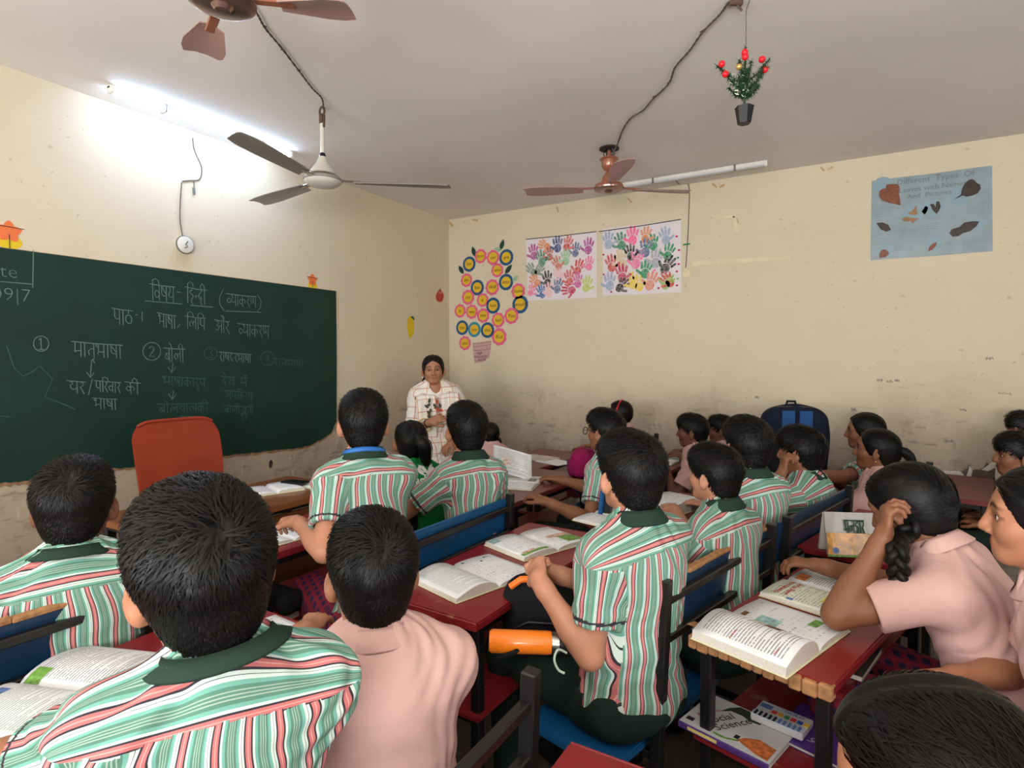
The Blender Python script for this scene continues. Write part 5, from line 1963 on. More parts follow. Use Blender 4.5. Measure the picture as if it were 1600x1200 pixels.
# little potted tinsel tree hanging from the ceiling
tp = Vector((-.375, 2.375, 0))
tree = thing('hanging_tinsel_tree', 'small tinsel tree with red balls and black pot hanging from ceiling', 'decoration', (tp.x, tp.y, 2.31))
k = CEIL - 2.31
MB().tube([(0.015, -.02, k), (.0, 0, k - .02), (.002, 0, .29)], .0016, 6).build('hanging_string', M_WIRE, tree)
MB().lathe([(.0, 0), (.024, 0), (.034, .058), (.036, .062), (.030, .062), (.028, .054), (0, .054)], seg=6).build('pot', mat('black_pot_plastic', srgb(20, 20, 26), .35), tree)
MB().tube([(0, 0, .05), (0, 0, .16), (.002, 0, .285)], [.005, .004, .002], 8).build('stem', mat('dark_green_wire', srgb(40, 62, 40), .6), tree)
tips = []
M_TIN = mat('green_tinsel', srgb(36, 74, 44), .45, noise=.4, nscale=90)
for z0, a, l, up in ((.10, .2, .06, .05), (.10, 2.2, .07, .06), (.105, 4.0, .065, .05), (.11, 5.3, .075, .06), (.12, 3.2, .095, .085), (.12, 0.1, .09, .095), (.13, 1.3, .07, .07), (.13, 4.6, .08, .06), (.15, 2.9, .10, .075), (.15, 5.9, .085, .075), (.17, 1.0, .05, .05), (.17, 3.9, .05, .05), (.12, 0, 0, .165)):
    b0 = Vector((0, 0, z0))
    b1 = b0 + Vector((math.cos(a + YAW) * l, math.sin(a + YAW) * l, up))
    mid = b0.lerp(b1, .5) + Vector((0, 0, -.012 if l else 0))
    V, F = [], []
    for i in range(190):
        t = random.random()
        c = b0.lerp(mid, t * 2) if t < .5 else mid.lerp(b1, t * 2 - 1)
        u = Vector((random.gauss(0, 1), random.gauss(0, 1), random.gauss(0, 1))).normalized()
        ln = random.uniform(.016, .030) * (1 - .3 * t)
        s_ = u.orthogonal().normalized() * .0020
        n0 = len(V)
        V += [c - s_, c + s_, c + u * ln]
        F.append((n0, n0 + 1, n0 + 2))
    me = bpy.data.meshes.new('branch')
    me.from_pydata(V, [], F)
    br = link_mesh('branch', me, M_TIN, tree)
    MB().tube([b0, mid, b1], .0018, 5).build('branch_wire', M_CORD, br)
    tips.append(b1)
e1, e2 = Vector((math.cos(YAW), math.sin(YAW), 0)), Vector((math.sin(YAW), -math.cos(YAW), 0))
for x, z, col in ((-.092, .215, 'r'), (-.078, .178, 'r'), (-.012, .232, 'r'), (-.014, .248, 'r'), (.058, .232, 'r'), (.07, .195, 'r'), (-.034, .196, 'g')):
    c = e1 * x + e2 * (.03 if abs(x) < .05 else .012) + Vector((0, 0, z))
    MB().ball(c, .0125 if col == 'r' else .0115, 12, 8).build('ball', mat('red_glitter', srgb(214, 26, 40), .35) if col == 'r' else mat('gold_ball', srgb(214, 176, 104), .25, metal=.6), tree, True)
V, F = [], []
for i in range(60):
    c = e1 * random.uniform(-.07, .0) + e2 * .035 + Vector((0, 0, random.uniform(.09, .17)))
    u = Vector((random.gauss(0, 1), random.gauss(0, 1), random.gauss(0, 1))) * .006
    V += [c, c + u, c + Vector((.002, 0, .002)) + u]
    F.append((3 * i, 3 * i + 1, 3 * i + 2))
me = bpy.data.meshes.new('tinsel')
me.from_pydata(V, [], F)
link_mesh('tinsel', me, mat('silver_green_tinsel', srgb(190, 214, 180), .2, metal=.6), tree)
q = wpt(1150, 4, CEIL - .01)
tag(MB().box(q, (.05, .02, .02), Matrix.Rotation(.6, 3, 'Z'), .004).tube([q + Vector((0, 0, -.004)), q + Vector((.02, .01, -.03))], .004, 6).build('ceiling_hook', mat('rusty_steel', srgb(84, 62, 48), .7)), 'rusty hook in ceiling holding the wire and the tree string', 'hook')
# ---------------------------------------------------------------- desks and benches


def worn_mat(name, base, wear, amount, rough=0.35):
    m, nt, b = nodes_mat(name)
    tc = nt.nodes.new('ShaderNodeTexCoord')
    g = nt.nodes.new('ShaderNodeNewGeometry')

    def ns(scale, det=8):
        n = nt.nodes.new('ShaderNodeTexNoise')
        n.inputs['Scale'].default_value = scale
        n.inputs['Detail'].default_value = det
        n.inputs['Roughness'].default_value = 0.7
        nt.links.new(tc.outputs['Object'], n.inputs['Vector'])
        return n.outputs['Fac']

    def st(v, a, c):
        n = nt.nodes.new('ShaderNodeMapRange')
        n.interpolation_type = 'SMOOTHSTEP'
        n.inputs[1].default_value, n.inputs[2].default_value = a, c
        nt.links.new(v, n.inputs[0])
        return n.outputs[0]
    col = mix_col(nt, ns(4), tuple(v * 0.75 for v in base), tuple(min(1, v * 1.2) for v in base))
    col = mix_col(nt, math_node(nt, 'MULTIPLY', st(ns(14), 0.62, 0.68), amount), col, tuple(wear))
    col = mix_col(nt, math_node(nt, 'MULTIPLY', st(ns(55, 3), 0.66, 0.72), amount * 0.7), col, srgb(40, 30, 30))
    nt.links.new(col, b.inputs['Base Color'])
    b.inputs['Roughness'].default_value = rough
    b.inputs['Specular IOR Level'].default_value = 0.4
    bp = nt.nodes.new('ShaderNodeBump')
    bp.inputs['Strength'].default_value = 0.08
    bp.inputs['Distance'].default_value = 0.01
    nt.links.new(ns(30), bp.inputs['Height'])
    nt.links.new(bp.outputs['Normal'], b.inputs['Normal'])
    return m


M_REDTOP = worn_mat('worn_red_board', srgb(128, 30, 34), srgb(176, 128, 92), 0.5)
M_BROWNTOP = worn_mat('worn_maroon_board', srgb(108, 44, 40), srgb(140, 96, 76), 0.45)
M_BLUEB = worn_mat('worn_blue_board', srgb(22, 84, 134), srgb(150, 120, 84), 0.35)
M_BLUED = worn_mat('dark_blue_board', srgb(18, 48, 78), srgb(150, 120, 84), 0.5)
M_RAW = mat('raw_wood_edge', srgb(164, 118, 78), 0.8, noise=.35, nscale=60)
M_TABLE = mat('brown_table_laminate', srgb(128, 78, 46), 0.35, noise=.25, nscale=7, coat=.2)


def make_desk(label, loc, psi, ln=0.86, dp=0.36, top=None, worn=False, shelves=((0.45, 0.0),), group='school desks'):
    """local x runs towards the board, y along the desk"""
    t = thing('school_desk', label, 'desk', (loc[0], loc[1], 0), math.radians(psi), group)
    tm = top or M_REDTOP
    hz = 0.72
    MB().box((0, 0, hz - .012), (dp, ln, .024), bevel=.004, seg=2).build('desk_top', tm, t)
    if worn:
        y0 = ln / 2
        x = -dp / 2
        while x < dp / 2 - .01:
            w_ = random.uniform(.022, .036)
            MB().box((x + w_ / 2, y0 - .004 - random.uniform(0, .006), hz - .016 - random.uniform(0, .005)), (w_ * .98, .03, .034), bevel=.004).build('raw_wood_block', M_RAW, t)
            x += w_
        MB().prism([(-.17, 0), (-.06, .004), (-.10, .022), (-.165, .03)], (0.0 + .03, y0 - .035, hz + .0002), (-1, 0, 0), (0, -1, 0), .0012).build('peeled_patch', M_RAW, t)
    else:
        for s_ in (-1, 1):
            MB().box((0, s_ * (ln / 2 + .002), hz - .012), (dp * .99, .006, .024), bevel=.002).build('edge_strip', tm, t)
    for sx in (-1, 1):
        for sy in (-1, 1):
            MB().box((sx * (dp / 2 - .03), sy * (ln / 2 - .04), (hz - .024) / 2), (.03, .03, hz - .024), bevel=.003).build('leg', M_BLACKM, t)
    for sx in (-1, 1):
        MB().box((sx * (dp / 2 - .03), 0, hz - .038), (.024, ln - .11, .026), bevel=.003).build('rail', M_BLACKM, t)
    for sy in (-1, 1):
        MB().box((0, sy * (ln / 2 - .04), hz - .038), (dp - .09, .024, .026), bevel=.003).build('rail', M_BLACKM, t)
        MB().box((0, sy * (ln / 2 - .04), .12), (dp - .09, .024, .024), bevel=.003).build('stretcher', M_BLACKM, t)
        for z, ins in shelves:
            if ins and sy > 0:
                continue
            MB().box((0, sy * (ln / 2 - .04), z - .024), (dp - .09, .022, .022), bevel=.003).build('shelf_rail', M_BLACKM, t)
    for z, ins in shelves:
        MB().box((0, -ins / 2, z - .004), (dp - .012 if not ins else dp - .10, ln - .02 - ins, .016), bevel=.003, seg=2).build('shelf', tm, t)
    return t


def make_bench(label, loc, psi, ln=0.84, back=None, raw=False, plank=True, backless=False, ext=0.0, group='school benches'):
    t = thing('school_bench', label, 'bench', (loc[0], loc[1], 0), math.radians(psi), group)
    bm_ = back or M_BLUEB
    MB().box((0.01, ext / 2, .408), (.30, ln + ext, .022), bevel=.004, seg=2).build('seat', M_BLUEB, t)
    MB().box((.12, 0, .385), (.024, ln - .08, .022), bevel=.003).build('seat_rail', M_BLACKM, t)
    q = Matrix.Rotation(math.radians(-6), 3, 'Y')
    if plank and not backless:
        MB().box((-.163, 0, .765), (.018, ln - .0, .15), q, .004, 2).build('backrest', bm_, t)
    if raw:
        y = -ln / 2
        while y < ln / 2 - .02:
            w_ = random.uniform(.05, .12)
            w_ = min(w_, ln / 2 - y)
            MB().box((-.170, y + w_ / 2, .842 + random.uniform(-.002, .003)), (.021, w_, .010 + random.uniform(0, .005)), q, .003).build('raw_wood_strip', M_RAW, t)
            y += w_
    for sy in (-1, 1):
        y = sy * (ln / 2 - .035)
        MB().box((.12, y, .198), (.03, .03, .396), bevel=.003).build('leg', M_BLACKM, t)
        MB().bar((-.155, y, .0), (-.155, y, .397) if backless else (-.190, y, .86), .03).build('leg' if backless else 'back_post', M_BLACKM, t)
        MB().box((-.02, y, .385), (.27, .024, .022), bevel=.003).build('seat_rail', M_BLACKM, t)
        MB().box((-.02, y, .12), (.27, .022, .022), bevel=.003).build('stretcher', M_BLACKM, t)
    if backless:
        return t
    MB().bar((-.185, -ln / 2 + .03, .70), (-.185, ln / 2 - .03, .70), .022).build('back_rail', M_BLACKM, t)
    MB().bar((-.186, -ln / 2 + .03, .80), (-.186, ln / 2 - .03, .80), .022).build('back_rail', M_BLACKM, t)
    return t


make_desk('red school desk under the open book of the pink-shirted boy with his back turned', (-1.325, .58), 180, .90, .44)
make_desk('red desk corner behind the pink-shirted boy, at the bottom of the photo', (-.245, .52), 180, .86, .38)
make_desk('red desk beyond the striped boy seated before the brown table', (-2.17, .40), 180, .84, .30)
make_desk('bright red desk with two open books before the boy holding its edge', (-1.02, 1.72), 178, .90, .38)
make_desk('red desk with broken raw wood end and schoolbooks on its lower shelf', (-.062, 1.85), 163, .84, .34, worn=True, shelves=((.45, 0), (.585, .22)))
make_desk('red desk carrying the upright book with autumn cover', (.085, 2.75), 165, .76, .32)
make_desk('red desk under the hands of the pupil with a blue lanyard', (-1.95, 1.74), 178, .86, .36)
make_desk('maroon desk in front of the boy with glasses', (-1.58, 2.87), 177, .84, .38, M_BROWNTOP)
make_desk('maroon desk with an open thick book, past the boy with the side profile', (-.72, 2.66), 166, .80, .32, M_BROWNTOP)
make_desk('maroon desk with the dark blue backpack on it', (-.34, 3.62), 168, .86, .36, M_BROWNTOP)
make_desk('maroon desk with a plain notebook of the pink-shirted boy in profile', (-1.10, 3.90), 176, .80, .28, M_BROWNTOP)
make_desk('maroon desk with a closed book, by the far wall near the teacher', (-1.93, 3.62), 178, .84, .42, M_BROWNTOP)
make_desk('maroon desk by the bare plaster patch, behind the ponytailed girl', (.51, 4.02), 170, .74, .32, M_BROWNTOP)

B1 = make_bench('black-framed bench of the two front boys with bare black rail', (-.68, .52), 180, .84, plank=False)
make_bench('dark blue bench with chipped top edge behind the striped boy near the brown table', (-1.78, .42), 178, .86, M_BLUED, True)
make_bench('blue bench under the boy in dark trousers, its backrest edge chipped', (-.50, 1.85), 166, .78, M_BLUED, True, ext=.13)
make_bench('blue bench behind the pupil with lanyard and his striped neighbour', (-1.43, 1.70), 178, .84)
make_bench('bench under the girl in the green t-shirt', (-2.36, 2.66), 178, .80, backless=True)
make_bench('bench of the pink-shirted girl near the teacher', (-2.42, 3.66), 178, .70, backless=True)
make_bench('blue bench under the boy with glasses', (-1.10, 2.84), 176, .80)
make_bench('dark blue bench behind the striped boy and his neighbour in profile', (-.28, 2.68), 165, .80, M_BLUED)
make_bench('bench under the leaning girl with a braid', (.33, 1.76), 163, .84)
make_bench('bench of the two girls in profile by the poster wall', (.12, 3.62), 168, .72)
make_bench('bench of the two boys in profile by the poster wall', (-.74, 3.86), 176, .80)
make_bench('bench of the girl with a red hairband', (-1.48, 4.05), 178, .70)
make_bench('bench under the two boys at the right edge of the photo', (.98, 3.92), 170, .74)
make_bench('bench under the girl with tilted dark head nearest the viewer', (.16, .56), 180, .84)

# teacher's table, chair and what lies on it
tt = thing('teacher_table', 'brown wooden teacher table in front of the blackboard', 'table', (-2.50, 1.70, 0), 0)
MB().box((0, 0, .745), (.52, 1.0, .03), bevel=.004, seg=2).build('table_top', M_TABLE, t := tt)
MB().box((0, 0, .722), (.50, .98, .014), bevel=.003).build('under_edge', M_BLACKM, tt)
for sx in (-1, 1):
    for sy in (-1, 1):
        MB().box((sx * .22, sy * .45, .36), (.04, .04, .72), bevel=.004).build('leg', M_BLACKM, tt)
MB().box((.21, 0, .50), (.016, .86, .40), bevel=.003).build('modesty_panel', M_TABLE, tt)

ch = thing('office_chair', 'tall rust red office chair with black armrests in front of the blackboard', 'chair', (-2.98, 1.72, 0), math.radians(-4))
M_RUST = mat('rust_red_leatherette', srgb(142, 50, 26), 0.42, noise=.12, nscale=6, bump=.08, bscale=14)
V, F = [], []
ny, nz = 14, 16
prof = lambda v: .030 * math.sin(v * PI * 1.0) - .07 * v


def chair_pt(u, v, back):
    hw = (.185 + .030 * math.sin(min(1, v * 1.1) * PI * .6)) * (1 - max(0, v - .90) * 1.3)
    a = 2 * u - 1
    z = .52 + .588 * v - .022 * (abs(a) ** 7) * (v ** 6)
    x = prof(v) + .014 * a * a - (.045 if back else 0) * (1 - abs(a) ** 4 * .6) * (1 - max(0, v - .93) * 6)
    return (x, a * hw, z)


for bk in (0, 1):
    for j in range(nz + 1):
        for i in range(ny + 1):
            V.append(chair_pt(i / ny, j / nz, bk))
n1 = (ny + 1) * (nz + 1)
for j in range(nz):
    for i in range(ny):
        a = j * (ny + 1) + i
        F += [(a, a + 1, a + ny + 2, a + ny + 1), (n1 + a + 1, n1 + a, n1 + a + ny + 1, n1 + a + ny + 2)]
for j in range(nz):
    for i in (0, ny):
        a, b = j * (ny + 1) + i, (j + 1) * (ny + 1) + i
        F.append((a, b, n1 + b, n1 + a))
for i in range(ny):
    for j in (0, nz):
        a = j * (ny + 1) + i
        F.append((a, a + 1, n1 + a + 1, n1 + a))
me = bpy.data.meshes.new('backrest')
me.from_pydata(V, [], F)
mb = MB()
mb.bm.from_mesh(me)
mb.build('backrest', M_RUST, ch, True)
MB().tube([chair_pt(i / 20, 1, 0) for i in range(21)], .009, 8).build('piping', M_RUST, ch, True)
MB().box((.23, 0, .47), (.44, .44, .08), bevel=.03, seg=3).build('seat_cushion', M_RUST, ch, True)
for sy in (-1, 1):
    arm = MB().box((.17, sy * .30, .675), (.24, .055, .028), bevel=.013, seg=3).build('armrest', M_BLKPL, ch, True)
    MB().box((.19, sy * .30, .59), (.06, .025, .16), bevel=.006).box((.19, sy * .26, .51), (.06, .10, .025), bevel=.006).build('arm_support', M_BLKPL, arm)
MB().tube([(.22, 0, .43), (.22, 0, .12)], .028, 12).build('gas_column', M_BLKPL, ch)
for k in range(5):
    a = k * 2 * PI / 5
    lg = MB().bar((.22, 0, .12), (.22 + .27 * math.cos(a), .27 * math.sin(a), .075), .045, .03).build('base_leg', M_BLKPL, ch)
    MB().ball((.22 + .27 * math.cos(a), .27 * math.sin(a), .03), (.028, .022, .03)).build('caster', M_BLKPL, lg)

# ---------------------------------------------------------------- books


def page_mat(name, paper, ink, rows, dens, margin=0.1):
    m, nt, b = nodes_mat(name)
    _, u, v = uv_xy(nt)
    fl = math_node(nt, 'FRACT', math_node(nt, 'MULTIPLY', v, rows))
    row = math_node(nt, 'FLOOR', math_node(nt, 'MULTIPLY', v, rows))
    band = math_node(nt, 'MULTIPLY', math_node(nt, 'GREATER_THAN', fl, 0.42), math_node(nt, 'LESS_THAN', fl, 0.78))
    cx = nt.nodes.new('ShaderNodeCombineXYZ')
    nt.links.new(math_node(nt, 'MULTIPLY', u, 42), cx.inputs[0])
    nt.links.new(math_node(nt, 'MULTIPLY', row, 7.31), cx.inputs[1])
    n = nt.nodes.new('ShaderNodeTexNoise')
    n.inputs['Scale'].default_value = 1.0
    n.inputs['Detail'].default_value = 3
    nt.links.new(cx.outputs[0], n.inputs['Vector'])
    word = math_node(nt, 'GREATER_THAN', n.outputs['Fac'], 1 - dens)
    c2 = nt.nodes.new('ShaderNodeCombineXYZ')
    nt.links.new(math_node(nt, 'MULTIPLY', row, 3.7), c2.inputs[0])
    w2 = nt.nodes.new('ShaderNodeTexWhiteNoise')
    w2.noise_dimensions = '3D'
    nt.links.new(c2.outputs[0], w2.inputs['Vector'])
    end = math_node(nt, 'MINIMUM', math_node(nt, 'ADD', math_node(nt, 'MULTIPLY', w2.outputs['Value'], 1.6), 0.25), 1 - margin)
    k = math_node(nt, 'MULTIPLY', band, word)
    for e in (math_node(nt, 'GREATER_THAN', u, margin), math_node(nt, 'LESS_THAN', u, end), math_node(nt, 'GREATER_THAN', v, 0.07), math_node(nt, 'LESS_THAN', v, 0.93)):
        k = math_node(nt, 'MULTIPLY', k, e)
    col = mix_col(nt, math_node(nt, 'MULTIPLY', k, 0.72), tuple(paper), tuple(ink))
    nt.links.new(col, b.inputs['Base Color'])
    b.inputs['Roughness'].default_value = 0.65
    return m


PW = srgb(226, 229, 232)
M_TEXT = page_mat('printed_page', PW, srgb(60, 62, 72), 30, 0.60)
M_SPARSE = page_mat('sparsely_printed_page', PW, srgb(80, 82, 92), 16, 0.42)
M_TEAL_T = page_mat('page_with_teal_lines', PW, srgb(84, 130, 128), 34, 0.62)
M_GREENISH = page_mat('pale_green_page', srgb(222, 228, 208), srgb(86, 90, 86), 26, 0.52)
M_BLANK = mat('blank_paper', PW, 0.65)
M_EDGE = mat('page_edges', srgb(206, 202, 192), 0.8, noise=.1, nscale=200)
M_COVER = mat('cream_book_cover', srgb(208, 206, 168), 0.5)
PIC = {k: mat('printed_' + k, srgb(*c), .5, noise=.5, nscale=90) for k, c in dict(brown=(112, 78, 46), green=(112, 160, 70), dark=(52, 62, 52), pink=(214, 170, 162), blue=(96, 124, 180), teal=(150, 190, 190), sand=(226, 206, 190), yellow=(226, 210, 110), orange=(206, 116, 62), grey=(126, 120, 116)).items()}
M_REDINK = mat('red_ink', srgb(186, 64, 62), .6)


class Book:
    """open book lying with its spine along local y; pages left (-x) and right (+x)"""

    def __init__(s, label, loc, rz, w=.165, h=.225, tl=.012, tr=.010, bl=.02, br=.006, mats=(None, None), group=None, name='open_book', cover=None, tilt=(0, 0), cat='book'):
        s.w, s.h, s.t, s.b = w, h, (tl, tr), (bl, br)
        s.o = thing(name, label, cat, loc, rz, group)
        s.o.rotation_euler = (tilt[0], tilt[1], rz)
        MB().box((0, 0, .0015), (2 * w + .012, h + .008, .003), bevel=.001).build('cover', cover or M_COVER, s.o)
        for k, sg in enumerate((-1, 1)):
            V, F = [], []
            nx, ny = 12, 4
            for j in range(ny + 1):
                for i in range(nx + 1):
                    V.append(s.pt(k, i / nx, j / ny))
            n0 = len(V)
            for j in range(ny):
                for i in range(nx):
                    a = j * (nx + 1) + i
                    f = (a, a + 1, a + nx + 2, a + nx + 1)
                    F.append(f if sg > 0 else f[::-1])
            per = [i for i in range(nx + 1)] + [(j + 1) * (nx + 1) - 1 for j in range(1, ny + 1)] + [ny * (nx + 1) + i for i in range(nx - 1, -1, -1)] + [j * (nx + 1) for j in range(ny - 1, 0, -1)]
            low = []
            for q in per:
                x, y, z = V[q]
                low.append(len(V))
                V.append((x * (1.0 if abs(x) < 1e-4 else 1.02), y, .003))
            for i in range(len(per)):
                a, b = per[i], per[(i + 1) % len(per)]
                c, d = low[(i + 1) % len(per)], low[i]
                F.append((a, d, c, b) if sg > 0 else (b, c, d, a))
            me = bpy.data.meshes.new('pages')
            me.from_pydata(V, [], F)
            uv = me.uv_layers.new(name='UVMap')
            for p in me.polygons:
                for li in p.loop_indices:
                    q = me.loops[li].vertex_index
                    if q < n0:
                        u = (q % (nx + 1)) / nx
                        uv.data[li].uv = (u if sg > 0 else 1 - u, (q // (nx + 1)) / ny)
                p.material_index = 0 if p.index < nx * ny else 1
            o = link_mesh('pages', me, [mats[k] or M_TEXT, M_EDGE], s.o)
            me.polygons.foreach_set('use_smooth', [p.index < nx * ny for p in me.polygons])

    def pt(s, k, u, v, lift=0.0):
        """u from spine to fore edge, v from foot to head"""
        sg = -1 if k == 0 else 1
        z = .003 + s.t[k] * min(1, u * 9) ** .5 + s.b[k] * math.sin(min(1, u) * PI) ** 1.0 * (1 - .35 * u)
        return (sg * u * s.w, (v - .5) * s.h, z + lift)

    def patch(s, k, u0, v0, u1, v1, m, name='picture'):
        """u from the page's own left edge"""
        V, F = [], []
        n = 5
        f = (lambda u: 1 - u) if k == 0 else (lambda u: u)
        for j in range(2):
            for i in range(n + 1):
                V.append(s.pt(k, f(u0 + (u1 - u0) * i / n), v0 + (v1 - v0) * j, .0007))
        for i in range(n):
            F.append((i, i + 1, n + 2 + i, n + 1 + i))
        me = bpy.data.meshes.new(name)
        me.from_pydata(V, [], F)
        return link_mesh(name, me, m, s.o)

    def write(s, k, u, v, body, size, m, **kw):
        V, F = text_mesh(body, size, **kw)
        f = (lambda q: 1 - q) if k == 0 else (lambda q: q)
        me = bpy.data.meshes.new('printed_words')
        me.from_pydata([s.pt(k, f(u + x / s.w), v + y / s.h, .0009) for x, y, z in V], [], F)
        return link_mesh('printed_words', me, m, s.o)


BK = 'open schoolbooks'
dz = .7205
rb = lambda psi: math.radians(psi - 90)
b = Book('open book with a pink text box and a blue picture, bottom left of the photo', (-1.42, .555, dz), rb(200), .165, .225, .014, .008, .012, .02, (M_TEAL_T, M_TEXT), BK)
b.patch(0, .10, .70, .42, .86, PIC['sand'])
b.patch(0, .50, .84, .74, .94, PIC['blue'])
b.patch(1, .02, .80, .25, .96, PIC['green'])
b = Book('open book on desk between the striped boy and the pink-shirted boy', (-1.22, .83, dz), rb(176), .165, .23, .008, .014, .004, .004, (M_SPARSE, M_SPARSE), BK)
b.patch(1, .20, .74, .27, .78, PIC['dark'])
b.patch(1, .46, .86, .54, .90, PIC['pink'])
b = Book('open textbook with a curling left page before the boy in dark trousers', (-1.035, 1.53, dz), rb(164), .165, .235, .010, .008, .024, .005, (M_TEAL_T, M_SPARSE), BK)
for x, y in ((.15, .9), (.5, .78), (.7, .88)):
    b.patch(1, x, y, x + .06, y + .035, PIC['dark'])
b = Book('open colourful textbook at the far end of the bright red desk', (-1.02, 1.93, dz), rb(160), .16, .225, .012, .010, .010, .006, (M_SPARSE, M_SPARSE), BK)
b.patch(0, .02, .03, .98, .12, PIC['green'])
b.patch(0, .02, .80, .25, .97, PIC['teal'])
b.patch(1, .50, .10, .98, .42, PIC['green'])
b.patch(1, .30, .42, .98, .55, PIC['pink'])
b.patch(0, .1, .10, .45, .17, PIC['pink'])
Book('open book under the hands of the pupil with a blue lanyard', (-1.95, 1.50, dz), rb(175), .15, .21, .006, .006, .006, .006, (M_SPARSE, M_TEXT), BK)
b = Book('open book lying beyond the big striped boy, half hidden', (-.90, 2.42, dz), rb(166), .15, .21, .006, .006, .004, .004, (M_SPARSE, M_SPARSE), BK)
b = Book('thick open book with a raised left page, past the boy in profile', (-.74, 2.74, dz), rb(160), .165, .23, .022, .028, .030, .008, (M_TEXT, M_TEXT), BK)
b.patch(0, .15, .6, .55, .86, PIC['sand'])
Book('open book before the boy resting his chin on his hand', (-.34, 3.50, dz), rb(168), .15, .21, .010, .010, .006, .006, (M_TEXT, M_TEXT), BK)
Book('plain open notebook before the pink-shirted boy in profile', (-1.12, 3.98, dz), rb(178), .15, .21, .006, .006, .004, .004, (M_BLANK, M_BLANK), BK, cover=mat('green_cover', srgb(60, 140, 80), .5))
b = Book('open book with a lifted page before the boy with glasses', (-1.62, 2.84, dz), rb(195), .165, .23, .008, .008, .006, .004, (M_SPARSE, M_TEXT), BK)
b.patch(1, .1, .1, .5, .3, PIC['grey'])
pg = thing('book_page', 'printed page with a pink box held up by the boy with glasses', 'page', (-1.66, 2.84, .74), math.radians(30))
V, F = [], []
for j in range(9):
    for i in range(5):
        V.append((.165 * (i / 4 - .5) * 1.35, .05 + .07 * math.sin(j / 8 * 1.6) + .01 * math.sin(i), .14 * j / 8 + .01 - .06 * (i / 4 - .5)))
for j in range(8):
    for i in range(4):
        a = j * 5 + i
        F.append((a, a + 1, a + 6, a + 5))
me = bpy.data.meshes.new('paper')
me.from_pydata(V, [], F)
uv = me.uv_layers.new(name='UVMap')
for l in me.loops:
    q = l.vertex_index
    uv.data[l.index].uv = ((q % 5) / 4, (q // 5) / 8)
po = link_mesh('paper', me, M_TEXT, pg, True)
so_ = po.modifiers.new('thickness', 'SOLIDIFY')
so_.thickness = .0012
MB().box((-.04, .103, .085), (.055, .002, .045), Matrix.Rotation(-.45, 3, 'X'), 0).build('pink_box', PIC['sand'], pg)

# the two big textbooks on the broken desk
b = Book('thick open science textbook with curling pages on the broken wood end', (-.165, 1.585, dz), rb(160), .17, .235, .020, .010, .030, .004, (M_TEXT, M_SPARSE), BK)
b.patch(0, .66, .30, .92, .46, PIC['brown'])
b.patch(0, .66, .48, .90, .60, PIC['sand'])
b.patch(0, .86, .06, .93, .09, PIC['yellow'])
b.patch(1, .06, .50, .36, .74, PIC['teal'])
b.patch(1, .55, .20, .85, .30, PIC['green'])
b.patch(1, .15, .86, .30, .92, PIC['brown'])
b.write(0, .2, .62, 'Activity', .011, M_REDINK)
b.write(0, .2, .16, 'Notes', .010, M_REDINK)
b = Book('open science textbook headed in red under the leaning girl\'s elbow', (-.055, 1.955, dz), rb(160), .17, .235, .010, .008, .006, .006, (M_GREENISH, M_TEXT), BK)
b.write(0, .50, .86, 'Diversity in the', .019, M_REDINK, bold=.0004)
b.write(0, .50, .76, 'Living World', .021, M_REDINK, bold=.0004)
b.patch(0, .50, .06, .98, .30, PIC['green'])
b.patch(0, .30, .26, .62, .38, PIC['yellow'])
b.patch(0, .64, .30, .74, .36, PIC['pink'])
b.patch(0, .04, .62, .12, .70, PIC['blue'])
b.patch(1, .10, .80, .40, .94, PIC['orange'])
b.patch(1, .60, .42, .95, .62, PIC['dark'])


def closed_book(label, loc, rz, size, m, name='textbook', group=None, tilt=(0, 0), cat='book', pages=M_EDGE):
    t = thing(name, label, cat, loc, rz, group)
    t.rotation_euler = (tilt[0], tilt[1], rz)
    w_, h_, d_ = size
    MB().box((0, 0, d_ / 2), (w_ - .004, h_ - .004, d_ - .003), bevel=.0008).build('pages', pages, t)
    mb = MB().box((0, 0, d_ - .001), (w_, h_, .002), bevel=.0006).box((0, 0, .001), (w_, h_, .002), bevel=.0006).box((-w_ / 2, 0, d_ / 2), (.003, h_, d_), bevel=.001)
    mb.build('cover', m, t)
    return t


# books on the lower shelf of the broken desk
M_PURPLE = mat('purple_cover', srgb(82, 52, 128), .35, coat=.3)
M_PALECOV = mat('pale_grey_cover', srgb(196, 198, 202), .35, coat=.3)
M_INKB = mat('black_ink', srgb(34, 34, 40), .5)
sb = closed_book('social science textbook with white cover on the lowest shelf', tuple(atz(1152, 1142, .4545)), math.radians(166), (.235, .175, .014), M_PALECOV)
sb.rotation_euler = (0, 0, math.radians(-16))
MB().box((0, -.0905, .007), (.235, .006, .015), bevel=.001).build('spine', M_PURPLE, sb)
MB().box((-.05, -.094, .008), (.08, .001, .008), bevel=0).build('spine_label', mat('pale_yellow_print', srgb(226, 206, 130), .5), sb)


def on_cover(parent, body, x, y, sz, m, rz, dzz, **kw):
    c, s_ = math.cos(rz), math.sin(rz)
    return lettering('title', body, sz, (x, y, dzz), (c, s_, 0), (-s_, c, 0), m, parent, **kw)


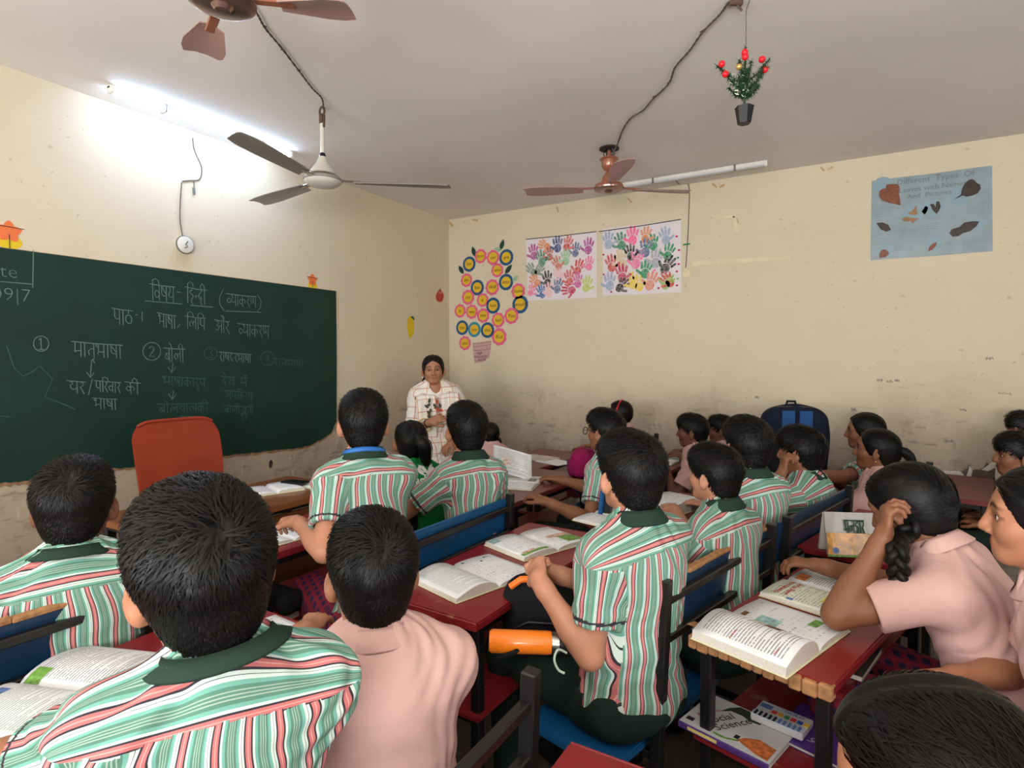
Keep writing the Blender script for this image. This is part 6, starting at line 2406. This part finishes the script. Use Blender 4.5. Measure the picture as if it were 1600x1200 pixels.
for body, x, y, sz, m in (('Social', -.045, -.005, .036, M_INKB), ('Science', -.010, -.005, .036, M_INKB), ('EXPLORING', -.078, .0, .013, M_REDINK)):
    on_cover(sb, body, x, y, sz, m, math.radians(62), .0140, bold=.0003)
MB().prism([(0, 0), (.02, .02), (.05, .022), (.075, .012), (.10, .016), (.10, .05), (.03, .055), (.01, .03)], (-.06, .028, .0142), (1, 0, 0), (0, 1, 0), .0003).build('cover_photo', PIC['dark'], sb, tri=True)
MB().prism([(0, 0), (.05, -.02), (.085, -.025), (.085, .03), (.04, .04), (.01, .02)], (.025, -.055, .0142), (1, 0, 0), (0, 1, 0), .0003).build('cover_photo', PIC['orange'], sb, tri=True)
MB().prism([(0, 0), (.03, .0), (.06, .015), (.06, .022), (.03, .008), (0, .008)], (-.03, -.075, .0142), (1, 0, 0), (0, 1, 0), .0003).build('cover_photo', PIC['green'], sb, tri=True)
MB().box((-.10, -.06, .0143), (.02, .016, .0004), bevel=0).build('emblem', M_INKB, sb)
MB().box((.02, -.045, .0143), (.012, .016, .0004), bevel=0).build('badge', M_INKB, sb)
pk = thing('sketch_pen_box', 'clear box of sketch pens lying on the social science textbook', 'pen box', tuple(atz(1221, 1130, .4695)), math.radians(-14))
MB().box((0, 0, .009), (.13, .085, .018), bevel=.003).build('box_card', M_PALECOV, pk)
MB().box((0, -.030, .0185), (.13, .024, .004), bevel=.0015).build('pen_window', mat('clear_window', srgb(196, 206, 220), .1, coat=.6), pk)
for i, c in enumerate(((200, 60, 50), (220, 160, 40), (60, 130, 70), (190, 50, 60), (50, 80, 150), (222, 190, 60))):
    MB().box((-.02 + i * .016, .004, .0188), (.013, .015, .002), bevel=.0006).build('colour_swatch', mat('swatch_%s' % 'abcdef'[i], srgb(*c), .5), pk)
for i in range(10):
    MB().tube([(-.055 + i * .012, -.040, .0205), (-.055 + i * .012, -.020, .0205)], .0035, 6).build('pen', M_INKB if i < 5 else PIC['blue'], pk)
on_cover(pk, 'GOLD', .022, .028, .018, PIC['blue'], 0, .0182, bold=.0004)
MB().box((-.045, .018, .0185), (.03, .02, .0012), bevel=.0004).build('picture', PIC['blue'], pk)
v6 = closed_book('purple workbook numbered 6 lying on the lowest shelf', tuple(atz(1282, 1150, .4545)), math.radians(-18), (.17, .20, .010), M_PURPLE)
on_cover(v6, '6', .0, -.05, .04, mat('pale_print', srgb(206, 190, 220), .5), 2.6, .0101)
closed_book('grey-covered book on the upper shelf of the broken desk', (-.02, 1.84, .5895), math.radians(-14), (.17, .21, .016), mat('dark_grey_cover', srgb(74, 70, 72), .25, coat=.4))
x_ = closed_book('blue and white notebook on the upper shelf of the broken desk', (-.085, 1.70, .5895), math.radians(-10), (.15, .12, .007), mat('blue_white_cover', srgb(130, 160, 200), .4, noise=.4, nscale=30))
sh_ = thing('pencil_sharpener_tub', 'small purple sharpener tub on the lowest shelf', 'sharpener', tuple(atz(1297, 1098, .4645)))
MB().lathe([(0, 0), (.018, 0), (.02, .004), (.02, .022), (.017, .026), (0, .026)], seg=20).build('tub', mat('lilac_plastic', srgb(130, 92, 170), .4), sh_, True)
MB().lathe([(0, .0262), (.012, .0262), (.012, .029), (0, .029)], seg=16).build('lid', mat('pale_lilac_plastic', srgb(190, 170, 206), .4), sh_, True)

# upright Hindi reader with autumn cover
bk = thing('storybook', 'thin book with autumn trees on its cover standing open on red desk', 'book', tuple(atz(1338, 868, .7205)), math.radians(24))
M_AUT = mat('autumn_print', srgb(200, 140, 50), .35, noise=.6, nscale=38, coat=.4)
MB().box((0, 0, .078), (.215, .005, .15), Matrix.Rotation(-.25, 3, 'X'), .001).build('cover_board', mat('grey_misty_print', srgb(150, 146, 140), .35, coat=.4), bk)
MB().box((0, -.0185 + .0, .046), (.213, .0015, .075), Matrix.Rotation(-.25, 3, 'X'), 0).build('autumn_trees', M_AUT, bk)
MB().box((0, -.0265, .010), (.215, .003, .016), Matrix.Rotation(-.25, 3, 'X'), 0).build('green_strip', PIC['green'], bk)
MB().box((.0, .045, .073), (.210, .012, .145), Matrix.Rotation(.22, 3, 'X'), .001).build('pages', M_EDGE, bk)
tn = Vector((0, .9689, -.2474))
zt = Vector((0, .2474, .9689))
st = []
for c_, x0 in (('m', 0), ('l', .8), ('h', 1.75), ('a', 2.4), ('r', 2.8)):
    for s_ in D[c_][1]:
        st.append([(x0 + u, v) for u, v in s_])
st.append([(0, 1), (3.3, 1)])
o_ = Vector((-.045, -.0035, .075)) - tn * .0045
link_mesh('title_letters', ribbon(st, o_, Vector((.021, 0, 0)), zt * .05, .005), M_DARKL, bk)
MB().prism([(.011 * math.cos(i * .5), .011 * math.sin(i * .5)) for i in range(13)], Vector((-.08, -.018, .022)) - tn * .0068, (1, 0, 0), zt, .0006).build('emblem', PIC['blue'], bk)

# small things on the far desks and on the table
cb = closed_book('closed book with pale cover on the maroon desk near the teacher', (-1.90, 3.62, .7205), math.radians(80), (.17, .24, .012), mat('pale_beige_cover', srgb(196, 190, 176), .5, noise=.25, nscale=20))
cb2 = closed_book('thin white notebook lying under the pale book near the teacher', (-1.79, 3.55, .7205), math.radians(70), (.16, .22, .006), M_BLANK)
cb2.location.x = -1.74
Book('open attendance register on the brown teacher table', (-2.52, 1.90, .7605), math.radians(70), .13, .20, .006, .012, .004, .004, (M_SPARSE, M_BLANK), BK, 'register')
Book('open notebook on the teacher table beside the black phone', (-2.40, 2.10, .7605), math.radians(20), .10, .15, .004, .004, .002, .002, (M_BLANK, M_SPARSE), BK, 'notebook')
cb = closed_book('small closed white notebook at the near end of the teacher table', (-2.62, 1.48, .7605), math.radians(10), (.12, .16, .012), M_BLANK)
ph = thing('mobile_phone', 'black mobile phone lying on the open register', 'phone', (-2.50, 2.03, .7775), math.radians(100))
MB().box((0, 0, .0045), (.07, .14, .009), bevel=.004, seg=2).build('phone_body', M_BLKPL, ph, True)
MB().box((0, 0, .0092), (.062, .13, .0006), bevel=0).build('screen', mat('dark_glass', srgb(14, 15, 18), .08), ph)
MB().prism([(.008 * math.cos(i * .5), .008 * math.sin(i * .5)) for i in range(13)], (.02, .055, .0095), (1, 0, 0), (0, 1, 0), .0004).build('camera_lens', M_STEEL, ph)

# ---------------------------------------------------------------- bags and bottle


def soft_box(c, A, half, r, k=.02, bulge=1.0):
    s_ = Sculpt()
    c = np.array(c, float)
    A = np.array(A, float)
    hx, hy, hz = half
    for i in (-1, 1):
        for j in (-1, 1):
            p = c + A[0] * i * (hx - r) + A[1] * j * (hy - r)
            s_.cone(p - A[2] * (hz - r), p + A[2] * (hz - r) * .92, r, r, k=k if s_.p else 0)
    s_.ell(c, A, (hx * 1.02, hy * 1.06 * bulge, hz * 1.0), k=.04)
    s_.ell(c + A[2] * hz * .25, A, (hx * .98, hy * .98, hz * .82), k=.04)
    return s_


def backpack(label, loc, yaw, size, col, col2, lean=0.0):
    """yaw: the way the front pocket faces"""
    m1, m2 = col, col2
    A = frame(yaw, lean)
    w_, d_, h_ = size
    t = thing('backpack', label, 'bag', loc)
    c = A[2] * h_ / 2
    V, F = soft_box(c, A, (w_ / 2, d_ / 2, h_ / 2), min(w_, d_) * .38).mesh(.008)
    mesh_np('bag_body', V, F, m1, t)
    V, F = soft_box(c + A[1] * d_ * .42 - A[2] * h_ * .14, A, (w_ * .40, d_ * .22, h_ * .28), d_ * .18).mesh(.008)
    mesh_np('front_pocket', V, F, m2, t)
    P = lambda x, y, z: Vector(c + A[0] * x * w_ + A[1] * y * d_ + A[2] * z * h_)
    MB().tube([P(-.36, .70, -.02), P(-.2, .74, .08), P(.2, .74, .08), P(.36, .70, -.02)], .004, 6).build('zip', M_BLKPL, t)
    MB().tube([P(-.08, -.45, .48), P(-.06, -.45, .56), P(.06, -.45, .56), P(.08, -.45, .48)], .008, 8).build('grab_loop', m2, t, True)
    for s_ in (-1, 1):
        MB().tube([P(s_ * .22, -.48, .46), P(s_ * .26, -.66, .25), P(s_ * .28, -.66, -.1), P(s_ * .36, -.5, -.4)], .014, 8).build('shoulder_strap', m2, t, True)
    MB().tube([P(-.47, .0, -.1), P(-.44, .1, .3), P(-.25, .2, .5), P(.25, .2, .5), P(.44, .1, .3), P(.47, 0, -.1)], .005, 6).build('main_zip', M_BLKPL, t)
    return t, A, c, P


M_MAG = plain_cloth('magenta_bag_cloth', srgb(140, 20, 76), .3)
M_MAGD = plain_cloth('dark_magenta_bag_cloth', srgb(120, 20, 72), .3)
M_NAVY = plain_cloth('navy_bag_cloth', srgb(18, 26, 44), .3)
M_BLUEBAG = plain_cloth('blue_bag_cloth', srgb(36, 74, 122), .3)
M_BLKBAG = plain_cloth('black_bag_cloth', srgb(20, 20, 22), .4)
M_REDBAG = plain_cloth('red_bag_cloth', srgb(140, 22, 36), .3)
backpack('magenta pink backpack in front of the boy with glasses', (-1.40, 3.22, .7205), 200, (.20, .11, .155), M_MAG, M_MAGD)
t, A, c, P = backpack('big navy backpack with blue panels standing on a desk by the wall', (-.30, 3.84, .7205), -75, (.36, .20, .42), M_NAVY, M_BLKBAG, .02)
for s_ in (-1, 1):
    MB().box(P(s_ * .13, .52, .34), (.07, .008, .10), Matrix(A.tolist()).transposed(), .003).build('blue_panel', M_BLUEBAG, t)
backpack('red backpack on the bench at the right edge of the photo', (.93, 3.55, .4205), -75, (.28, .16, .38), M_REDBAG, M_REDBAG)
t, A, c, P = backpack('black backpack with orange handle beside the boy in dark trousers', (-.765, 1.52, .545), -68, (.25, .12, .23), M_BLKBAG, M_BLKBAG)
MB().tube([P(.02, .2, .50), P(.12, .4, .56), P(.3, .5, .56), P(.42, .5, .46)], .010, 8).build('orange_handle', mat('orange_webbing', srgb(232, 112, 30), .6), t, True)
MB().box(P(-.25, .80, -.1), (.03, .002, .03), Matrix(A.tolist()).transposed(), 0).build('white_badge', M_PALECOV, t)
bt = thing('water_bottle', 'orange steel water bottle with black cap lying against the black backpack', 'bottle', at(822, 1003, 1.50))
dx = Vector((math.cos(YAW), math.sin(YAW), -.03)).normalized()
RB = dx.to_track_quat('Z', 'Y').to_matrix()
MB().lathe([(0, -.095), (.024, -.095), (.029, -.088), (.029, .055), (.027, .066)], seg=28, rot=RB).build('bottle_body', mat('orange_enamel', srgb(236, 124, 28), .3, coat=.4), bt, True)
MB().lathe([(.027, .064), (.028, .066), (.028, .084), (.026, .086)], seg=28, rot=RB).build('steel_collar', M_STEEL, bt, True)
MB().lathe([(.024, .085), (.027, .088), (.027, .112), (.023, .118), (0, .118)], seg=28, rot=RB).build('cap', M_BLKPL, bt, True)
MB().tube([dx * .02 + Vector((0, 0, .036)).cross(dx).normalized() * .036, dx * -.02 + Vector((.01, -.037, -.01)), dx * -.06 + Vector((0, -.02, -.034))], .006, 6).build('pocket_strap', M_BLKBAG, bt)
pz = closed_book('orange-edged notebook on the shelf under the lanyard pupil\'s desk', (-1.88, 1.42, .4545), math.radians(4), (.20, .15, .03), mat('orange_cover', srgb(226, 96, 34), .4))
V, F = soft_box((0, 0, .035), np.eye(3), (.11, .05, .032), .02).mesh(.006)
pp = thing('pencil_pouch', 'black pencil pouch lying on the orange notebook', 'pencil case', (-1.86, 1.42, .4855))
mesh_np('pouch', V, F, M_BLKBAG, pp)
MB().tube([(-.09, -.02, .066), (0, -.022, .069), (.09, -.02, .066)], .003, 6).build('zip', M_STEEL, pp)
# ---------------------------------------------------------------- people


def head_at(px, py, d):
    return tuple(at(px, py, d))


SEAT = .42
PEOPLE = []


def pupil(id_, label, head, yaw, hyaw, back=.10, side=0.0, **kw):
    """head: (pixel x, pixel y, depth); the seat lies under the head, back metres behind it"""
    h = at(*head)
    y = math.radians(yaw)
    sx, sy = h.x - math.cos(y) * back + math.sin(y) * side, h.y - math.sin(y) * back - math.cos(y) * side
    d = dict(id=id_, label=label, seat=(sx, sy, kw.pop('sz', SEAT)), head=tuple(h), yaw=yaw, hyaw=hyaw, seed=len(PEOPLE) + 3, group=kw.pop('group', 'pupils in class'))
    d.update(kw)
    d['face'] = True
    PEOPLE.append(d)
    return d


PK = dict(outfit='pink')
GIRL = dict(outfit='pink', outfit2='skirt', hair='tied')
# nearest boys, backs to the viewer
pupil('front', 'person in striped shirt with back to viewer, big black-haired head nearest on the left', (318, 893, .80), 152, 160, -.03, h=.004, hroll=6, strands=10000, w=1.0, hshirt=.0034, slope=.06, yoke=.045, ndx=(0, 0, .010), cr=.066, cz=-.010, fall=.012, skin='mid', hs=1.02, folds=1.15, vol=1.04,
      L=dict(to=(-1.28, .36, .745)), R=dict(to=(-1.28, .62, .745)))
pupil('pinkboy', 'person in plain pink shirt with back to viewer, short black hair', (583, 895, 1.16), 146, 142, .04, h=.004, strands=8500, folds=.7, hshirt=.0042, skin='mid', w=1.12, hpitch=-4, hs=1.0, **PK)
pupil('left', 'person in striped shirt leaning before the brown table, head turned half right', (117, 790, 1.50), 158, 146, .04, h=.0045, strands=5500, skin='deep', w=1.14, hs=1.02, hpitch=-4, fall=.018, cr=.067, cz=-.010)
pupil('big', 'person in striped shirt and dark trousers holding the bright red desk edge', (984, 742, 1.60), 160, 146, .01, h=.004, strands=7000, skin='light', w=1.16, hs=.99, face=True, hleg=.008, thigh=.40, spread=.05, hshirt=.005,
      L=dict(to=tuple(at(842, 908, 1.50)), hint=(-.2, -.2, -1.0), dir=(-.5, .75, .25), up=(-.6, -.5, .6), curl=1.0),
      R=dict(to=tuple(at(868, 897, 1.62)), hint=(-.2, .5, -.8), dir=(-.75, .1, .2), up=(0, .3, 1), curl=.9))
pupil('lanyard', 'person in striped shirt and checked skirt with a blue lanyard ribbon round the neck', (568, 662, 2.06), 150, 138, .10, h=.0045, strands=4500, skin='light', w=.95, outfit2='skirt', folds=1.2,
      L=dict(to=tuple(at(466, 815, 1.98)), hint=(.2, -.5, -.8), dir=(-.9, .25, -.1), curl=.8), R=dict(to=(-1.92, 1.62, .745)))
pupil('neighbour', 'person in striped shirt with bare bent elbow over the blue bench back', (729, 672, 2.45), 150, 143, .08, h=.0045, strands=3500, skin='mid', w=.82,
      L=dict(to=(-1.78, 1.72, .745), hint=(.3, -.6, -.8)))
pupil('greengirl', 'person in green t-shirt with black ponytail hanging down the back', (641, 690, 2.95), 146, 150, .10, h=.005, strands=1500, skin='dark', outfit='green', outfit2='white', hair='tied', hs=1.0, s=.98, w=1.12,
      pony=[(0.0, -.095, .02), (.02, -.13, .005), (.035, -.125, -.06), (.045, -.10, -.13), (.05, -.095, -.19)], ponyr=.030, fit=.016)
pupil('smallgirl', 'person in pink shirt half hidden behind a striped pupil, near the teacher', (765, 678, 4.35), 150, 148, .08, h=.006, strands=900, hs=.92, s=.86, skin='dark', vol=1.02, **GIRL, braid=[(.06, -.08, -.04), (.075, -.08, -.1), (.08, -.08, -.18), (.08, -.08, -.24)], braidr=.011)
pupil('glasses', 'person in striped shirt and glasses reaching over a maroon desk', (945, 674, 2.98), 172, 172, .06, h=.005, strands=2200, skin='dark', face=True, hs=.97,
      L=dict(to=tuple(at(856, 785, 2.72)), hint=(.3, -.3, -1), dir=(-.8, .0, .25), curl=.5), R=dict(to=(-1.42, 2.95, .745)))
pupil('hairband', 'person with red hairband and braid by the far wall', (968, 646, 4.22), 184, 186, .08, h=.006, strands=900, skin='dark', face=True, s=.9, hs=.95, **GIRL, braid=[(-.055, -.06, -.05), (-.07, -.05, -.12), (-.075, -.04, -.2), (-.075, -.03, -.28)], braidr=.012)
pupil('pinkprofile', 'person in pink shirt seen in left profile against the wall, short hair with fringe', (1081, 674, 3.7), 184, 188, .08, h=.005, strands=1500, skin='deep', face=True, hair='fringe', hs=.95, **PK,
      L=dict(to=(-1.02, 3.66, .745), curl=.4))
pupil('behindprofile', 'person with fringe whose face shows just behind the pink-shirted boy in profile', (1126, 672, 3.98), 184, 188, .08, h=.006, strands=900, skin='deep', face=True, hair='fringe', s=.95, hs=.93, **PK)
pupil('leanback', 'person in striped shirt seen from behind, leaning over a maroon desk', (1167, 697, 2.32), 150, 132, .06, h=.0045, strands=3000, skin='light', hs=.98, w=.98, face=True)
pupil('profile', 'person in striped shirt with dark green collar in left profile beside the big striped boy', (1115, 742, 1.92), 160, 163, .06, h=.004, strands=5500, skin='light', face=True, hair='fringe', hs=.93, s=.92, hshirt=.005)
pupil('chinhand', 'person in striped shirt resting chin on hand, looking up left', (1250, 706, 2.66), 165, 168, .06, h=.0045, strands=2500, skin='dark', face=True, hair='fringe', hs=.99,
      L=dict(to=tuple(at(1222, 742, 2.56)), hint=(-.3, -.5, -.8), dir=(.1, .2, .9), up=(-.8, -.4, 0), curl=.8))
pupil('armgirl', 'person in striped shirt stretching one bare arm forward along the desk', (1350, 674, 3.42), 178, 182, .08, h=.005, strands=1500, skin='dark', face=True, hs=1.0, **{**GIRL, 'outfit': 'stripe'},
      L=dict(to=tuple(at(1262, 742, 3.15)), hint=(.2, -.3, -1), curl=.4))
pupil('ponygirl', 'person in pink shirt with red-tied ponytail looking up left', (1368, 703, 2.9), 172, 178, .06, h=.0045, strands=2000, skin='dark', face=True, hs=.97, hpitch=3, **GIRL,
      pony=[(0, -.092, .01), (0, -.125, .005), (0, -.155, -.03), (0, -.165, -.09), (0, -.155, -.125)], ponyr=.020, tie=M_REDTIE)
pupil('braidgirl', 'person in pink shirt leaning over books with a thick black braid', (1418, 792, 1.56), 166, 158, .28, -.0, h=.004, strands=6000, skin='dark', hs=1.0, hpitch=-24, hroll=-6, w=1.02, hshirt=.005, hleg=.009, vol=1.05, **{**GIRL, 'hair': 'bun'}, hunch=.0,
      braid=[(-.070, -.03, -.045), (-.085, .0, -.07), tuple(at(1402, 860, 1.42)) + (0,), tuple(at(1404, 895, 1.42)) + (0,), tuple(at(1402, 925, 1.43)) + (0,), tuple(at(1398, 950, 1.44)) + (0,)], braidr=.0185,
      L=dict(to=tuple(at(1380, 842, 1.47)), hint=(-.65, -.3, -.7), dir=(.1, .15, .9), up=(-.9, -.2, .1), curl=.7),
      R=dict(to=tuple(at(1282, 884, 1.80)), hint=(.2, .6, -.5), dir=(-.95, .1, -.02), up=(0, 0, 1), curl=.45))
pupil('edgegirl', 'person in pink shirt at the right edge, large face in left profile', (1628, 812, 1.16), 170, 173, .16, h=.0036, strands=4500, skin='mid', face=True, hs=.97, hunch=0, **{**GIRL, 'hair': 'bun'},
      L=dict(to=tuple(at(1520, 1110, 1.12)), hint=(.4, -.3, -1)), R=dict(to=tuple(at(1480, 1060, 1.30)), hint=(.2, .6, -.6)))
pupil('edgeboy', 'person with cap-like fringe facing left, behind the large face at right edge', (1590, 712, 2.92), 184, 186, .08, h=.006, strands=1200, skin='dark', face=True, hair='fringe', hs=1.0, lap=True)
pupil('edgeback', 'person farthest back at the right edge, black hair above the fringed boy', (1603, 675, 3.14), 184, 190, .08, h=.006, strands=900, skin='mid', face=True, hair='fringe', hs=.95, lap=True)
pupil('nearhead', 'person with long sleek dark hair, only head showing at bottom right', (1462, 1240, .62), 180, 186, .12, h=.004, strands=12000, skin='mid', hs=1.04, hroll=-8, hpitch=-18, hair='bun', face=True, hairmat=M_HAIRB, outfit='pink', outfit2='skirt', grown=1.3, lap=True, sz=.42)

tch = at(677, 578, 4.32)
PEOPLE.append(dict(id='teacher', label='person standing by the wall in white kurta with orange check, facing the class', seat=(tch.x + .02, tch.y + .03, .72), head=tuple(tch), yaw=-45, hyaw=-52, hroll=-3, stand=True, seed=77, h=.005, strands=1500,
                   skin='mid', face=True, hair='bun', hs=.96, collar=False, outfit='kurta', outfit2='white', sleeve=1.05, fit=.022, s=1.04, w=.98, group='people in the classroom', legyaw=-45,
                   pony=[(0.02, -.09, -.03), (.05, -.11, -.07), (.08, -.09, -.12), (.09, -.07, -.15)], ponyr=.022,
                   R=dict(to=tuple(at(671, 660, 4.12)), hint=(-.6, .1, -1), dir=(.75, .25, .35), up=(.2, -.9, .3), curl=.5, point=True),
                   L=dict(to=tuple(at(706, 690, 4.25)), hint=(.6, .3, -1), curl=.5)))

BUILT = build_people(PEOPLE)


def inset(S, id_):
    return BUILT[id_]


# accessories that belong to one figure
t, fr, mk = BUILT['lanyard']
ax = nrm(nrm(fr['head'] - fr['H'][2] * .06 - fr['N']) + fr['A'][2] * .6)
mk('lanyard_ribbon', *band_geo(fr['N'] + ax * -.004, ax, fr['A'][1], .066, .0, .016, thick=.004, drop=.05), mat('blue_ribbon', srgb(40, 104, 178), .5))

t, fr, mk = BUILT['glasses']
H, Hp = fr['H'], fr['Hp']
base = Vector(t.location)
M_SPEC = mat('black_spectacle_frame', srgb(24, 22, 24), .3)
gl = None
for e in (-1, 1):
    c = Hp(e * .034, .098, .0)
    ring = [Vector(c + (H[0] * math.cos(a) * .023 + H[2] * math.sin(a) * .019) * fr['hs']) - base for a in [2 * PI * i / 18 for i in range(18)]]
    o = MB().tube(ring, .0022, 6, closed=True).build('spectacle_rim', M_SPEC, t, True)
    MB().tube([Vector(Hp(e * .057, .096, .006)) - base, Vector(Hp(e * .078, .02, .006)) - base, Vector(Hp(e * .080, -.012, .002)) - base], .002, 6).build('temple_arm', M_SPEC, t, True)
MB().tube([Vector(Hp(-.011, .100, .003)) - base, Vector(Hp(0, .104, .006)) - base, Vector(Hp(.011, .100, .003)) - base], .0022, 6).build('bridge', M_SPEC, t, True)

t, fr, mk = BUILT['hairband']
H, Hp, base = fr['H'], fr['Hp'], Vector(t.location)
pts = [Vector(Hp(.083 * math.cos(a), .012 - .03 * math.sin(a), .012 + .103 * math.sin(a))) - base for a in [PI * i / 16 for i in range(17)]]
MB().tube(pts, .0055, 6).build('hairband', mat('red_hairband', srgb(214, 24, 48), .4), t, True)

for id_ in ('ponygirl', 'edgegirl', 'armgirl'):
    t, fr, mk = BUILT[id_]
    base = Vector(t.location)
    MB().ball(Vector(fr['Hp'](-.083, -.004, -.048)) - base, .0042, 8, 6).build('ear_stud', mat('gold_stud', srgb(220, 180, 90), .3, metal=.8), t, True)
t, fr, mk = BUILT['teacher']
base = Vector(t.location)
MB().ball(Vector(fr['Hp'](.083, -.004, -.050)) - base, .0065, 8, 6).build('ear_stud', mat('pearl_stud', srgb(226, 222, 214), .2), t, True)
W = fr['arms'][1][1]
d_ = nrm(W - fr['arms'][1][0])
for k, m in ((-.02, mat('black_bangle', srgb(28, 20, 22), .3)), (-.075, mat('yellow_cuff', srgb(214, 176, 60), .6))):
    mk('bangle' if k > -.05 else 'sleeve_cuff', *band_geo(W + d_ * k, d_, np.array([.3, .2, 1.0]), .0275 if k > -.05 else .045, -.004, .006 if k > -.05 else .014, seg=20, thick=.004), m)

# dupatta over the teacher's shoulders and the printed flowers on it
A, P0, N, L = fr['A'], fr['P0'], fr['N'], fr['L']


def drape(q):
    path, wd = [], []
    S_ = fr['sh'][q]
    keys = [P0 + A[2] * .05 + A[0] * q * .09 + A[1] * .135, P0 + A[2] * .20 + A[0] * q * .085 + A[1] * .150, P0 + A[2] * .34 + A[0] * q * .085 + A[1] * .145, N - A[2] * .06 + A[0] * q * .095 + A[1] * .10, N - A[2] * .012 + A[0] * q * .085 + A[1] * .02, N - A[2] * .04 + A[0] * q * .085 - A[1] * .085, P0 + A[2] * .30 + A[0] * q * .09 - A[1] * .135]
    q_ = spline(keys, 30)
    V, F = [], []
    n = 9
    for i, p in enumerate(q_):
        for s2 in (0, 1):
            for j in range(n):
                a = (j / (n - 1) - .5)
                V.append(p + A[0] * a * .135 + (A[1] if i < 18 else -A[1]) * (.008 * math.sin(j * 1.9 + i * .25) + (.004 if s2 else 0)) - A[2] * abs(a) * .07 * (1 if 12 < i < 24 else .2))
    for i in range(len(q_) - 1):
        for s2 in (0, 1):
            for j in range(n - 1):
                a = (i * 2 + s2) * n + j
                f = [a, a + 1, a + 2 * n + 1, a + 2 * n]
                F.append(f if s2 else f[::-1])
    V, F = np.array(V, f32), np.array(F, np.int32)
    o = mk('dupatta', V, F, M_KURTA)
    UV = np.zeros((len(F), 4, 2), f32)
    idx = F % n
    UV[..., 0] = idx / (n - 1) * .17
    UV[..., 1] = (F // (2 * n)) * .027
    set_uv(o, UV)
    return q_


for q in (-1, 1):
    drape(q)
M_LEAFP = mat('printed_dark_leaf', srgb(66, 70, 54), .9)
M_REDP = mat('printed_red_bud', srgb(170, 70, 50), .9)
rg = random.Random(5)
for i in range(16):
    c = P0 + A[2] * (.245 + rg.uniform(-.05, .05)) + A[0] * (.035 + rg.uniform(-.05, .045)) + A[1] * (.166 + .0006 * i)
    a = rg.uniform(0, 6.28)
    e1 = A[0] * math.cos(a) + A[2] * math.sin(a)
    e2 = np.cross(A[1], e1)
    pts = leaf_outline(.040, .011, 5)
    me = bpy.data.meshes.new('printed_leaf')
    me.from_pydata([tuple(c + e1 * y + e2 * x - np.array([t.location.x, t.location.y, 0])) for x, y in pts], [], [tuple(range(len(pts)))])
    link_mesh('printed_leaf', me, M_REDP if i % 5 == 4 else M_LEAFP, t)

# lettering on the green t-shirt
t, fr, mk = BUILT['greengirl']
shirt = [o for o in t.children if o.name.startswith('t_shirt')][0]
co = np.empty(len(shirt.data.vertices) * 3, f32)
shirt.data.vertices.foreach_get('co', co)
co = co.reshape(-1, 3) + np.array([t.location.x, t.location.y, 0], f32)
lc = (co - fr['P0']) @ fr['A'].T
backv = lc[lc[:, 1] < 0.02]
M_PRINT = mat('white_print', srgb(214, 216, 206), .7)


def on_back(V, F, name):
    R_ = []
    for x, z in V:
        d2 = (backv[:, 0] - x) ** 2 + (backv[:, 2] - z) ** 2
        k_ = np.argsort(d2)[:6]
        y = backv[k_, 1].mean() - .0035
        R_.append(fr['P0'] + fr['A'][0] * x + fr['A'][1] * y + fr['A'][2] * z - np.array([t.location.x, t.location.y, 0]))
    me = bpy.data.meshes.new(name)
    me.from_pydata([tuple(p) for p in R_], [], F)
    link_mesh(name, me, M_PRINT, t)


for body, sz, x0, z0 in (('Eagles', .052, .015, -.080), ('CLUB', .026, .045, -.122)):
    V, F = text_mesh(body, sz, bold=.0012)
    on_back([(x + x0, y + z0 + fr['L']) for x, y, z in V], F, 'shirt_lettering')
ring = [(.04 + .045 * math.cos(a), fr['L'] - .030 + .030 * math.sin(a)) for a in [2.6 + i * .35 for i in range(12)]] + [(.04 + .028 * math.cos(a), fr['L'] - .020 + .022 * math.sin(a)) for a in [2.6 + i * .35 for i in range(11, -1, -1)]]
on_back(ring, [tuple(range(24))], 'shirt_emblem')
wing = [(.0, .30), (.03, .29), (.045, .265), (.06, .29), (.09, .305), (.075, .275), (.05, .245), (.03, .26)]
wing = [(x, z - .305 + fr['L']) for x, z in wing]
on_back(wing, [tuple(range(8))], 'shirt_emblem')

# drawstring of the dark trousers
t, fr, mk = BUILT['big']
base = Vector(t.location)
M_STR = mat('white_green_cord', srgb(170, 186, 170), .7)
P = [at(885, 1020, 1.42), at(872, 1015, 1.40), at(866, 1030, 1.39), at(872, 1046, 1.39), at(882, 1052, 1.39)]
MB().tube([Vector(p) - base for p in spline([tuple(p) for p in P], 16)], .003, 6).build('drawstring', M_STR, t, True)
